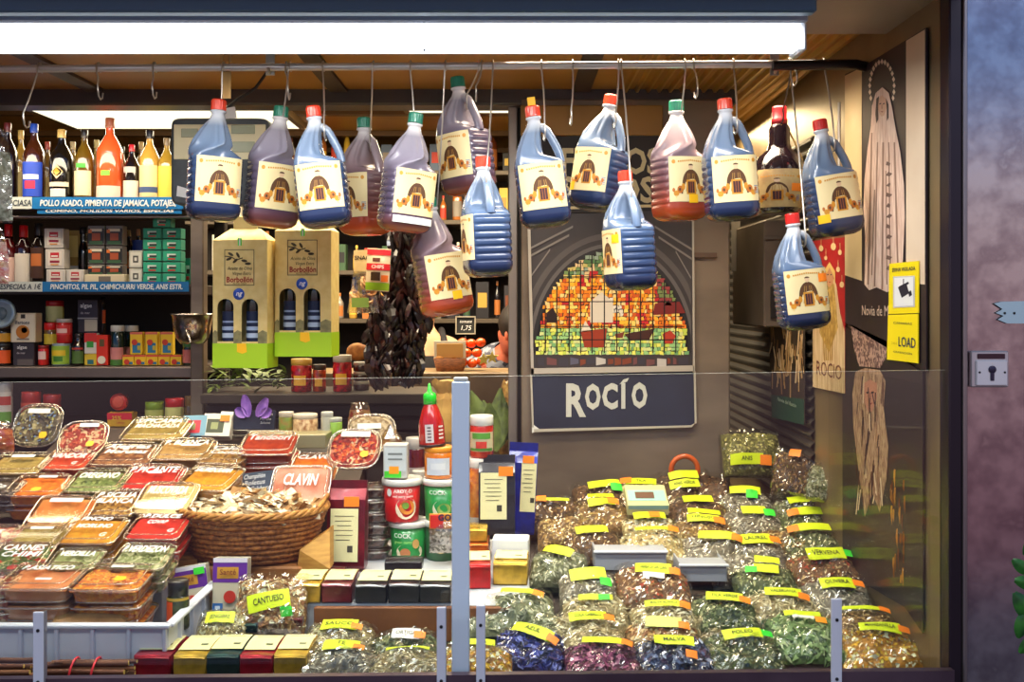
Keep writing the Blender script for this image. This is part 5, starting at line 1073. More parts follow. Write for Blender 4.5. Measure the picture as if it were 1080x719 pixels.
# slate price card in the basket
t=thing('slate_price_card','small slate card with white handwriting stuck in the mushroom basket','sign',P(267,535,2.56),(R(-24),R(-8),R(-6))); q=W(1,2.5)
b=MB(); b.bev((0,0,16*q),(44*q,.003,46*q),.0008,noisy((56,70,90),(42,54,72),30,.5,.05)); b.build('slate',t)
b=MB()
for k,s in enumerate(('Champiñón','Boletus','Seta Calabaza','negra de Burdeos','Shiitake, ETC','')): 
    if s: b.text(s,7.4*q,inkw,FR((1*q,-.0022,(34-k*7)*q)),shear=.25,width=34*q if k>1 else 24*q)
b.build('handwriting',t)
b=MB(); b.slab([(-22*q,-.004,2*q),(-12*q,-.004,0),(-10*q,-.004,5*q),(-16*q,-.004,9*q),(-22*q,-.004,7*q)],(0,-1,0),.001,syel); b.build('price_sticker',t)
# foil brick packs
foil={'red':((176,16,40),.28),'darkred':((110,10,34),.28),'gold':((226,184,60),.26),'green':((20,64,60),.28),'black':((38,40,46),.30),'orange':((240,120,30),.35),'brightred':((206,20,24),.3)}
def brick(label, px, py_bot, wpx, hpx, Y, col, d=.13, rz=0, z=None, lab=True, tilt=0, grp='foil brick packs'):
    c,r_=foil[col]; fm=noisy(c,tuple(int(v*.72) for v in c),30,r_,.5,.45,coat=.3,dist=.004)
    x=(px-CX)*Y/F; z0=P(px,py_bot,Y).z if z is None else z; w_=W(wpx,Y); h=W(hpx,Y)
    t=thing('foil_pack',label,'food pack',(x,Y,z0),(R(tilt),0,R(rz)),grp); b=MB()
    def ring(y,ins,dz=0): return [(-w_/2+ins,y,ins),(w_/2-ins,y,ins),(w_/2-ins*.4,y,h*.5),(w_/2-ins,y,h-ins+dz),(0,y,h-ins+dz+.0015),(-w_/2+ins,y,h-ins+dz),(-w_/2+ins*.4,y,h*.5)]
    b.loft([ring(0,.004),ring(.003,.0012),ring(.03,.0008),ring(d*.55,.0006,.002),ring(d-.004,.001),ring(d,.004)],fm,smooth=False)
    b.tube([(-w_/2+.003,-.0006,h*.86),(0,-.002,h*.90),(w_/2-.003,-.0006,h*.86)],.0016,fm,5); b.build('foil_body',t)
    if lab:
        b=MB(); b.patch(lambda u,v:((-.46+.92*u)*w_,.026+v*(d-.034),h+.0025+.002*math.sin(math.pi*v)),3,6,mat((240,232,168),.55)); lb=b.build('cream_label',t)
        b=MB(); b.box((w_*.22,d*.42,h+.0052),(w_*.20,.007,.0005),mat((110,120,90),.6)); b.box((0,d*.8,h+.0050),(w_*.6,.0015,.0005),mat((170,166,120),.6)); b.build('printing',lb)
    return t
for k,(px,wd,hp,col,yb,lb) in enumerate(((160,40,24,'red',715,'red foil pack, first of the front row beside the liquorice sticks'),(200,36,24,'gold',715,'gold foil pack between the red and dark green packs of the front row'),(235,36,25,'green',715,'dark green foil pack in the front row'),(270,36,24,'red',715,'red foil pack between the dark green and gold packs of the front row'),(306,36,26,'gold',716,'gold foil pack, last of the front row beside the crackly bags'))):
    brick(lb,px,yb,wd,hp,1.985,col,d=.12)
for px,wd,hp,col,yb,lb in ((322,32,21,'gold',636,'gold foil pack at the start of the raised row'),(355,33,21,'darkred',637,'dark red foil pack in the raised row beside the gold one'),(391,34,20,'black',636,'black foil pack nearest the dark red one in the raised row'),(426,34,21,'black',633,'black foil pack, middle of the raised row'),(459,34,20,'black',631,'black foil pack just left of the mullion in the raised row')):
    brick(lb,px,yb,wd,hp,2.22,col,d=.12,z=stepz)
brick('bright red foil pack just right of the mullion',505,622,26,27,2.33,'brightred',d=.12,z=stepz,rz=2)
brick('gold foil pack right of the mullion, below the white carton',538,617,37,25,2.36,'gold',d=.11,z=stepz,rz=-3)
brick('gold foil pack on an orange one right of the mullion',500,572,28,14,2.53,'gold',d=.08,lab=False); brick('flat orange foil pack under a gold one right of the mullion',501,582,28,8,2.51,'orange',d=.09,lab=False)
brick('dark green foil pack lying behind the raised black packs',425,602,40,10,2.42,'black',d=.06,lab=False); brick('dark purple foil pack lying behind the raised dark red pack',345,612,34,9,2.40,'darkred',d=.06,lab=False)
brick('dark teal foil pack lying behind the front row',252,668,38,10,2.14,'green',d=.06,lab=False); brick('plum foil pack lying behind the crackly bag',300,662,38,10,2.16,'darkred',d=.06,lab=False)
b=MB(); p=P(539,592,2.50); t=thing('white_carton','small plain white carton behind the gold pack','box',p,(0,0,R(-4))); b.bev((0,0,W(13,2.5)),(W(38,2.5),.06,W(26,2.5)),.002,mat((226,230,236),.45)); b.build('box_body',t); b=MB(); b.bev((W(10,2.5),-.031,W(5,2.5)),(W(12,2.5),.001,W(4,2.5)),.0003,mat((255,180,140),.5)); b.build('price_sticker',t)
# standing packs
def stand(label, px, y0, y1, wpx, Y, col, d=.05, tilt=-6, rz=0, ry=0, lab=None, stick=None, extra=None):
    c,r_=col; x=(px-CX)*Y/F; zb=P(px,y1,Y).z; w_=W(wpx,Y); h=W(y1-y0,Y); fm=noisy(c,tuple(int(v*.7) for v in c),24,r_,.35,.35,coat=.3,dist=.004)
    t=thing('standing_foil_pack',label,'food pack',(x,Y,zb),(R(tilt),R(ry),R(rz)),'standing foil packs'); b=MB()
    b.loft([[(sx*w_/2*k,sy*d/2*kd,z) for sx,sy in ((-1,-1),(0,-1.08),(1,-1),(1.02,0),(1,1),(0,1.05),(-1,1),(-1.02,0))] for z,k,kd in ((0,.97,.9),(.006,1,1),(h*.5,1,1),(h*.78,1,.85),(h*.90,1,.35),(h*.91,1,.12),(h,1.0,.10))],fm,smooth=False); b.build('foil_body',t)
    if lab:
        x0,z0,x1,z1=lab; b=MB(); y=-d/2*1.10-.001; b.bev(((x0+x1)/2*w_/2,y,(z0+z1)/2*h),((x1-x0)*w_/2,.0010,(z1-z0)*h),.0003,mat((238,232,176),.55)); lbm=b.build('cream_label',t)
        b=MB(); 
        for k in range(6): b.box(((x0+x1)/2*w_/2-w_*.03*(k%2),y-.0010,(z1-(z1-z0)*(.14+.09*k))*h),((x1-x0)*w_/2*(.7-.1*(k%3)),.0004,.0016),mat((110,104,80),.6))
        b.box(((x0+x1)/2*w_/2+w_*.16,y-.0010,(z0+(z1-z0)*.24)*h),(w_*.14,.0004,w_*.17),mat((60,60,50),.6)); b.build('printing',lbm)
    if stick:
        x_,z_,c_=stick; b=MB(); b.bev((x_*w_/2,-d/2*1.10-.0022,z_*h),(w_*.40,.0008,w_*.26),.0003,c_); b.build('price_sticker',t)
    return t
stand('tall dark red pack with a long cream label and orange sticker',366,507,598,40,2.50,((120,8,30),.28),lab=(-.80,.08,.66,.68),stick=(.30,.76,orange),rz=-2)
stand('black upright pack with a cream label and orange sticker right of the mullion',524,480,563,38,2.62,((44,46,56),.35),lab=(-.9,.20,.55,.78),stick=(.5,.80,orange),tilt=-5)
stand('royal blue upright pack leaning behind the black one',548,467,562,30,2.70,((16,36,150),.35),lab=(-.1,.25,.95,.78),stick=(.35,.82,orange),tilt=-5,ry=3)
stand('dark upright pack with cream label partly behind the mullion',487,500,560,30,2.66,((70,30,36),.35),lab=(-.5,.2,.9,.85),ry=12)
# pots and jars on the step
def pot(label,px,y0,y1,w0,Y,band,arts,lid=(236,234,226),text=None,zb=None,name='curry_pot'):
    z=P(px,y1,Y).z if zb is None else zb; h=P(px,y0,Y).z-z; r=W(w0,Y)/2; t=thing(name,label,'tub',((px-CX)*Y/F,Y,z)); b=MB()
    b.lathe([(0,0),(r*.84,0),(r*.86,.003),(r*.95,h*.86),(0,h*.86)],mat(band,.35,coat=.4),36); b.build('pot_body',t)
    b=MB(); b.lathe([(r*.95,h*.84),(r*1.03,h*.85),(r*1.04,h*.96),(r*1.0,h),(r*.9,h*.985),(0,h*.985)],mat(lid,.35),36); b.build('lid',t)
    b=MB(); rf=lambda z_:r*(.86+.09*z_/(h*.86))+.0008
    for (ang,zc,ra,rz_,c) in arts:
        a0=ang; n=16; b.add([((rf(zc*h)+.0003*(arts.index((ang,zc,ra,rz_,c))+1))*math.sin(a0+ra*math.cos(6.283*k/n)),-(rf(zc*h)+.0003*(arts.index((ang,zc,ra,rz_,c))+1))*math.cos(a0+ra*math.cos(6.283*k/n)),(zc+rz_*math.sin(6.283*k/n))*h) for k in range(n)],[tuple(range(n))],mat(c,.5))
    if text:
        for s,ang,zc,k,c in text: rr_=r*.97+.002; b.text(s,k*h,mat(c,.5),None,bold=.02,fn=lambda x,y,zz:(rr_*math.sin(ang+x/rr_),-rr_*math.cos(ang+x/rr_),zc*h+y))
    b.build('printed_label',t); return t
Yp=2.62
pot('green curry paste pot at the bottom, under the red one',431,547,585,41,Yp,(14,140,60),[(.15,.24,.8,.22,(226,214,180)),(.5,.45,.2,.12,(206,160,90)),(-.1,.22,.3,.12,(190,120,70))],zb=stepz,text=[('COCK',-.25,.66,.16,(240,240,230)),('green curry',-.2,.5,.10,(170,220,120))])
z1=stepz+ (P(0,547,Yp).z-stepz)
pot('red curry paste pot standing on a green one',424,503,547,41,Yp-.01,(196,24,26),[(.35,.34,.62,.26,(238,220,190)),(.4,.36,.44,.17,(226,140,50)),(.3,.40,.2,.08,(120,160,60)),(-.62,.70,.16,.09,(240,230,225))],zb=z1+.001,text=[('AROY-D',.15,.74,.12,(245,235,225)),('red curry paste',.15,.62,.08,(245,235,225))])
pot('lower green pot half hidden behind the crackly packet',466,546,587,40,Yp,(30,90,50),[(0,.4,.5,.2,(206,190,120))],zb=stepz)
pot('upper green pot carrying the amber jar',466,503,546,40,Yp,(20,140,60),[(.2,.3,.7,.24,(226,224,190)),(.2,.3,.4,.14,(150,180,90)),(.85,.5,.18,.18,(206,190,130))],zb=z1+.001,text=[('COCK',-.2,.70,.14,(240,240,230))])
z2=P(0,503,Yp).z+.001
jar('amber jar with a white oval label on the upper green pot',(P(463,0,Yp).x,Yp,z2),P(0,470,Yp).z-z2,W(31,Yp)/2,noisy((226,130,16),(196,100,10),40,.15,.1,coat=.8),(236,150,30),[(.12,.66,.85,(206,214,226)),(.30,.50,.5,(226,230,236))],name='sauce_jar',lidh=.16)
z3=P(0,470,Yp).z+.001
# squeeze bottle of hot chilli sauce
hb=P(0,404,Yp).z-z3; t=thing('chilli_sauce_bottle','red squeeze bottle with a bright green nozzle cap on the amber jar','bottle',(P(456,0,Yp).x,Yp,z3),(0,R(-3),0)); r=W(14,Yp)
b=MB(); b.lathe([(0,0),(r*.96,0),(r,.003),(r*.98,hb*.30),(r*.92,hb*.40),(r*.62,hb*.60),(r*.42,hb*.68),(r*.40,hb*.70),(0,hb*.70)],mat((186,22,16),.2,coat=.8),28); b.build('bottle_body',t)
b=MB(); b.lathe([(0,hb*.67),(r*.50,hb*.67),(r*.50,hb*.80),(r*.42,hb*.84),(r*.22,hb*.86),(r*.15,hb*.90),(r*.07,hb*1.0),(0,hb*1.0)],mat((24,226,46),.3,coat=.5),24); b.build('nozzle_cap',t)
b=MB(); cylpatch(b,r*.98,hb*.07,hb*.36,.32,mat((226,216,216),.5),.0010,-.1,4); 
for k in range(4): cylpatch(b,r*.98,hb*(.30-.06*k),hb*(.33-.06*k),.22,mat((240,225,220),.5),.0012,.85,4)
for k in range(5): cylpatch(b,r*.98,hb*(.10+.05*k),hb*(.12+.05*k),.14,mat((90,70,80),.5),.0016,-.1,3)
b.build('printed_label',t); b=MB(); b.lathe([(0,-.0002),(r*1.01,-.0002),(r*1.01,hb*.035),(r*.9,hb*.035)],mat((40,20,20),.4),28,M=None); b.build('base_ring',t)
# tea box on the red pot
carton('small silver-grey tea carton with orange sticker on the red pot',(P(418,0,2.60).x,2.60,P(0,503,2.6).z+.001),W(25,2.6),.05,W(35,2.6),(190,190,186),[(-.9,.22,.9,.92,(206,214,216)),(-.9,.02,.5,.22,(70,206,50)),(-.5,.14,.3,.36,(255,160,24)),(-.6,.7,.6,.76,(120,130,130)),(-.6,.55,.6,.60,(120,130,130))],name='tea_carton')
t=thing('mushroom_bits_bag','small pointed clear bag standing on the tea carton','bag',P(412,468,2.66)); b=MB(); q=W(1,2.66)
b.loft([[((k_*math.cos(a))*q,(k_*.6*math.sin(a))*q,z_*q+.002*math.sin(3*a)) for a in [6.283*j/12 for j in range(12)]] for z_,k_ in ((0,12),(6,12),(14,6),(20,2))],clear((226,206,166),.35,.2,.5,60,'cellophane'),smooth=False); b.build('cellophane',t)
jar('glass jar of dark red sauce with a silver lid behind the tea carton',(P(438,0,2.80).x,2.80,stepz),P(0,461,2.8).z-stepz,W(20,2.8)/2,noisy((90,20,24),(60,14,18),40,.15,.1,coat=.8),(190,186,180),[(.62,.72,1.3,(200,190,186))],lidh=.1)
jar('short jar with a white lid between the red and green pots',(P(442,0,2.70).x,2.70,stepz),P(0,496,2.7).z-stepz,W(15,2.7)/2,(40,46,40),(214,216,214),lidh=.12)
# jars right of the mullion
zz=P(0,482,2.66).z
jar('lower jar of yellow peppers under the white-lidded jar',(P(504,0,2.66).x,2.66,stepz),zz-stepz,W(26,2.66)/2,noisy((226,150,40),(160,60,30),30,.2,.2,coat=.8),(226,222,214),[(.25,.40,1.0,(200,190,180))],lidh=.09)
jar('white-lidded jar of red tomato sauce with a colourful label',(P(508,0,2.66).x,2.66,zz+.001),P(0,438,2.66).z-zz,W(25,2.66)/2,noisy((206,50,24),(170,30,20),40,.2,.2,coat=.8),(232,232,226),[(.16,.62,1.2,(206,196,160)),(.46,.60,.8,(90,160,60)),(.18,.40,.45,(206,60,50)),(.18,.24,1.0,(70,130,50))],lidh=.22)
# dark tub stack with round ribs
for k in range(6):
    zt0=stepz+k*W(13.2,2.60); w_=W(44,2.6); 
    t,H=make_tub('dark raisin tub, %s of the six stacked under the red pepper tub'%['lowest','second from below','third from below','fourth from below','fifth from below','topmost'][k],w_,'o',grains((70,40,34),(110,70,56),(40,24,22)),(),None,None,H=.040,asp=.7,fill=.8,group='dark dried fruit tubs in one stack',seed=k,name='dried_fruit_tub')
    t.location=(P(389,0,2.6).x,2.62,zt0)
# crackly packet with GOYA print
t=thing('bean_packet','clear packet of white shells with a red and yellow printed header','packet',P(470,583,2.52)); q=W(1,2.52); b=MB()
b.patch(lambda u,v:((u-.5)*34*q,-.014*math.sin(math.pi*u)*math.sin(math.pi*min(1,v)),v*26*q),8,8,noisy((214,206,190),(120,116,100),140,.5,.7,kind='voronoi')); b.patch(lambda u,v:((.5-u)*34*q,.014*math.sin(math.pi*u)*math.sin(math.pi*v),v*26*q),8,8,noisy((214,206,190),(120,116,100),140,.5,.7,kind='voronoi')); b.build('contents',t)
b=MB(); b.patch(lambda u,v:((u-.5)*36*q,-.018*math.sin(math.pi*u)*math.sin(math.pi*min(1,v)),v*40*q),8,10,clear((245,245,245),.2,.12,.6,50,'cellophane'),smooth=False); b.build('cellophane',t)
b=MB(); b.bev((0,-.006,34*q),(34*q,.004,16*q),.001,mat((232,150,30),.4)); b.bev((-9*q,-.0085,34*q),(14*q,.003,14*q),.001,mat((206,36,30),.4)); b.text('GOYA',9*q,mat((20,30,70),.5),FR((5*q,-.0115,38*q)),bold=.04); b.build('header_card',t)
# purple spice boxes
for px,y0,y1,wd,rz,ry,Y,lb in ((207,597,658,38,4,-9,2.30,'tilted purple and cream box with a green price sticker'),(243,589,655,36,0,0,2.28,'upright purple and cream box with a red dot, beside the tilted one')):
    t=carton(lb,P(px,y1,Y),W(wd,Y),.035,W(y1-y0,Y),(206,196,170),[(-1,.62,1,.93,(98,40,150)),(-1,.93,1,1,(226,220,232)),(-.75,.68,.5,.86,(206,150,50)),(-1,0,1,.10,(130,80,110)),(-.95,.12,-.35,.30,(50,110,180)),(-.8,.16,-.5,.26,(206,226,240))],[('Santé',-.1,.78,.12,(120,50,30))],discs=((.05,.40,.18,(196,50,30)),),name='purple_box',rot=(R(-8),R(ry),R(rz)))
    if px==207:
        b=MB(); b.bev((W(12,Y),-.021,W(y1-y0,Y)*.90),(W(11,Y),.001,W(7,Y)),.0003,sgreen); b.build('price_sticker',t)
# spice grinder jar
p=P(188,662,2.13); q=W(1,2.13); t=thing('spice_grinder','small glass spice jar with a black lid and orange label','jar',p); b=MB(); b.lathe([(0,0),(11*q,0),(11.5*q,2*q),(11.5*q,32*q),(9.5*q,36*q),(0,36*q)],noisy((70,80,44),(44,50,30),80,.2,.2,coat=.8),24); b.build('glass_body',t)
b=MB(); b.lathe([(9.6*q,35*q),(10.6*q,36*q),(10.6*q,50*q),(9.6*q,51*q),(0,51*q)],mat((26,26,26),.35,coat=.3),24); b.build('lid',t); b=MB(); cylpatch(b,11.5*q,4*q,30*q,.5,mat((236,90,30),.5),.0006,-.7); cylpatch(b,11.5*q,31*q,34*q,1.4,mat((206,170,60),.5),.0008); b.build('paper_label',t)
# wedge of pale wood/cheese coloured boards beside the basket
carton('small brown wooden block left of the purple boxes',P(200,602,2.42),W(20,2.42),.08,W(16,2.42),(186,128,60),name='wooden_block',rz=10)
b=MB(); b.slab([P(312,610,2.36),P(348,600,2.36),P(348,558,2.40),P(316,580,2.36)],(0,1,0),.05,noisy((206,156,70),(170,118,46),20,.55,.1,stretch=(1,1,5))); tag(b.build('wooden_wedge'),'yellowish wooden wedge right of the mushroom basket','wooden block')
# things at the back: saffron packs, flower, small jars
zb2=lambda Y: bz(Y)
t=thing('saffron_pack','dark blue pack with a purple crocus flower standing up from it','packet',P(268,452,2.95),(R(-12),0,0)); q=W(1,2.95); b=MB(); b.bev((0,0,9*q),(44*q,.012,20*q),.001,noisy((34,44,70),(24,32,54),20,.45,.05))
b.text('Azafrán',5*q,inkw,FR((12*q,-.0075,15*q)),shear=.2); b.text('Mancha',4*q,inkw,FR((12*q,-.0075,10*q)),shear=.2); b.text('Selecto',3.6*q,inkw,FR((12*q,-.0075,6*q)),shear=.2); b.build('card',t)
b=MB(); pet=noisy((150,110,206),(120,80,186),40,.5,.1)
for an,s,x in ((-14,24,-5),(26,22,4),(-50,14,-8),(52,13,8)):
    M=Matrix.Translation((x*q,-.012,12*q))@Matrix.Rotation(R(an),4,'Y'); b.patch(lambda u,v:((u-.5)*11*q*math.sin(math.pi*(v*.88+.06))**.7,-.004*math.sin(math.pi*v)*0-.006*(u-.5)**2*4,v*s*q),6,10,pet,M=M)
b.build('crocus_flower',t)
hung=[(205,462,26,24,(120,170,200),(226,60,80),'blue and pink small pack at the rear between the jars and the saffron'),(228,462,30,26,(236,232,220),(70,80,60),'white pack with a dark print and orange sticker behind the golden seed tub'),(246,456,32,22,(226,226,230),(190,190,200),'silvery pack lying behind the white dark-print pack')]
for px,yb,wd,ht,c,c2,lb in hung:
    t=carton(lb,P(px,yb,2.92 if px!=246 else 3.0),W(wd,2.92),.03,W(ht,2.92),c,[(-.7,.15,.5,.75,c2),(-.4,.3,.1,.6,(150,160,110))],name='small_pack',rot=(R(-30),R(px/10.-22),0))
    if px==228: b=MB(); b.bev((W(8,2.92),-.018,W(20,2.92)),(W(10,2.92),.001,W(7,2.92)),.0003,orange); b.build('price_sticker',t)
carton('yellow and violet pack at the rear right of the olive-tan tub',P(199,460,2.99),W(20,2.99),.03,W(13,2.99),(150,140,206),[(-.2,.3,1,.8,(250,210,40))],name='small_pack',rot=(R(-40),R(8),0))
for px,y0,yb,wd,body,lid,lb in ((302,434,462,16,noisy((150,120,60),(110,140,60),60,.3,.2),(206,200,190),'small tub with a green label behind the red-orange stack'),(322,436,462,26,noisy((226,200,160),(150,100,60),90,.4,.5),(214,204,190),'wide tub of pale mushroom pieces behind the orange tub'),(345,434,462,13,(176,180,170),(196,200,196),'first clear jar with a green spot at the rear'),(354,440,464,14,(150,196,80),(190,196,190),'second clear jar with green contents at the rear')):
    jar(lb,P(px,yb,2.92),W(yb-y0,2.92),W(wd,2.92)/2,body,lid,lidh=.16)
t=hung_bag('red packet with a pale top standing behind the clear oval tub',367,392,424,458,2.98,noisy((196,40,30),(226,190,120),60,.5,.4),name='hanging_red_packet')
carton('olive tub lid end at the far rear behind the red-orange stack',P(305,470,2.86),W(84,2.86),.10,W(14,2.86),(150,144,110),name='rear_tray',rough=.3)
hung_bag('orange cellophane bag at the frame edge behind the strip tub',-20,15,444,478,2.72,noisy((236,120,40),(206,60,40),60,.5,.5),name='hanging_orange_bag')
# ================================================================== HERB BAGS
HK, HZ = .18, .952
film = clear((250,250,246),.035,.14,.35,16,'crinkled_film',.28); film2 = clear((246,246,240),.09,.14,.5,20,'crinkled_film_loose',.45)
KIND={
 'seedy':([(150,116,60),(190,156,90),(110,80,40),(214,190,130)],(96,72,40),.007,.55,520),
 'brown':([(130,94,52),(96,68,40),(170,134,84),(70,50,32)],(70,50,32),.009,.45,480),
 'grey':([(170,164,146),(130,124,108),(206,200,184),(100,94,80)],(96,90,78),.013,.22,460),
 'straw':([(206,192,150),(170,156,116),(226,216,184),(140,126,90)],(130,116,84),.020,.14,420),
 'pale':([(226,214,170),(196,180,130),(240,232,200),(150,136,90),(90,76,50)],(150,132,90),.009,.6,480),
 'green':([(110,140,80),(140,168,106),(84,112,60),(176,192,140)],(70,92,50),.022,.28,420),
 'dgreen':([(90,104,60),(120,130,84),(66,80,46),(160,164,120)],(62,70,42),.010,.45,480),
 'greygreen':([(130,136,106),(160,164,136),(96,104,76),(190,190,166)],(90,94,70),.013,.3,460),
 'gold':([(226,176,40),(240,206,90),(190,130,30),(250,236,190),(150,110,40)],(150,104,30),.010,.7,620),
 'blue':([(40,44,110),(66,76,160),(24,24,60),(110,120,190),(60,40,90)],(26,26,60),.014,.5,560),
 'purple':([(110,44,86),(150,70,110),(76,26,56),(190,120,150),(60,30,50)],(66,24,48),.014,.5,560),
 'malva':([(44,54,90),(80,96,140),(30,34,60),(150,160,190),(70,50,80)],(34,38,62),.014,.5,560),
 'redbits':([(150,110,66),(110,76,44),(176,70,44),(196,170,120),(90,60,36)],(90,62,38),.009,.45,520),
 'flowers':([(214,190,140),(190,150,90),(160,110,60),(236,224,190),(140,90,50)],(120,90,54),.012,.6,520),
 'olive':([(130,130,66),(160,156,84),(96,96,44),(186,180,110)],(84,82,42),.007,.8,620),
}
def herb_bag(label, lx, ly, wpx, kind, text='', stk=None, rz=0., tilt=6., h=0., lw=34, lrot=0., asp=.80, T=.052, Y=None, plane=True, loose=False, lv=.10, lu=0., two_=False, wl=False, slack=.06, name='herb_bag', z0=HZ, k0=HK, lcol=None, lh=.026):
    c = hit(lx,ly,z0,k0,h) if Y is None else P(lx,ly,Y)
    a=W(wpx,c.y)/2; d=a*asp; T=T*(a/.085)**.5; cols,base,L0,asp0,N=KIND[kind]; rr=random.Random(int(lx*13+ly*7)); ph=rr.uniform(0,90)
    t=thing(name,label,'herb bag',group='clear herb bags')
    def prof(x,y): return max(0.,(1-min(1,abs(x))**2.6))**.42*max(0.,(1-min(1,abs(y))**2.6))**.42
    def wob(x,y): return mnoise.noise(Vector((x*1.7+ph,y*1.7,0)))*.30+mnoise.noise(Vector((x*4+ph,y*4,3)))*.14
    def topz(x,y): return T*prof(x,y)*(.86+wob(x,y))
    b=MB(); cm=noisy(base,tuple(min(255,int(v*1.5)) for v in base),90,.75,.6,dist=.004)
    def ct(u,v): x=2*u-1; y=2*v-1; return (x*a*.96,y*d*.95,topz(x*.985,y*.985)*.93)
    b.patch(ct,22,18,cm); b.patch(lambda u,v:(ct(1-u,v)[0],ct(1-u,v)[1],-.10*ct(1-u,v)[2]),8,8,cm)
    mats=[mat(tuple(min(255,int(v*1.12+8)) for v in cc),.65) for cc in cols]
    for k in range(N):
        x=rr.uniform(-.97,.97); y=rr.uniform(-.97,.97); e=.02; p=Vector((x*a*.96,y*d*.95,topz(x,y)*.93+rr.uniform(-.001,.003)))
        n=Vector((-(topz(x+e,y)-topz(x-e,y))/(2*e*a),-(topz(x,y+e)-topz(x,y-e))/(2*e*d),1)).normalized()
        q=n.to_track_quat('Z','X').to_matrix().to_4x4(); L=L0*rr.uniform(.7,1.6); wq=L*asp0/2
        M=Matrix.Translation(p)@q@Matrix.Rotation(rr.uniform(0,6.283),4,'Z')@Matrix.Rotation(rr.uniform(-.55,.55),4,'X')@Matrix.Rotation(rr.uniform(-.35,.35),4,'Y')
        cu=rr.uniform(-.1,.25)*L; b.add([(-L/2,0,0),(-L*.1,-wq,cu),(L/2,0,0),(-L*.05,wq,cu*.6)],[(0,1,2,3)],rr.choice(mats),False,M)
    b.build('dried_herbs',t)
    b=MB()
    def fz(x,y): return topz(x*.97,y*.97)+.0035+abs(mnoise.noise(Vector((x*7+ph,y*5,7))))*.007*(1.8 if loose else 1)*(.4+prof(x,y))
    def ft(u,v): x=2*u-1; y=2*v-1; ed=1+.02*mnoise.noise(Vector((x*5+ph,y*5,2))); return (x*a*1.03*ed,y*d*1.05*ed+(d*slack*2*max(0,(y-.8)/.2)),fz(x,y) if abs(x)<1 and abs(y)<1 else .001+.004*abs(mnoise.noise(Vector((x*9+ph,y*9,2)))))
    b.patch(ft,26,22,film2 if loose else film,smooth=False); b.patch(lambda u,v:(ft(1-u,v)[0],ft(1-u,v)[1],-.006-.10*T*prof(1-2*u,2*v-1)),6,6,film,smooth=False)
    b.build('clear_film',t)
    # label strip stapled to the film
    cx,cy=lu*a,lv*d; ca,sa=math.cos(R(lrot)),math.sin(R(lrot)); lw_=W(lw,c.y)/2; lh_=lh/2
    def lpt(x,y,off):
        X=cx+x*ca-y*sa; Yy=cy+x*sa+y*ca; return (X,Yy,fz0(X/a,Yy/d)+off+y*.25)
    def fz0(x,y): x=max(-.9,min(.9,x)); y=max(-.9,min(.9,y)); return max(T*prof(x*.93,y*.93)*(.90+.16*mnoise.noise(Vector((x*1.1+ph,y*1.1,0)))),topz(x,y))*.5+.5*T*prof(x*.93,y*.93)*(.94+.20*mnoise.noise(Vector((ph,y,0))))+.010
    if lw:
        b=MB(); b.patch(lambda u,v:lpt((u-.5)*2*lw_,(v-.5)*2*lh_,0),8,2,lcol or lime); b.patch(lambda u,v:lpt((.5-u)*2*lw_,(v-.5)*2*lh_,-.0006),8,2,lcol or lime); lb_=b.build('name_label',t)
        if text: 
            b=MB(); b.text(text,lh*.52,mat((60,66,14),.6),None,bold=.015,width=lw_*1.45 if len(text)>5 else None,fn=lambda x,y,z:lpt(x,y,.0010)); b.build('lettering',lb_)
        if two_: b=MB(); b.patch(lambda u,v:lpt((u-.45)*2*lw_,(v-.5)*2*lh_+lh*1.1,.002),8,2,lcol or lime); b.build('second_label',t)
        if wl: b=MB(); b.patch(lambda u,v:lpt((u-.5)*1.2*lw_,(v-.5)*lh_*1.0-lh*.75,.0),6,2,paper); b.build('white_slip',t)
    if stk:
        c_,su,sv=stk; r_=W(6,c.y); b=MB()
        b.patch(lambda u,v:lpt(lw_*su+(u-.5)*2*r_,lh_*sv+(v-.5)*1.5*r_,.0022),4,2,c_); b.build('price_sticker',t)
    rot=Matrix.Rotation(R(rz),4,'Z')@Matrix.Rotation(math.atan(k0)*(1 if plane else 0)+R(tilt+(2.5 if plane and k0>.1 else 0)),4,'X')
    lp_=Vector((cx,cy,fz0(cx/a,cy/d))); t.rotation_euler=rot.to_euler(); t.location=c-rot@lp_
    return t
O=lambda u=1.0,v=-.3:(orange,u,v); G=lambda u=.7,v=-1.4:(sgreen,u,v)
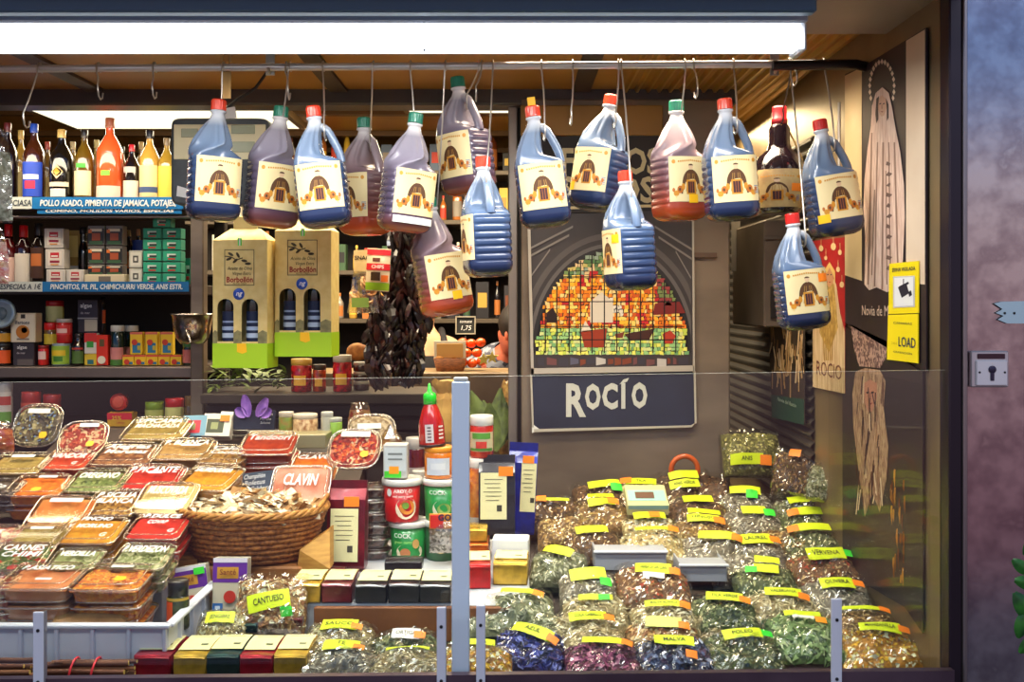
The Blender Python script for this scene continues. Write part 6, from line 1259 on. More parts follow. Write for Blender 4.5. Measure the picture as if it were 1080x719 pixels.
bags=[
 # rear rows, from the pillar towards the front
 dict(label='brown herb bag with green sticker, highest at the pillar foot',lx=637,ly=509,wpx=66,kind='brown',stk=G(),lw=34,lrot=4,tilt=14,rz=4,lv=.35),
 dict(label='bag of pale chips with orange-ended label before the pillar',lx=676,ly=507,wpx=56,kind='pale',stk=(orange,-1,.2),lw=32,lrot=-6,tilt=12,lv=.35,text='TILA'),
 dict(label='large brown-green bag beside the orange ring handle',lx=722,ly=509,wpx=92,kind='brown',text='ANIS VERDE',two_=True,lw=32,lrot=4,h=.005,lu=-.3,lv=-.15,T=.085,tilt=12,rz=3),
 dict(label='brown seed bag with a thin edge-on label, far left of the herb heap',lx=585,ly=526,wpx=62,kind='brown',lw=30,lrot=-2,tilt=18,stk=(orange,-1,0),lv=.5,lh=.010,rz=3,T=.075),
 dict(label='seedy bag with two lime labels and orange stickers, upper left of the heap',lx=634,ly=528,wpx=62,kind='seedy',two_=True,stk=O(.9,0),lw=28,lrot=5,tilt=10,lv=.3),
 dict(label='bag of dark bark behind the pale chamomile bags',lx=736,ly=525,wpx=66,kind='brown',lw=32,lrot=5,tilt=10,lv=.4),
 dict(label='grey leaf bag with green sticker below the upright olive bag',lx=786,ly=515,wpx=62,kind='grey',stk=G(.4,-1.3),lw=32,lrot=-6,tilt=12,lv=.35,T=.06),
 dict(label='grey stalk bag with a curled green label end',lx=795,ly=537,wpx=62,kind='grey',stk=(sgreen,1.2,-.8),lw=26,lrot=2,tilt=10,lv=.3),
 dict(label='crumpled grey bag under an orange and lime label, right rear',lx=846,ly=526,wpx=60,kind='greygreen',stk=O(.8,.2),lw=30,lrot=10,tilt=14,lv=.3,rz=-6,loose=True,T=.065),
 dict(label='yellowish herb bag, its label with an orange start, below the crumpled one',lx=852,ly=538,wpx=62,kind='dgreen',stk=(orange,-1,-.2),lw=32,lrot=6,tilt=10,lv=.2,rz=-4),
 dict(label='seed bag with orange sticker among the pale bags',lx=685,ly=542,wpx=58,kind='pale',stk=O(.3,-.1),lw=34,lrot=4,tilt=10,lv=.4),
 dict(label='brown bag with two lime labels right of the seed bags',lx=742,ly=545,wpx=66,kind='seedy',two_=True,stk=O(.95,-.5),lw=34,lrot=-5,tilt=10,lv=.4,text='HINOJO'),
 dict(label='large yellow-brown bag with orange-started label, right rear',lx=856,ly=554,wpx=76,kind='dgreen',stk=(orange,-1,-.2),lw=40,lrot=6,tilt=10,lv=.35,rz=-5,T=.06),
 dict(label='dark seed bag left of the white tray',lx=624,ly=557,wpx=62,kind='brown',lw=34,lrot=8,tilt=10,lv=.3,T=.065),
 dict(label='pale seed bag lying over the first white tray edge',lx=690,ly=556,wpx=72,kind='pale',lw=40,lrot=0,tilt=14,lv=.55,stk=O(1.0,0),lh=.012,T=.06,h=.01),
 dict(label='grey flower bag with a long sagging lime label, right of the pale seed bag',lx=756,ly=563,wpx=76,kind='grey',lw=38,lrot=-12,tilt=12,lv=.35,stk=O(1.1,-.2),T=.06,h=.008),
 dict(label='straw-grey bag with a big pale label and orange sticker',lx=797,ly=567,wpx=66,kind='grey',lw=34,lrot=4,tilt=10,stk=O(1.2,-.2),lv=.4,lh=.036,text='LAUREL'),
 dict(label='brown-grey bag labelled with the longest word, green sticker beside it',lx=871,ly=583,wpx=80,kind='redbits',text='VERVENA',lw=40,lrot=6,tilt=10,stk=(sgreen,1.28,-.1),lh=.036,lv=.35,rz=-4,T=.06),
 dict(label='grey-green bag with a slanting label left of the white tray',lx=589,ly=579,wpx=62,kind='greygreen',lw=32,lrot=-24,tilt=14,lv=.4,rz=-6,T=.07),
 dict(label='brown-grey bag with green sticker before the first white tray',lx=620,ly=603,wpx=62,kind='grey',lw=38,lrot=6,tilt=12,stk=G(.9,-1.5),lv=.3,lh=.032),
 dict(label='reddish herb bag with a longer word, white slip and orange sticker',lx=689,ly=598,wpx=80,kind='redbits',text='HIERBA DE SAN JUAN',lw=38,lrot=-5,tilt=10,stk=O(1.15,-.4),wl=True,lv=.35,lh=.030),
 dict(label='mossy bag with two small lime labels right of the second tray',lx=808,ly=599,wpx=70,kind='dgreen',lw=26,lrot=-10,tilt=10,stk=(sgreen,-1.2,-.6),lv=.3,two_=True),
 dict(label='dark green bag labelled in two words under the second tray',lx=764,ly=628,wpx=70,kind='dgreen',text='TILA VERDE',lw=38,lrot=-10,tilt=9,stk=O(1.1,-.4),lv=.4),
 dict(label='grey root bag with a small-print label, middle right',lx=826,ly=623,wpx=74,kind='straw',text='VALERIANA',lw=38,lrot=-8,tilt=9,stk=O(1.1,-.7),lv=.35),
 dict(label='grey leaf bag with orange sticker above the right bracket',lx=883,ly=613,wpx=78,kind='grey',text='OLIVERA',lw=36,lrot=5,tilt=10,stk=O(1.25,-.1),lv=.25,rz=-4,lh=.032),
 dict(label='grey-green bag beside the gold foil pack, left edge of the heap',lx=548,ly=622,wpx=74,kind='greygreen',lw=40,lrot=-10,tilt=10,stk=O(1.0,-.5),lv=.5,lh=.016,T=.065),
 dict(label='straw bag with a pale green sticker behind the fibre bag',lx=628,ly=629,wpx=70,kind='straw',lw=36,lrot=-2,tilt=10,stk=(sgreen,.5,-.5),lv=.5,lh=.016),
 dict(label='pale bag labelled in two words, orange end, behind the yellowish one',lx=700,ly=635,wpx=72,kind='straw',text='MALVA BLANCA',lw=40,lrot=-4,tilt=9,stk=O(1.1,-.3),lv=.45,lh=.018),
 dict(label='pale fibre bag with orange-ended label, second row from the front',lx=620,ly=648,wpx=80,kind='straw',text='COLA CABALLO',lw=40,lrot=4,tilt=9,stk=O(1.1,-.5),lv=.35),
 dict(label='yellowish pale bag with an orange splash behind the deep blue one',lx=700,ly=654,wpx=78,kind='flowers',lw=38,lrot=-4,tilt=9,stk=O(1.1,-.6),lv=.45,lcol=mat((220,236,110),.5)),
 # front row
 dict(label='dark blue petal bag with a slanting label, front row nearest the mullion',lx=562,ly=663,wpx=78,kind='blue',text='AZUL',lw=46,lrot=-22,tilt=8,stk=O(1.05,-.3),lv=.25,rz=-8,T=.06,lu=.1),
 dict(label='purple petal bag in the middle of the front row',lx=636,ly=674,wpx=84,kind='purple',lw=44,lrot=-12,tilt=5,stk=O(1.15,-.2),lv=.45,rz=2,T=.056,lh=.018),
 dict(label='deep blue-grey petal bag with a bright label, front row',lx=711,ly=674,wpx=86,kind='malva',text='MALVA',lw=42,lrot=-4,tilt=5,stk=(orange,.8,-2.6),lv=.20,T=.058,h=.004),
 dict(label='green-brown leaf bag with green-ended label, front row',lx=783,ly=666,wpx=86,kind='dgreen',text='POLEO',lw=42,lrot=6,tilt=5,stk=(sgreen,1.25,-.3),lv=.30,T=.055,loose=True),
 dict(label='bright green leaf bag with a white slip left of the right bracket',lx=846,ly=646,wpx=76,kind='green',lw=38,lrot=0,tilt=7,stk=(mat((255,160,30),.5),.9,-2.6),lv=.55,wl=True,T=.06,lh=.016,rz=-3,asp=.95),
 dict(label='brown-gold bag with a flat label behind the camomile bag',lx=908,ly=640,wpx=74,kind='seedy',lw=42,lrot=-2,tilt=9,stk=O(1.15,-.3),lv=.6,lh=.014,rz=-4),
 dict(label='golden camomile bag at the right end of the front row',lx=928,ly=659,wpx=92,kind='gold',text='MANZANILLA',lw=42,lrot=-5,tilt=5,stk=O(1.15,-.1),lv=.35,T=.06,rz=-6,lh=.030),
 # filling the heap between the named ones
 dict(label='unlabelled brown bag beneath the seedy double-label bag',lx=596,ly=548,wpx=60,kind='seedy',lw=0,tilt=12,T=.06,lv=0),
 dict(label='unlabelled grey bag between the straw-grey and dark green bags',lx=782,ly=588,wpx=66,kind='grey',lw=0,tilt=10,T=.05,h=-.012,lv=0),
 dict(label='unlabelled seedy bag before the big brown-green bag',lx=826,ly=562,wpx=60,kind='seedy',lw=0,tilt=8,T=.05,h=-.016,lv=0),
 dict(label='unlabelled straw bag under the fibre bag at the left',lx=590,ly=655,wpx=70,kind='greygreen',lw=0,tilt=8,T=.05,h=-.02,lv=0),
 dict(label='unlabelled pale bag between the second tray and green-brown bag',lx=742,ly=648,wpx=60,kind='straw',lw=0,tilt=8,T=.05,h=-.02,lv=0),
 dict(label='unlabelled brown-red bag at the right side under the olive leaf bag',lx=900,ly=600,wpx=50,kind='brown',lw=0,tilt=10,T=.05,h=-.02,lv=0),
]
for kw in bags: herb_bag(**kw)
# upright bags at the rear right
herb_bag('upright bag of olive-green seeds with orange-ended label by the pillar',788,483,64,'olive',stk=O(1.15,-.3),lw=34,lrot=0,tilt=52,Y=2.88,asp=.85,T=.06,lv=-.55,lu=-.25,rz=-4,plane=False,text='ANIS')
herb_bag('crumpled bag of big brown leaves standing beside the olive seed bag',838,480,52,'brown',stk=O(0,.6),lw=0,tilt=58,Y=2.80,asp=1.0,T=.06,lv=.5,rz=-30,plane=False,loose=True)
herb_bag('translucent mauve-tinted bag behind the brown leaf bag',868,500,44,'greygreen',lw=0,tilt=60,Y=2.66,asp=.9,T=.05,lv=.2,rz=-40,plane=False,loose=True)
# bags in the middle, on the ledge before the white step
MZ=.942
def mbag(label,lx,ly,wpx,kind,**k): return herb_bag(label,lx,ly,wpx,kind,z0=MZ,k0=.02,**k)
mbag('crackly bag of pale herb with an orange sticker, upper left of the ledge bags',358,657,72,'straw',stk=O(1.0,-.4),lw=38,lrot=-3,tilt=10,lv=.1,h=.004,T=.05,loose=True,lh=.034,text='SAUCO')
mbag('crackly bag of olive leaves beside the left drilled bracket',428,667,74,'dgreen',stk=O(1.0,-.3),lw=30,lrot=-3,tilt=10,lv=.0,T=.05,loose=True,lcol=paper,h=-.005,wl=False,text='ORTIGA')
mbag('crackly bag of grey herb with orange-ended label, front, by the gold pack',360,677,84,'grey',stk=O(1.0,-.5),lw=38,lrot=-4,tilt=6,lv=.25,T=.055,loose=True,asp=.62,lh=.030,text='TE')
mbag('crackly bag of pale roots, front, left of the left drilled bracket',430,681,82,'straw',lw=46,lrot=0,tilt=6,lv=.35,T=.055,loose=True,asp=.6,lh=.012)
mbag('bag of golden ginger pieces behind the mullion foot',500,675,84,'gold',lw=44,lrot=0,tilt=6,lv=.4,T=.055,loose=True,asp=.62)
mbag('mossy bag between the mullion and the grey-green bag',516,640,64,'greygreen',lw=0,tilt=10,lv=.1,T=.05,h=.006)
herb_bag('large open-topped bag of grey flower heads with green sticker',283,632,78,'flowers',stk=(sgreen,.75,-1.7),lw=44,lrot=12,tilt=46,Y=2.16,asp=.86,T=.055,lv=-.15,rz=3,plane=False,text='CANTUESO',lh=.034,loose=True)
herb_bag('small bag of pale slices with a lime label before the purple boxes',232,650,52,'pale',lw=30,lrot=2,tilt=34,Y=2.12,asp=.8,T=.045,lv=.2,plane=False,text='JENGIBRE',lh=.026,loose=True)
# cream crocheted packet among the bags
t=carton('teal and cream packet lying among the pale herb bags',hit(681,532,HZ,HK,-.01),W(44,2.7),.10,.03,(206,206,150),[(-.95,.62,.95,1,(150,196,190))],name='cream_packet',rot=(R(22),0,0))
b=MB(); b.box((0,-.004,.031),(W(40,2.7),.05,.001),mat((160,206,200),.4)); b.box((-.005,-.004,.032),(W(20,2.7),.03,.001),mat((110,80,60),.5)); b.build('teal_window',t)
# heap support and white trays
b=MB(); x0,x1=P(545,0,2.1).x,.785
def hz_(y): return HZ+HK*(y-2.1)-.100
y0_,y1_=2.12,2.985
b.add([(x0,y0_,hz_(y0_)),(x1,y0_,hz_(y0_)),(x1,y1_,hz_(y1_)),(x0,y1_,hz_(y1_)),(x0,y0_,.852),(x1,y0_,.852),(x1,y1_,.852),(x0,y1_,.852)],[(0,1,2,3),(4,5,1,0),(5,6,2,1),(7,4,0,3),(6,7,3,2),(7,6,5,4)],noisy((84,70,62),(60,50,46),8,.6,.1))
tag(b.build('herb_display_stand'),'dark sloping stand under the heap of herb bags','display stand')
for px0,px1,y0,y1,Y,lb in ((628,702,580,601,2.46,'white tray edge showing between the seed bags and the reddish bag'),(718,766,594,613,2.38,'white tray edge showing left of the mossy bag')):
    a_,b_=P(px0,y1,Y),P(px1,y0,Y); t=thing('white_tray',lb,'tray',((a_.x+b_.x)/2,Y,a_.z)); w_=b_.x-a_.x; h=b_.z-a_.z; b=MB()
    b.bev((0,0,h/2),(w_,.004,h),.001,mat((170,174,182),.35)); b.bev((0,.03,h-.004),(w_,.06,.006),.001,mat((170,174,182),.35)); b.bev((-w_/2,.05,h/2),(.004,.10,h),.001,mat((170,174,182),.35)); b.bev((w_/2,.05,h/2),(.004,.10,h),.001,mat((170,174,182),.35)); b.bev((0,-.004,h-.003),(w_+.01,.010,.005),.001,mat((220,224,228),.35)); b.build('tray_body',t)
# orange ring handle standing behind the bags
t=thing('orange_ring_handle','orange-brown plastic ring handle before the pillar','handle ring',P(722,497,2.93)); q=W(1,2.93); b=MB(); b.tube([(14*q*math.cos(a),.0,14*q*math.sin(a)+2*q) for a in [-.4+3.95*j/20 for j in range(21)]],2.8*q,mat((206,92,30),.35,coat=.4),10); b.build('ring',t)
# ================================================================== SIGNS ON THE PILLAR
PY=2.992
def FP(px,py,off=0): return P(px,py,PY)+Vector((0,-off,0))
def fpoly(b,pts,off,m): b.add([FP(x,y,off) for x,y in pts],[tuple(range(len(pts)))[::-1]],m)
def fslab(b,pts,off,th,m): b.slab([FP(x,y,off) for x,y in pts],(0,1,0),th,m)
t=thing('lettered_board','charcoal board with big cream capital letters above the arched picture','sign')
b=MB(); fslab(b,[(556,146),(727,138),(727,222),(556,226)],.010,.010,noisy((44,42,44),(34,32,34),6,.6,.05)); b.build('board',t)
crm=mat((236,226,176),.5)
b=MB(); q=W(1,PY)
b.text('FRUTOS',37*q,crm,FR(FP(643,172,.0125)),bold=.03,width=102*q); b.text('SECOS',37*q,crm,FR(FP(640,202,.0125)),bold=.03,width=100*q)
b.slab([FP(x,y,.0115) for x,y in ((558,219),(727,215),(727,218),(558,222))],(0,-1,0),.001,crm); b.build('lettering',t)
t=thing('arched_picture','framed picture of an iron arch with a colourful stained glass window','picture')
fr=noisy((70,66,68),(52,49,52),5,.45,.06)
b=MB(); fslab(b,[(556,227),(730,222),(730,392),(560,394)],.010,.010,fr); b.build('picture_board',t)
b=MB()
for k,(rx,ry,c) in enumerate(((98,126,(88,84,84)),(92,120,(58,54,56)),(88,115,(96,92,92)),(84,111,(40,38,40)))):
    pts=[(645+rx*math.cos(a),372-ry*math.sin(a)) for a in [math.pi*j/36 for j in range(37)]]; pts=[(min(728,max(558,x)),max(230,y)) for x,y in pts]
    fpoly(b,pts,.0104+.0003*k,mat(c,.45))
for (x0,y0,x1,y1) in ((557,262,604,238),(557,270,600,247),(729,262,690,238),(729,272,694,249),(560,290,580,262),(728,292,712,264)):
    b.slab([FP(x0,y0,.0118),FP(x1,y1,.0118),FP(x1,y1+2.4,.0118),FP(x0,y0+2.4,.0118)],(0,-1,0),.0006,mat((134,130,128),.4))
b.build('iron_arch',t)
b=MB(); rr=random.Random(4); cell=4.0
def inside(x,y): return ((x-645)/79.)**2+((372-y)/107.)**2<1
fpoly(b,[(645+80*math.cos(a),373-108*math.sin(a)) for a in [math.pi*j/40 for j in range(41)]],.0122,mat((24,20,20),.4))
pal_t=[(120,150,90),(150,170,150),(90,130,80),(206,190,110),(226,200,150)]; pal_m=[(250,160,20),(255,190,50),(226,120,14),(246,214,140),(255,220,110),(206,90,20),(250,140,30)]; pal_w=[(196,216,90),(156,206,136),(236,236,110),(120,176,116),(216,226,150)]
y=266.
while y<371:
    x=565.+rr.uniform(-1,1)
    while x<724:
        w_=rr.uniform(2.6,5.2)
        if inside(x+w_/2,y+2) :
            n=mnoise.noise(Vector((x*.06,y*.06,2)))
            if y>344: c=rr.choice(pal_w)
            elif y<288+8*n: c=rr.choice(pal_t)
            else:
                c=rr.choice(pal_m)
                if n>.22 and 625<x<655 and y>300: c=(226,220,206)
                if -.5<n<-.28: c=(196,40,40)
                if x>690 and y<325: c=rr.choice([(150,60,60),(120,140,80)])
            j=[rr.uniform(-.7,.7) for _ in range(6)]
            fpoly(b,[(x+j[0],y+j[1]),(x+w_-.3+j[2],y+j[3]),(x+w_-.3+j[4],y+3.5+j[5]),(x,y+3.6)],.0126,mat(c,.35,coat=.3))
        x+=w_
    y+=cell
b.build('stained_glass',t)
b=MB(); dk_=mat((20,16,16),.5)
for gx in [575,587,600,612,624,637,650,663,675,688,700,712]:
    yt=372-107*math.sqrt(max(0,1-((gx-645)/79.)**2)); b.slab([FP(gx-.6,yt,.0130),FP(gx+.6,yt,.0130),FP(gx+.6,372,.0130),FP(gx-.6,372,.0130)],(0,-1,0),.0004,dk_)
for gy in (292,318,344,358):
    hx=79*math.sqrt(max(0,1-((372-gy)/107.)**2)); b.slab([FP(645-hx,gy-.5,.0130),FP(645+hx,gy-.5,.0130),FP(645+hx,gy+.5,.0130),FP(645-hx,gy+.5,.0130)],(0,-1,0),.0004,dk_)
for pts,c in (([(612,349),(640,346),(637,366),(616,366)],(150,56,30)),([(617,338),(624,349),(612,350)],(220,210,190)),([(658,352),(690,346),(684,358),(664,359)],(70,40,30)),([(648,352),(658,350),(656,356),(649,356)],(120,60,40)),([(576,330),(583,324),(587,332),(587,340),(576,340)],(40,24,22)),([(622,318),(634,308),(646,318),(646,340),(622,340)],(214,206,190)),([(690,320),(716,318),(722,330),(688,332)],(120,40,36)),([(698,352),(706,348),(712,354),(708,362),(700,362)],(176,60,40)),([(700,322),(704,316),(708,322)],(60,30,26))):
    fpoly(b,pts,.0133,mat(c,.4))
b.build('leading_and_figures',t)
b=MB(); 
fpoly(b,[(565,374),(727,373),(727,387),(565,387)],.0122,mat((60,54,56),.5))
x=567
while x<724:
    w_=rr.uniform(3,11); c=rr.choice([(190,186,180),(110,70,70),(60,56,66),(150,120,90),(216,212,210),(90,90,110),(120,60,40)])
    fpoly(b,[(x,376+rr.uniform(0,3)),(x+w_,376+rr.uniform(0,3)),(x+w_,386-rr.uniform(0,4)),(x,386-rr.uniform(0,3))],.0126,mat(c,.5)); x+=w_+rr.uniform(0,3)
b.build('market_crowd_print',t)
b=MB(); al=mat((196,190,176),.35,.3)
for pts in ([(556,226),(559,226),(563,394),(560,394)],[(729,221),(731,221),(732,392),(730,392)],[(560,388),(731,385),(731,391),(560,394)]): b.slab([FP(x,y,.0108) for x,y in pts],(0,-1,0),.004,al)
b.build('frame',t)
t=thing('name_sign','dark blue sign with large pale letters reading the stall name','sign')
b=MB(); fslab(b,[(560,395),(731,392),(732,446),(726,449),(572,453),(562,448)],.008,.008,noisy((44,52,74),(34,40,58),5,.4,.06)); b.build('board',t)
b=MB(); gy_=mat((206,208,200),.45); q=W(1,PY)
b.text('R',47*q,gy_,FR(FP(605.5,423.5,.0095)),bold=.035,width=21*q)
for s,x in (('O',625),('C',643),('I',657),('O',674)): 
    b.text(s,35*q,gy_,FR(FP(x,420 - (x-605)*.03,.0095)),bold=.045,width=(16.5 if s!='I' else 4.2)*q)
b.slab([FP(x,y,.0090) for x,y in ((653,405),(657,400),(663,398),(661,402))],(0,-1,0),.001,gy_)
b.build('lettering',t)
b=MB()
for pts in ([(559,394),(561,394),(563,450),(561,450)],[(731,391),(733,391),(734,446),(732,446)],[(563,452),(728,448),(732,446),(729,450),(563,455)]): b.slab([FP(x,y,.0088) for x,y in pts],(0,-1,0),.002,mat((190,184,170),.5))
b.slab([FP(x,y,.0092) for x,y in ((561,446),(570,453),(561,456))],(0,-1,0),.001,paper); b.build('edge_strip',t)
b=MB(); b.bev(tuple(FP(744,269,.002)),(W(24,PY),.002,W(5,PY)),.0005,mat((104,84,70),.5)); tag(b.build('old_tape'),'faded brown tape strip on the pillar right of the arched picture','tape')
# ================================================================== POSTERS ON THE SIDE WALL
def SP(px,py,off=0.):
    X=.797; Y=X*F/(px-CX); return Vector((X-off,Y,EZ-(py-HY)*Y/F))
def spoly(b,pts,off,m): b.add([SP(x,y,off) for x,y in pts],[tuple(range(len(pts)))],m)
def SF(px,py,off): return frame(SP(px,py,off),(0,-1,0),(0,0,1))
def sslab(b,pts,off,th,m): b.slab([SP(x,y,off) for x,y in pts],(1,0,0),th,m)
drk=noisy((50,36,40),(34,24,30),4,.45,.04); veil=noisy((232,206,186),(196,160,140),40,.6,.0,stretch=(1,6,.6))
t=thing('virgin_poster','tall dark poster of a pale veiled statue with cream side bands','poster')
b=MB(); sslab(b,[(893,78),(912,70),(958,42),(979,29),(979,392),(893,340)],.004,.003,drk); b.build('sheet',t)
b=MB(); gb=noisy((206,180,130),(226,206,160),3,.4,.05)
spoly(b,[(893,80),(911,71),(911,296),(893,290)],.0045,gb); b.build('cream_band',t); b=MB(); spoly(b,[(958,43),(978,31),(978,300),(958,298)],.0045,noisy((226,206,180),(206,180,150),3,.45,.05)); b.build('cream_band',t)
b=MB()
fig=[(933,92),(926,98),(922,112),(921,132),(917,160),(914,190),(913,220),(915,250),(914,300),(919,306),(927,303),(938,308),(947,304),(954,300),(955,270),(957,230),(956,195),(952,160),(947,135),(943,112),(940,98)]
spoly(b,fig,.0050,veil); b.build('veiled_figure',t)
b=MB(); dkv=mat((150,118,100),.6)
for x0,y0,x1,y1,w_ in ((922,140,918,300,.9),(928,150,925,302,.7),(934,150,933,305,.9),(940,150,942,304,.7),(946,150,950,298,.9),(925,200,922,290,.6),(937,180,938,300,.6)):
    spoly(b,[(x0-w_,y0),(x0+w_,y0),(x1+w_,y1),(x1-w_,y1)],.0053,dkv)
for k in range(11): y=170+k*11; spoly(b,[(938+(k%3)*1.5,y),(942+(k%2)*2,y+2),(941,y+5),(937,y+4)],.0055,mat((110,84,76),.6))
b.build('robe_folds',t)
b=MB(); spoly(b,[(929,104),(933,100),(937,104),(938,114),(935,122),(932,123),(929,116)],.0056,mat((206,164,136),.6)); spoly(b,[(927,104),(930,101),(929,112),(929,126),(927,130),(926,120)],.0057,mat((60,40,38),.6)); spoly(b,[(937,103),(940,110),(940,124),(938,128),(938,114)],.0057,mat((60,40,38),.6))
for x in (931.3,935): spoly(b,[(x-1,109),(x+1,108.4),(x+1,109.6),(x-1,110.2)],.0059,mat((50,30,30),.6))
spoly(b,[(932.6,110),(933.4,110),(933.8,114.5),(932.4,114.8)],.0059,mat((170,120,96),.6)); spoly(b,[(931.6,117.4),(934.8,117.2),(933.2,118.6)],.0059,mat((140,60,56),.6)); b.build('face',t)
b=MB()
for k in range(17):
    a=math.radians(-25+230*k/16); x=933+13*math.cos(a); y=92-27*math.sin(a); s=1.6
    spoly(b,[(x-s,y),(x,y-2*s),(x+s,y),(x,y+2*s)],.0058,mat((226,206,180),.5))
b.build('star_halo',t)
b=MB(); b.text('Novia de M',W(15.5,2.28),mat((226,200,176),.5),SF(925,328,.0052),bold=.0,width=.165); b.build('lettering',t)
t=thing('lace_poster','dark poster showing draped lace and a hooded statue under the veiled one','poster')
b=MB(); sslab(b,[(890,343),(975,392),(975,668),(956,640),(890,602)],.0035,.003,noisy((44,30,32),(28,18,24),4,.4,.04)); b.build('sheet',t)
lace=noisy((196,160,140),(110,80,76),160,.6,.0,kind='voronoi'); b=MB()
spoly(b,[(899,342),(938,360),(936,378),(930,388),(908,386),(903,370)],.0040,lace)
spoly(b,[(904,392),(914,388),(930,390),(936,402),(934,430),(939,470),(937,505),(930,540),(922,520),(914,545),(908,500),(902,450),(901,415)],.0042,noisy((214,176,136),(130,92,66),70,.6,.0,stretch=(1,5,.8)))
b.build('lace_and_fringe',t)
b=MB(); spoly(b,[(913,404),(920,400),(927,404),(927,420),(922,434),(918,434),(914,424)],.0046,mat((206,140,110),.6))
for x in (917.5,922.5): spoly(b,[(x-1.5,413),(x+1.5,412.5),(x+1.5,414.5),(x-1.5,415)],.0049,mat((60,34,30),.6))
spoly(b,[(919.6,414),(920.6,414),(921.2,421),(919,421.4)],.0049,mat((170,104,80),.6)); spoly(b,[(918,425),(923,424.5),(920.5,427)],.0049,mat((150,50,50),.6)); b.build('face',t)
b=MB(); rr=random.Random(8)
for k in range(40):
    x=rr.uniform(904,934); y=rr.uniform(395,520); h=rr.uniform(12,34); s=rr.uniform(-3,3); spoly(b,[(x,y),(x+1.1,y),(x+1.1+s,y+h),(x+s,y+h)],.0050,mat(rr.choice([(110,70,50),(236,206,170),(160,116,84),(80,46,40)]),.6))
for k in range(26):
    x=rr.uniform(940,956); y=rr.uniform(490,610); spoly(b,[(x,y),(x+1.6,y),(x+1,y+rr.uniform(8,22)),(x-.6,y+8)],.0046,mat(rr.choice([(206,140,50),(150,90,30),(120,70,40)]),.6))
b.build('candle_and_fringe_print',t)
t=thing('red_poster','red poster with pale flowers and a long cream robe, reading ROCIO','poster')
b=MB(); sslab(b,[(859,254),(893,250),(893,415),(859,408)],.004,.002,mat((176,30,34),.5)); b.build('sheet',t)
b=MB(); 
spoly(b,[(859,345),(864,330),(872,300),(878,288),(884,300),(888,330),(893,350),(893,415),(859,408)],.0045,noisy((226,200,156),(190,156,110),20,.6,0,stretch=(1,6,.6)))
spoly(b,[(866,350),(873,300),(878,296),(882,300),(886,345),(876,372)],.0048,noisy((206,170,90),(150,116,50),60,.6,0)); spoly(b,[(873,286),(877,280),(881,286),(881,298),(877,303),(873,298)],.0050,mat((196,140,100),.6)); spoly(b,[(871,286),(877,276),(883,286),(883,300),(881,290),(877,282),(873,290),(871,302)],.0051,mat((226,190,110),.5))
for x in (875.4,878.8): spoly(b,[(x-.8,289),(x+.8,288.7),(x+.8,290),(x-.8,290.3)],.0052,mat((60,34,30),.6))
spoly(b,[(876,297),(879,296.8),(877.4,298.4)],.0052,mat((150,50,50),.6))
for k in range(5): spoly(b,[(869+k*3,346-abs(k-2)*9),(870+k*3,346-abs(k-2)*9),(872+k*2,380),(871+k*2,380)],.0053,mat((170,130,60),.6))
b.build('robed_figure',t)
b=MB()
for x,y,r in ((868,262,3.4),(881,260,4),(873,272,2.4),(888,266,3),(886,284,3),(890,300,3.4),(863,282,2.4)):
    spoly(b,[(x+r*.7*math.cos(a),y+r*math.sin(a)) for a in [6.283*j/9 for j in range(9)]],.0050,mat((236,206,150),.5)); spoly(b,[(x-.3,y-10),(x+.3,y-10),(x+.3,y),(x-.3,y)],.0048,mat((226,190,130),.5))
b.build('flower_print',t)
b=MB(); b.text('ROCIO',W(22,2.6),mat((120,74,60),.5),SF(876,391,.0052),width=.205); b.build('lettering',t)
t=thing('straw_poster','poster of straw-coloured fringe with a dark green foot, left of the red poster','poster')
b=MB(); sslab(b,[(818,334),(857,330),(857,448),(822,440)],.004,.002,noisy((64,52,40),(44,34,28),5,.5,.04)); b.build('sheet',t)
b=MB()
for k in range(70):
    x=rr.uniform(820,855); y=rr.uniform(336,392); h=rr.uniform(10,30); s=rr.uniform(-3,3); spoly(b,[(x,y),(x+1.3,y),(min(856,x+1.1+s),y+h),(x+s,y+h)],.0046+.00002*k,mat(rr.choice([(196,160,110),(226,196,150),(150,112,70),(176,140,90)]),.6))
spoly(b,[(821,416),(857,421),(857,448),(822,440)],.0046,mat((24,70,54),.5)); b.text('Novia del Rocio',W(6,2.9),mat((170,190,170),.5),SF(838,424,.0052),shear=.2,width=.20); b.build('fringe_print',t); t.location.x=-.018
# yellow camera warning sign
t=thing('camera_warning_sign','bright yellow folded sign with a camera symbol on the virgin poster','sign')
yl=mat((250,226,20),.4); b=MB(); sslab(b,[(942,278),(973,275),(973,330),(941,331)],.008,.002,yl); sslab(b,[(941,332),(973,331),(973,383),(940,379)],.009,.002,yl); b.build('card',t)
b=MB(); spoly(b,[(946.5,291.5),(969.5,290.5),(969.5,323.5),(946.5,324.5)],.0088,mat((206,206,206),.4)); spoly(b,[(948,293),(968,292),(968,322),(948,323)],.0092,mat((236,238,236),.4)); b.build('symbol_panel',t)
b=MB(); kk=mat((30,32,50),.5)
spoly(b,[(952,303),(961,299),(964,309),(956,314)],.0096,kk); spoly(b,[(957.4,294),(958.4,294),(958.4,301),(957.4,301)],.0096,kk); spoly(b,[(953,302),(963,297),(964,299),(953,304.5)],.0098,kk); spoly(b,[(963,308),(966,306),(967,311),(964,313)],.0096,kk); b.build('camera_symbol',t)
b=MB(); k2=mat((60,60,60),.5); b.text('ZONA VIGILADA',W(5.5,2.1),k2,SF(957.5,284,.0092),bold=.02,width=.125)
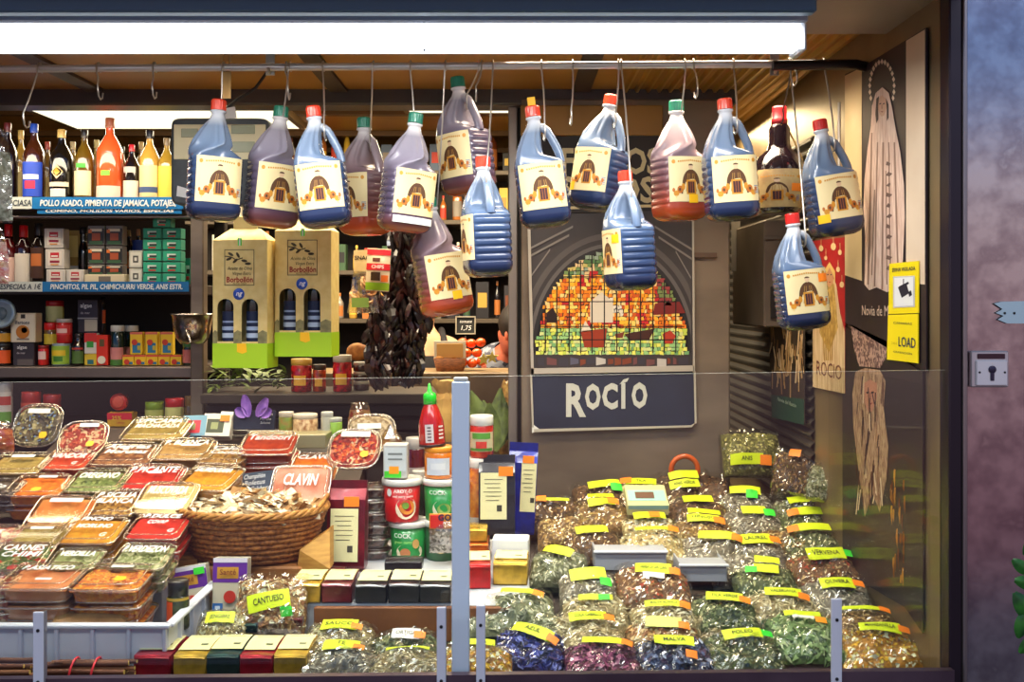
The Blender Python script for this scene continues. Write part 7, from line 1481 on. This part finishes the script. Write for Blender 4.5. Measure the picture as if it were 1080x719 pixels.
b.text('LOAD',W(15,2.08),mat((50,52,80),.5),SF(961.5,361.5,.0100),bold=.01,width=.090); b.text('CAMARAS',W(3.6,2.1),k2,SF(957,341,.0100),width=.10); b.text('GRABACION',W(3.2,2.1),k2,SF(957,372,.0100),width=.10); b.text('24H',W(4,2.1),mat((190,170,40),.5),SF(948,362,.0100),width=.03)
b.build('lettering',t)
# grey electric box on the side wall, with a white strip beside it
t=thing('electric_box','brown-grey metal box on the side wall behind the lowest right jug','box')
a_,e_=SP(806,250),SP(858,250); 
zt1,zb1=SP(838,232).z,SP(838,345).z
b=MB(); ym=(a_.y+e_.y)/2+.12; b.bev((.752,ym,(zt1+zb1)/2),(.085,.42,zt1-zb1),.004,noisy((120,108,96),(96,86,78),5,.45,.06,.3)); b.build('box_body',t)
b=MB(); b.bev((.752,ym-.214,zb1+.07),(.05,.006,.09),.001,mat((24,20,20),.5)); b.build('slot',t); b=MB(); b.bev((.752,ym-.213,zt1-.05),(.084,.004,.012),.001,mat((84,76,70),.5)); b.build('lid_seam',t)
b=MB(); b.box((P(776,0,3.3).x,3.3,(P(0,232,3.3).z+P(0,286,3.3).z)/2),(W(9,3.3),.004,W(54,3.3)),mat((176,170,160),.5)); tag(b.build('pale_strip'),'pale metal strip standing at the pillar edge beside the shutter','strip')
b=MB(); b.tube([SP(889.5,108,.01),SP(889.5,160,.01),SP(889.5,205,.01)],.004,mat((206,200,190),.3,.6),8); tag(b.build('hanging_poster_rod'),'thin pale rod hanging beside the left cream band of the virgin poster','rod')
# ================================================================== CAMERA AND LOOK
cam = bpy.data.cameras.new('camera'); co = bpy.data.objects.new('camera',cam); COL.objects.link(co); bpy.context.scene.camera = co
cam.sensor_width = 36; cam.lens = 36*F/1080.; cam.shift_y = -(359.5-HY)/1080.; co.location=(0,0,EZ); co.rotation_euler=(R(90),0,0); cam.clip_start=.05
sc = bpy.context.scene
sc.view_settings.view_transform='Standard'; sc.view_settings.look='None'; sc.view_settings.gamma=1; sc.view_settings.use_curve_mapping=False; sc.view_settings.exposure=0.0
sc.cycles.transparent_max_bounces=24; sc.cycles.max_bounces=6; sc.cycles.glossy_bounces=3; sc.cycles.diffuse_bounces=3; sc.cycles.caustics_reflective=False; sc.cycles.caustics_refractive=False
sc.cycles.sample_clamp_indirect=4
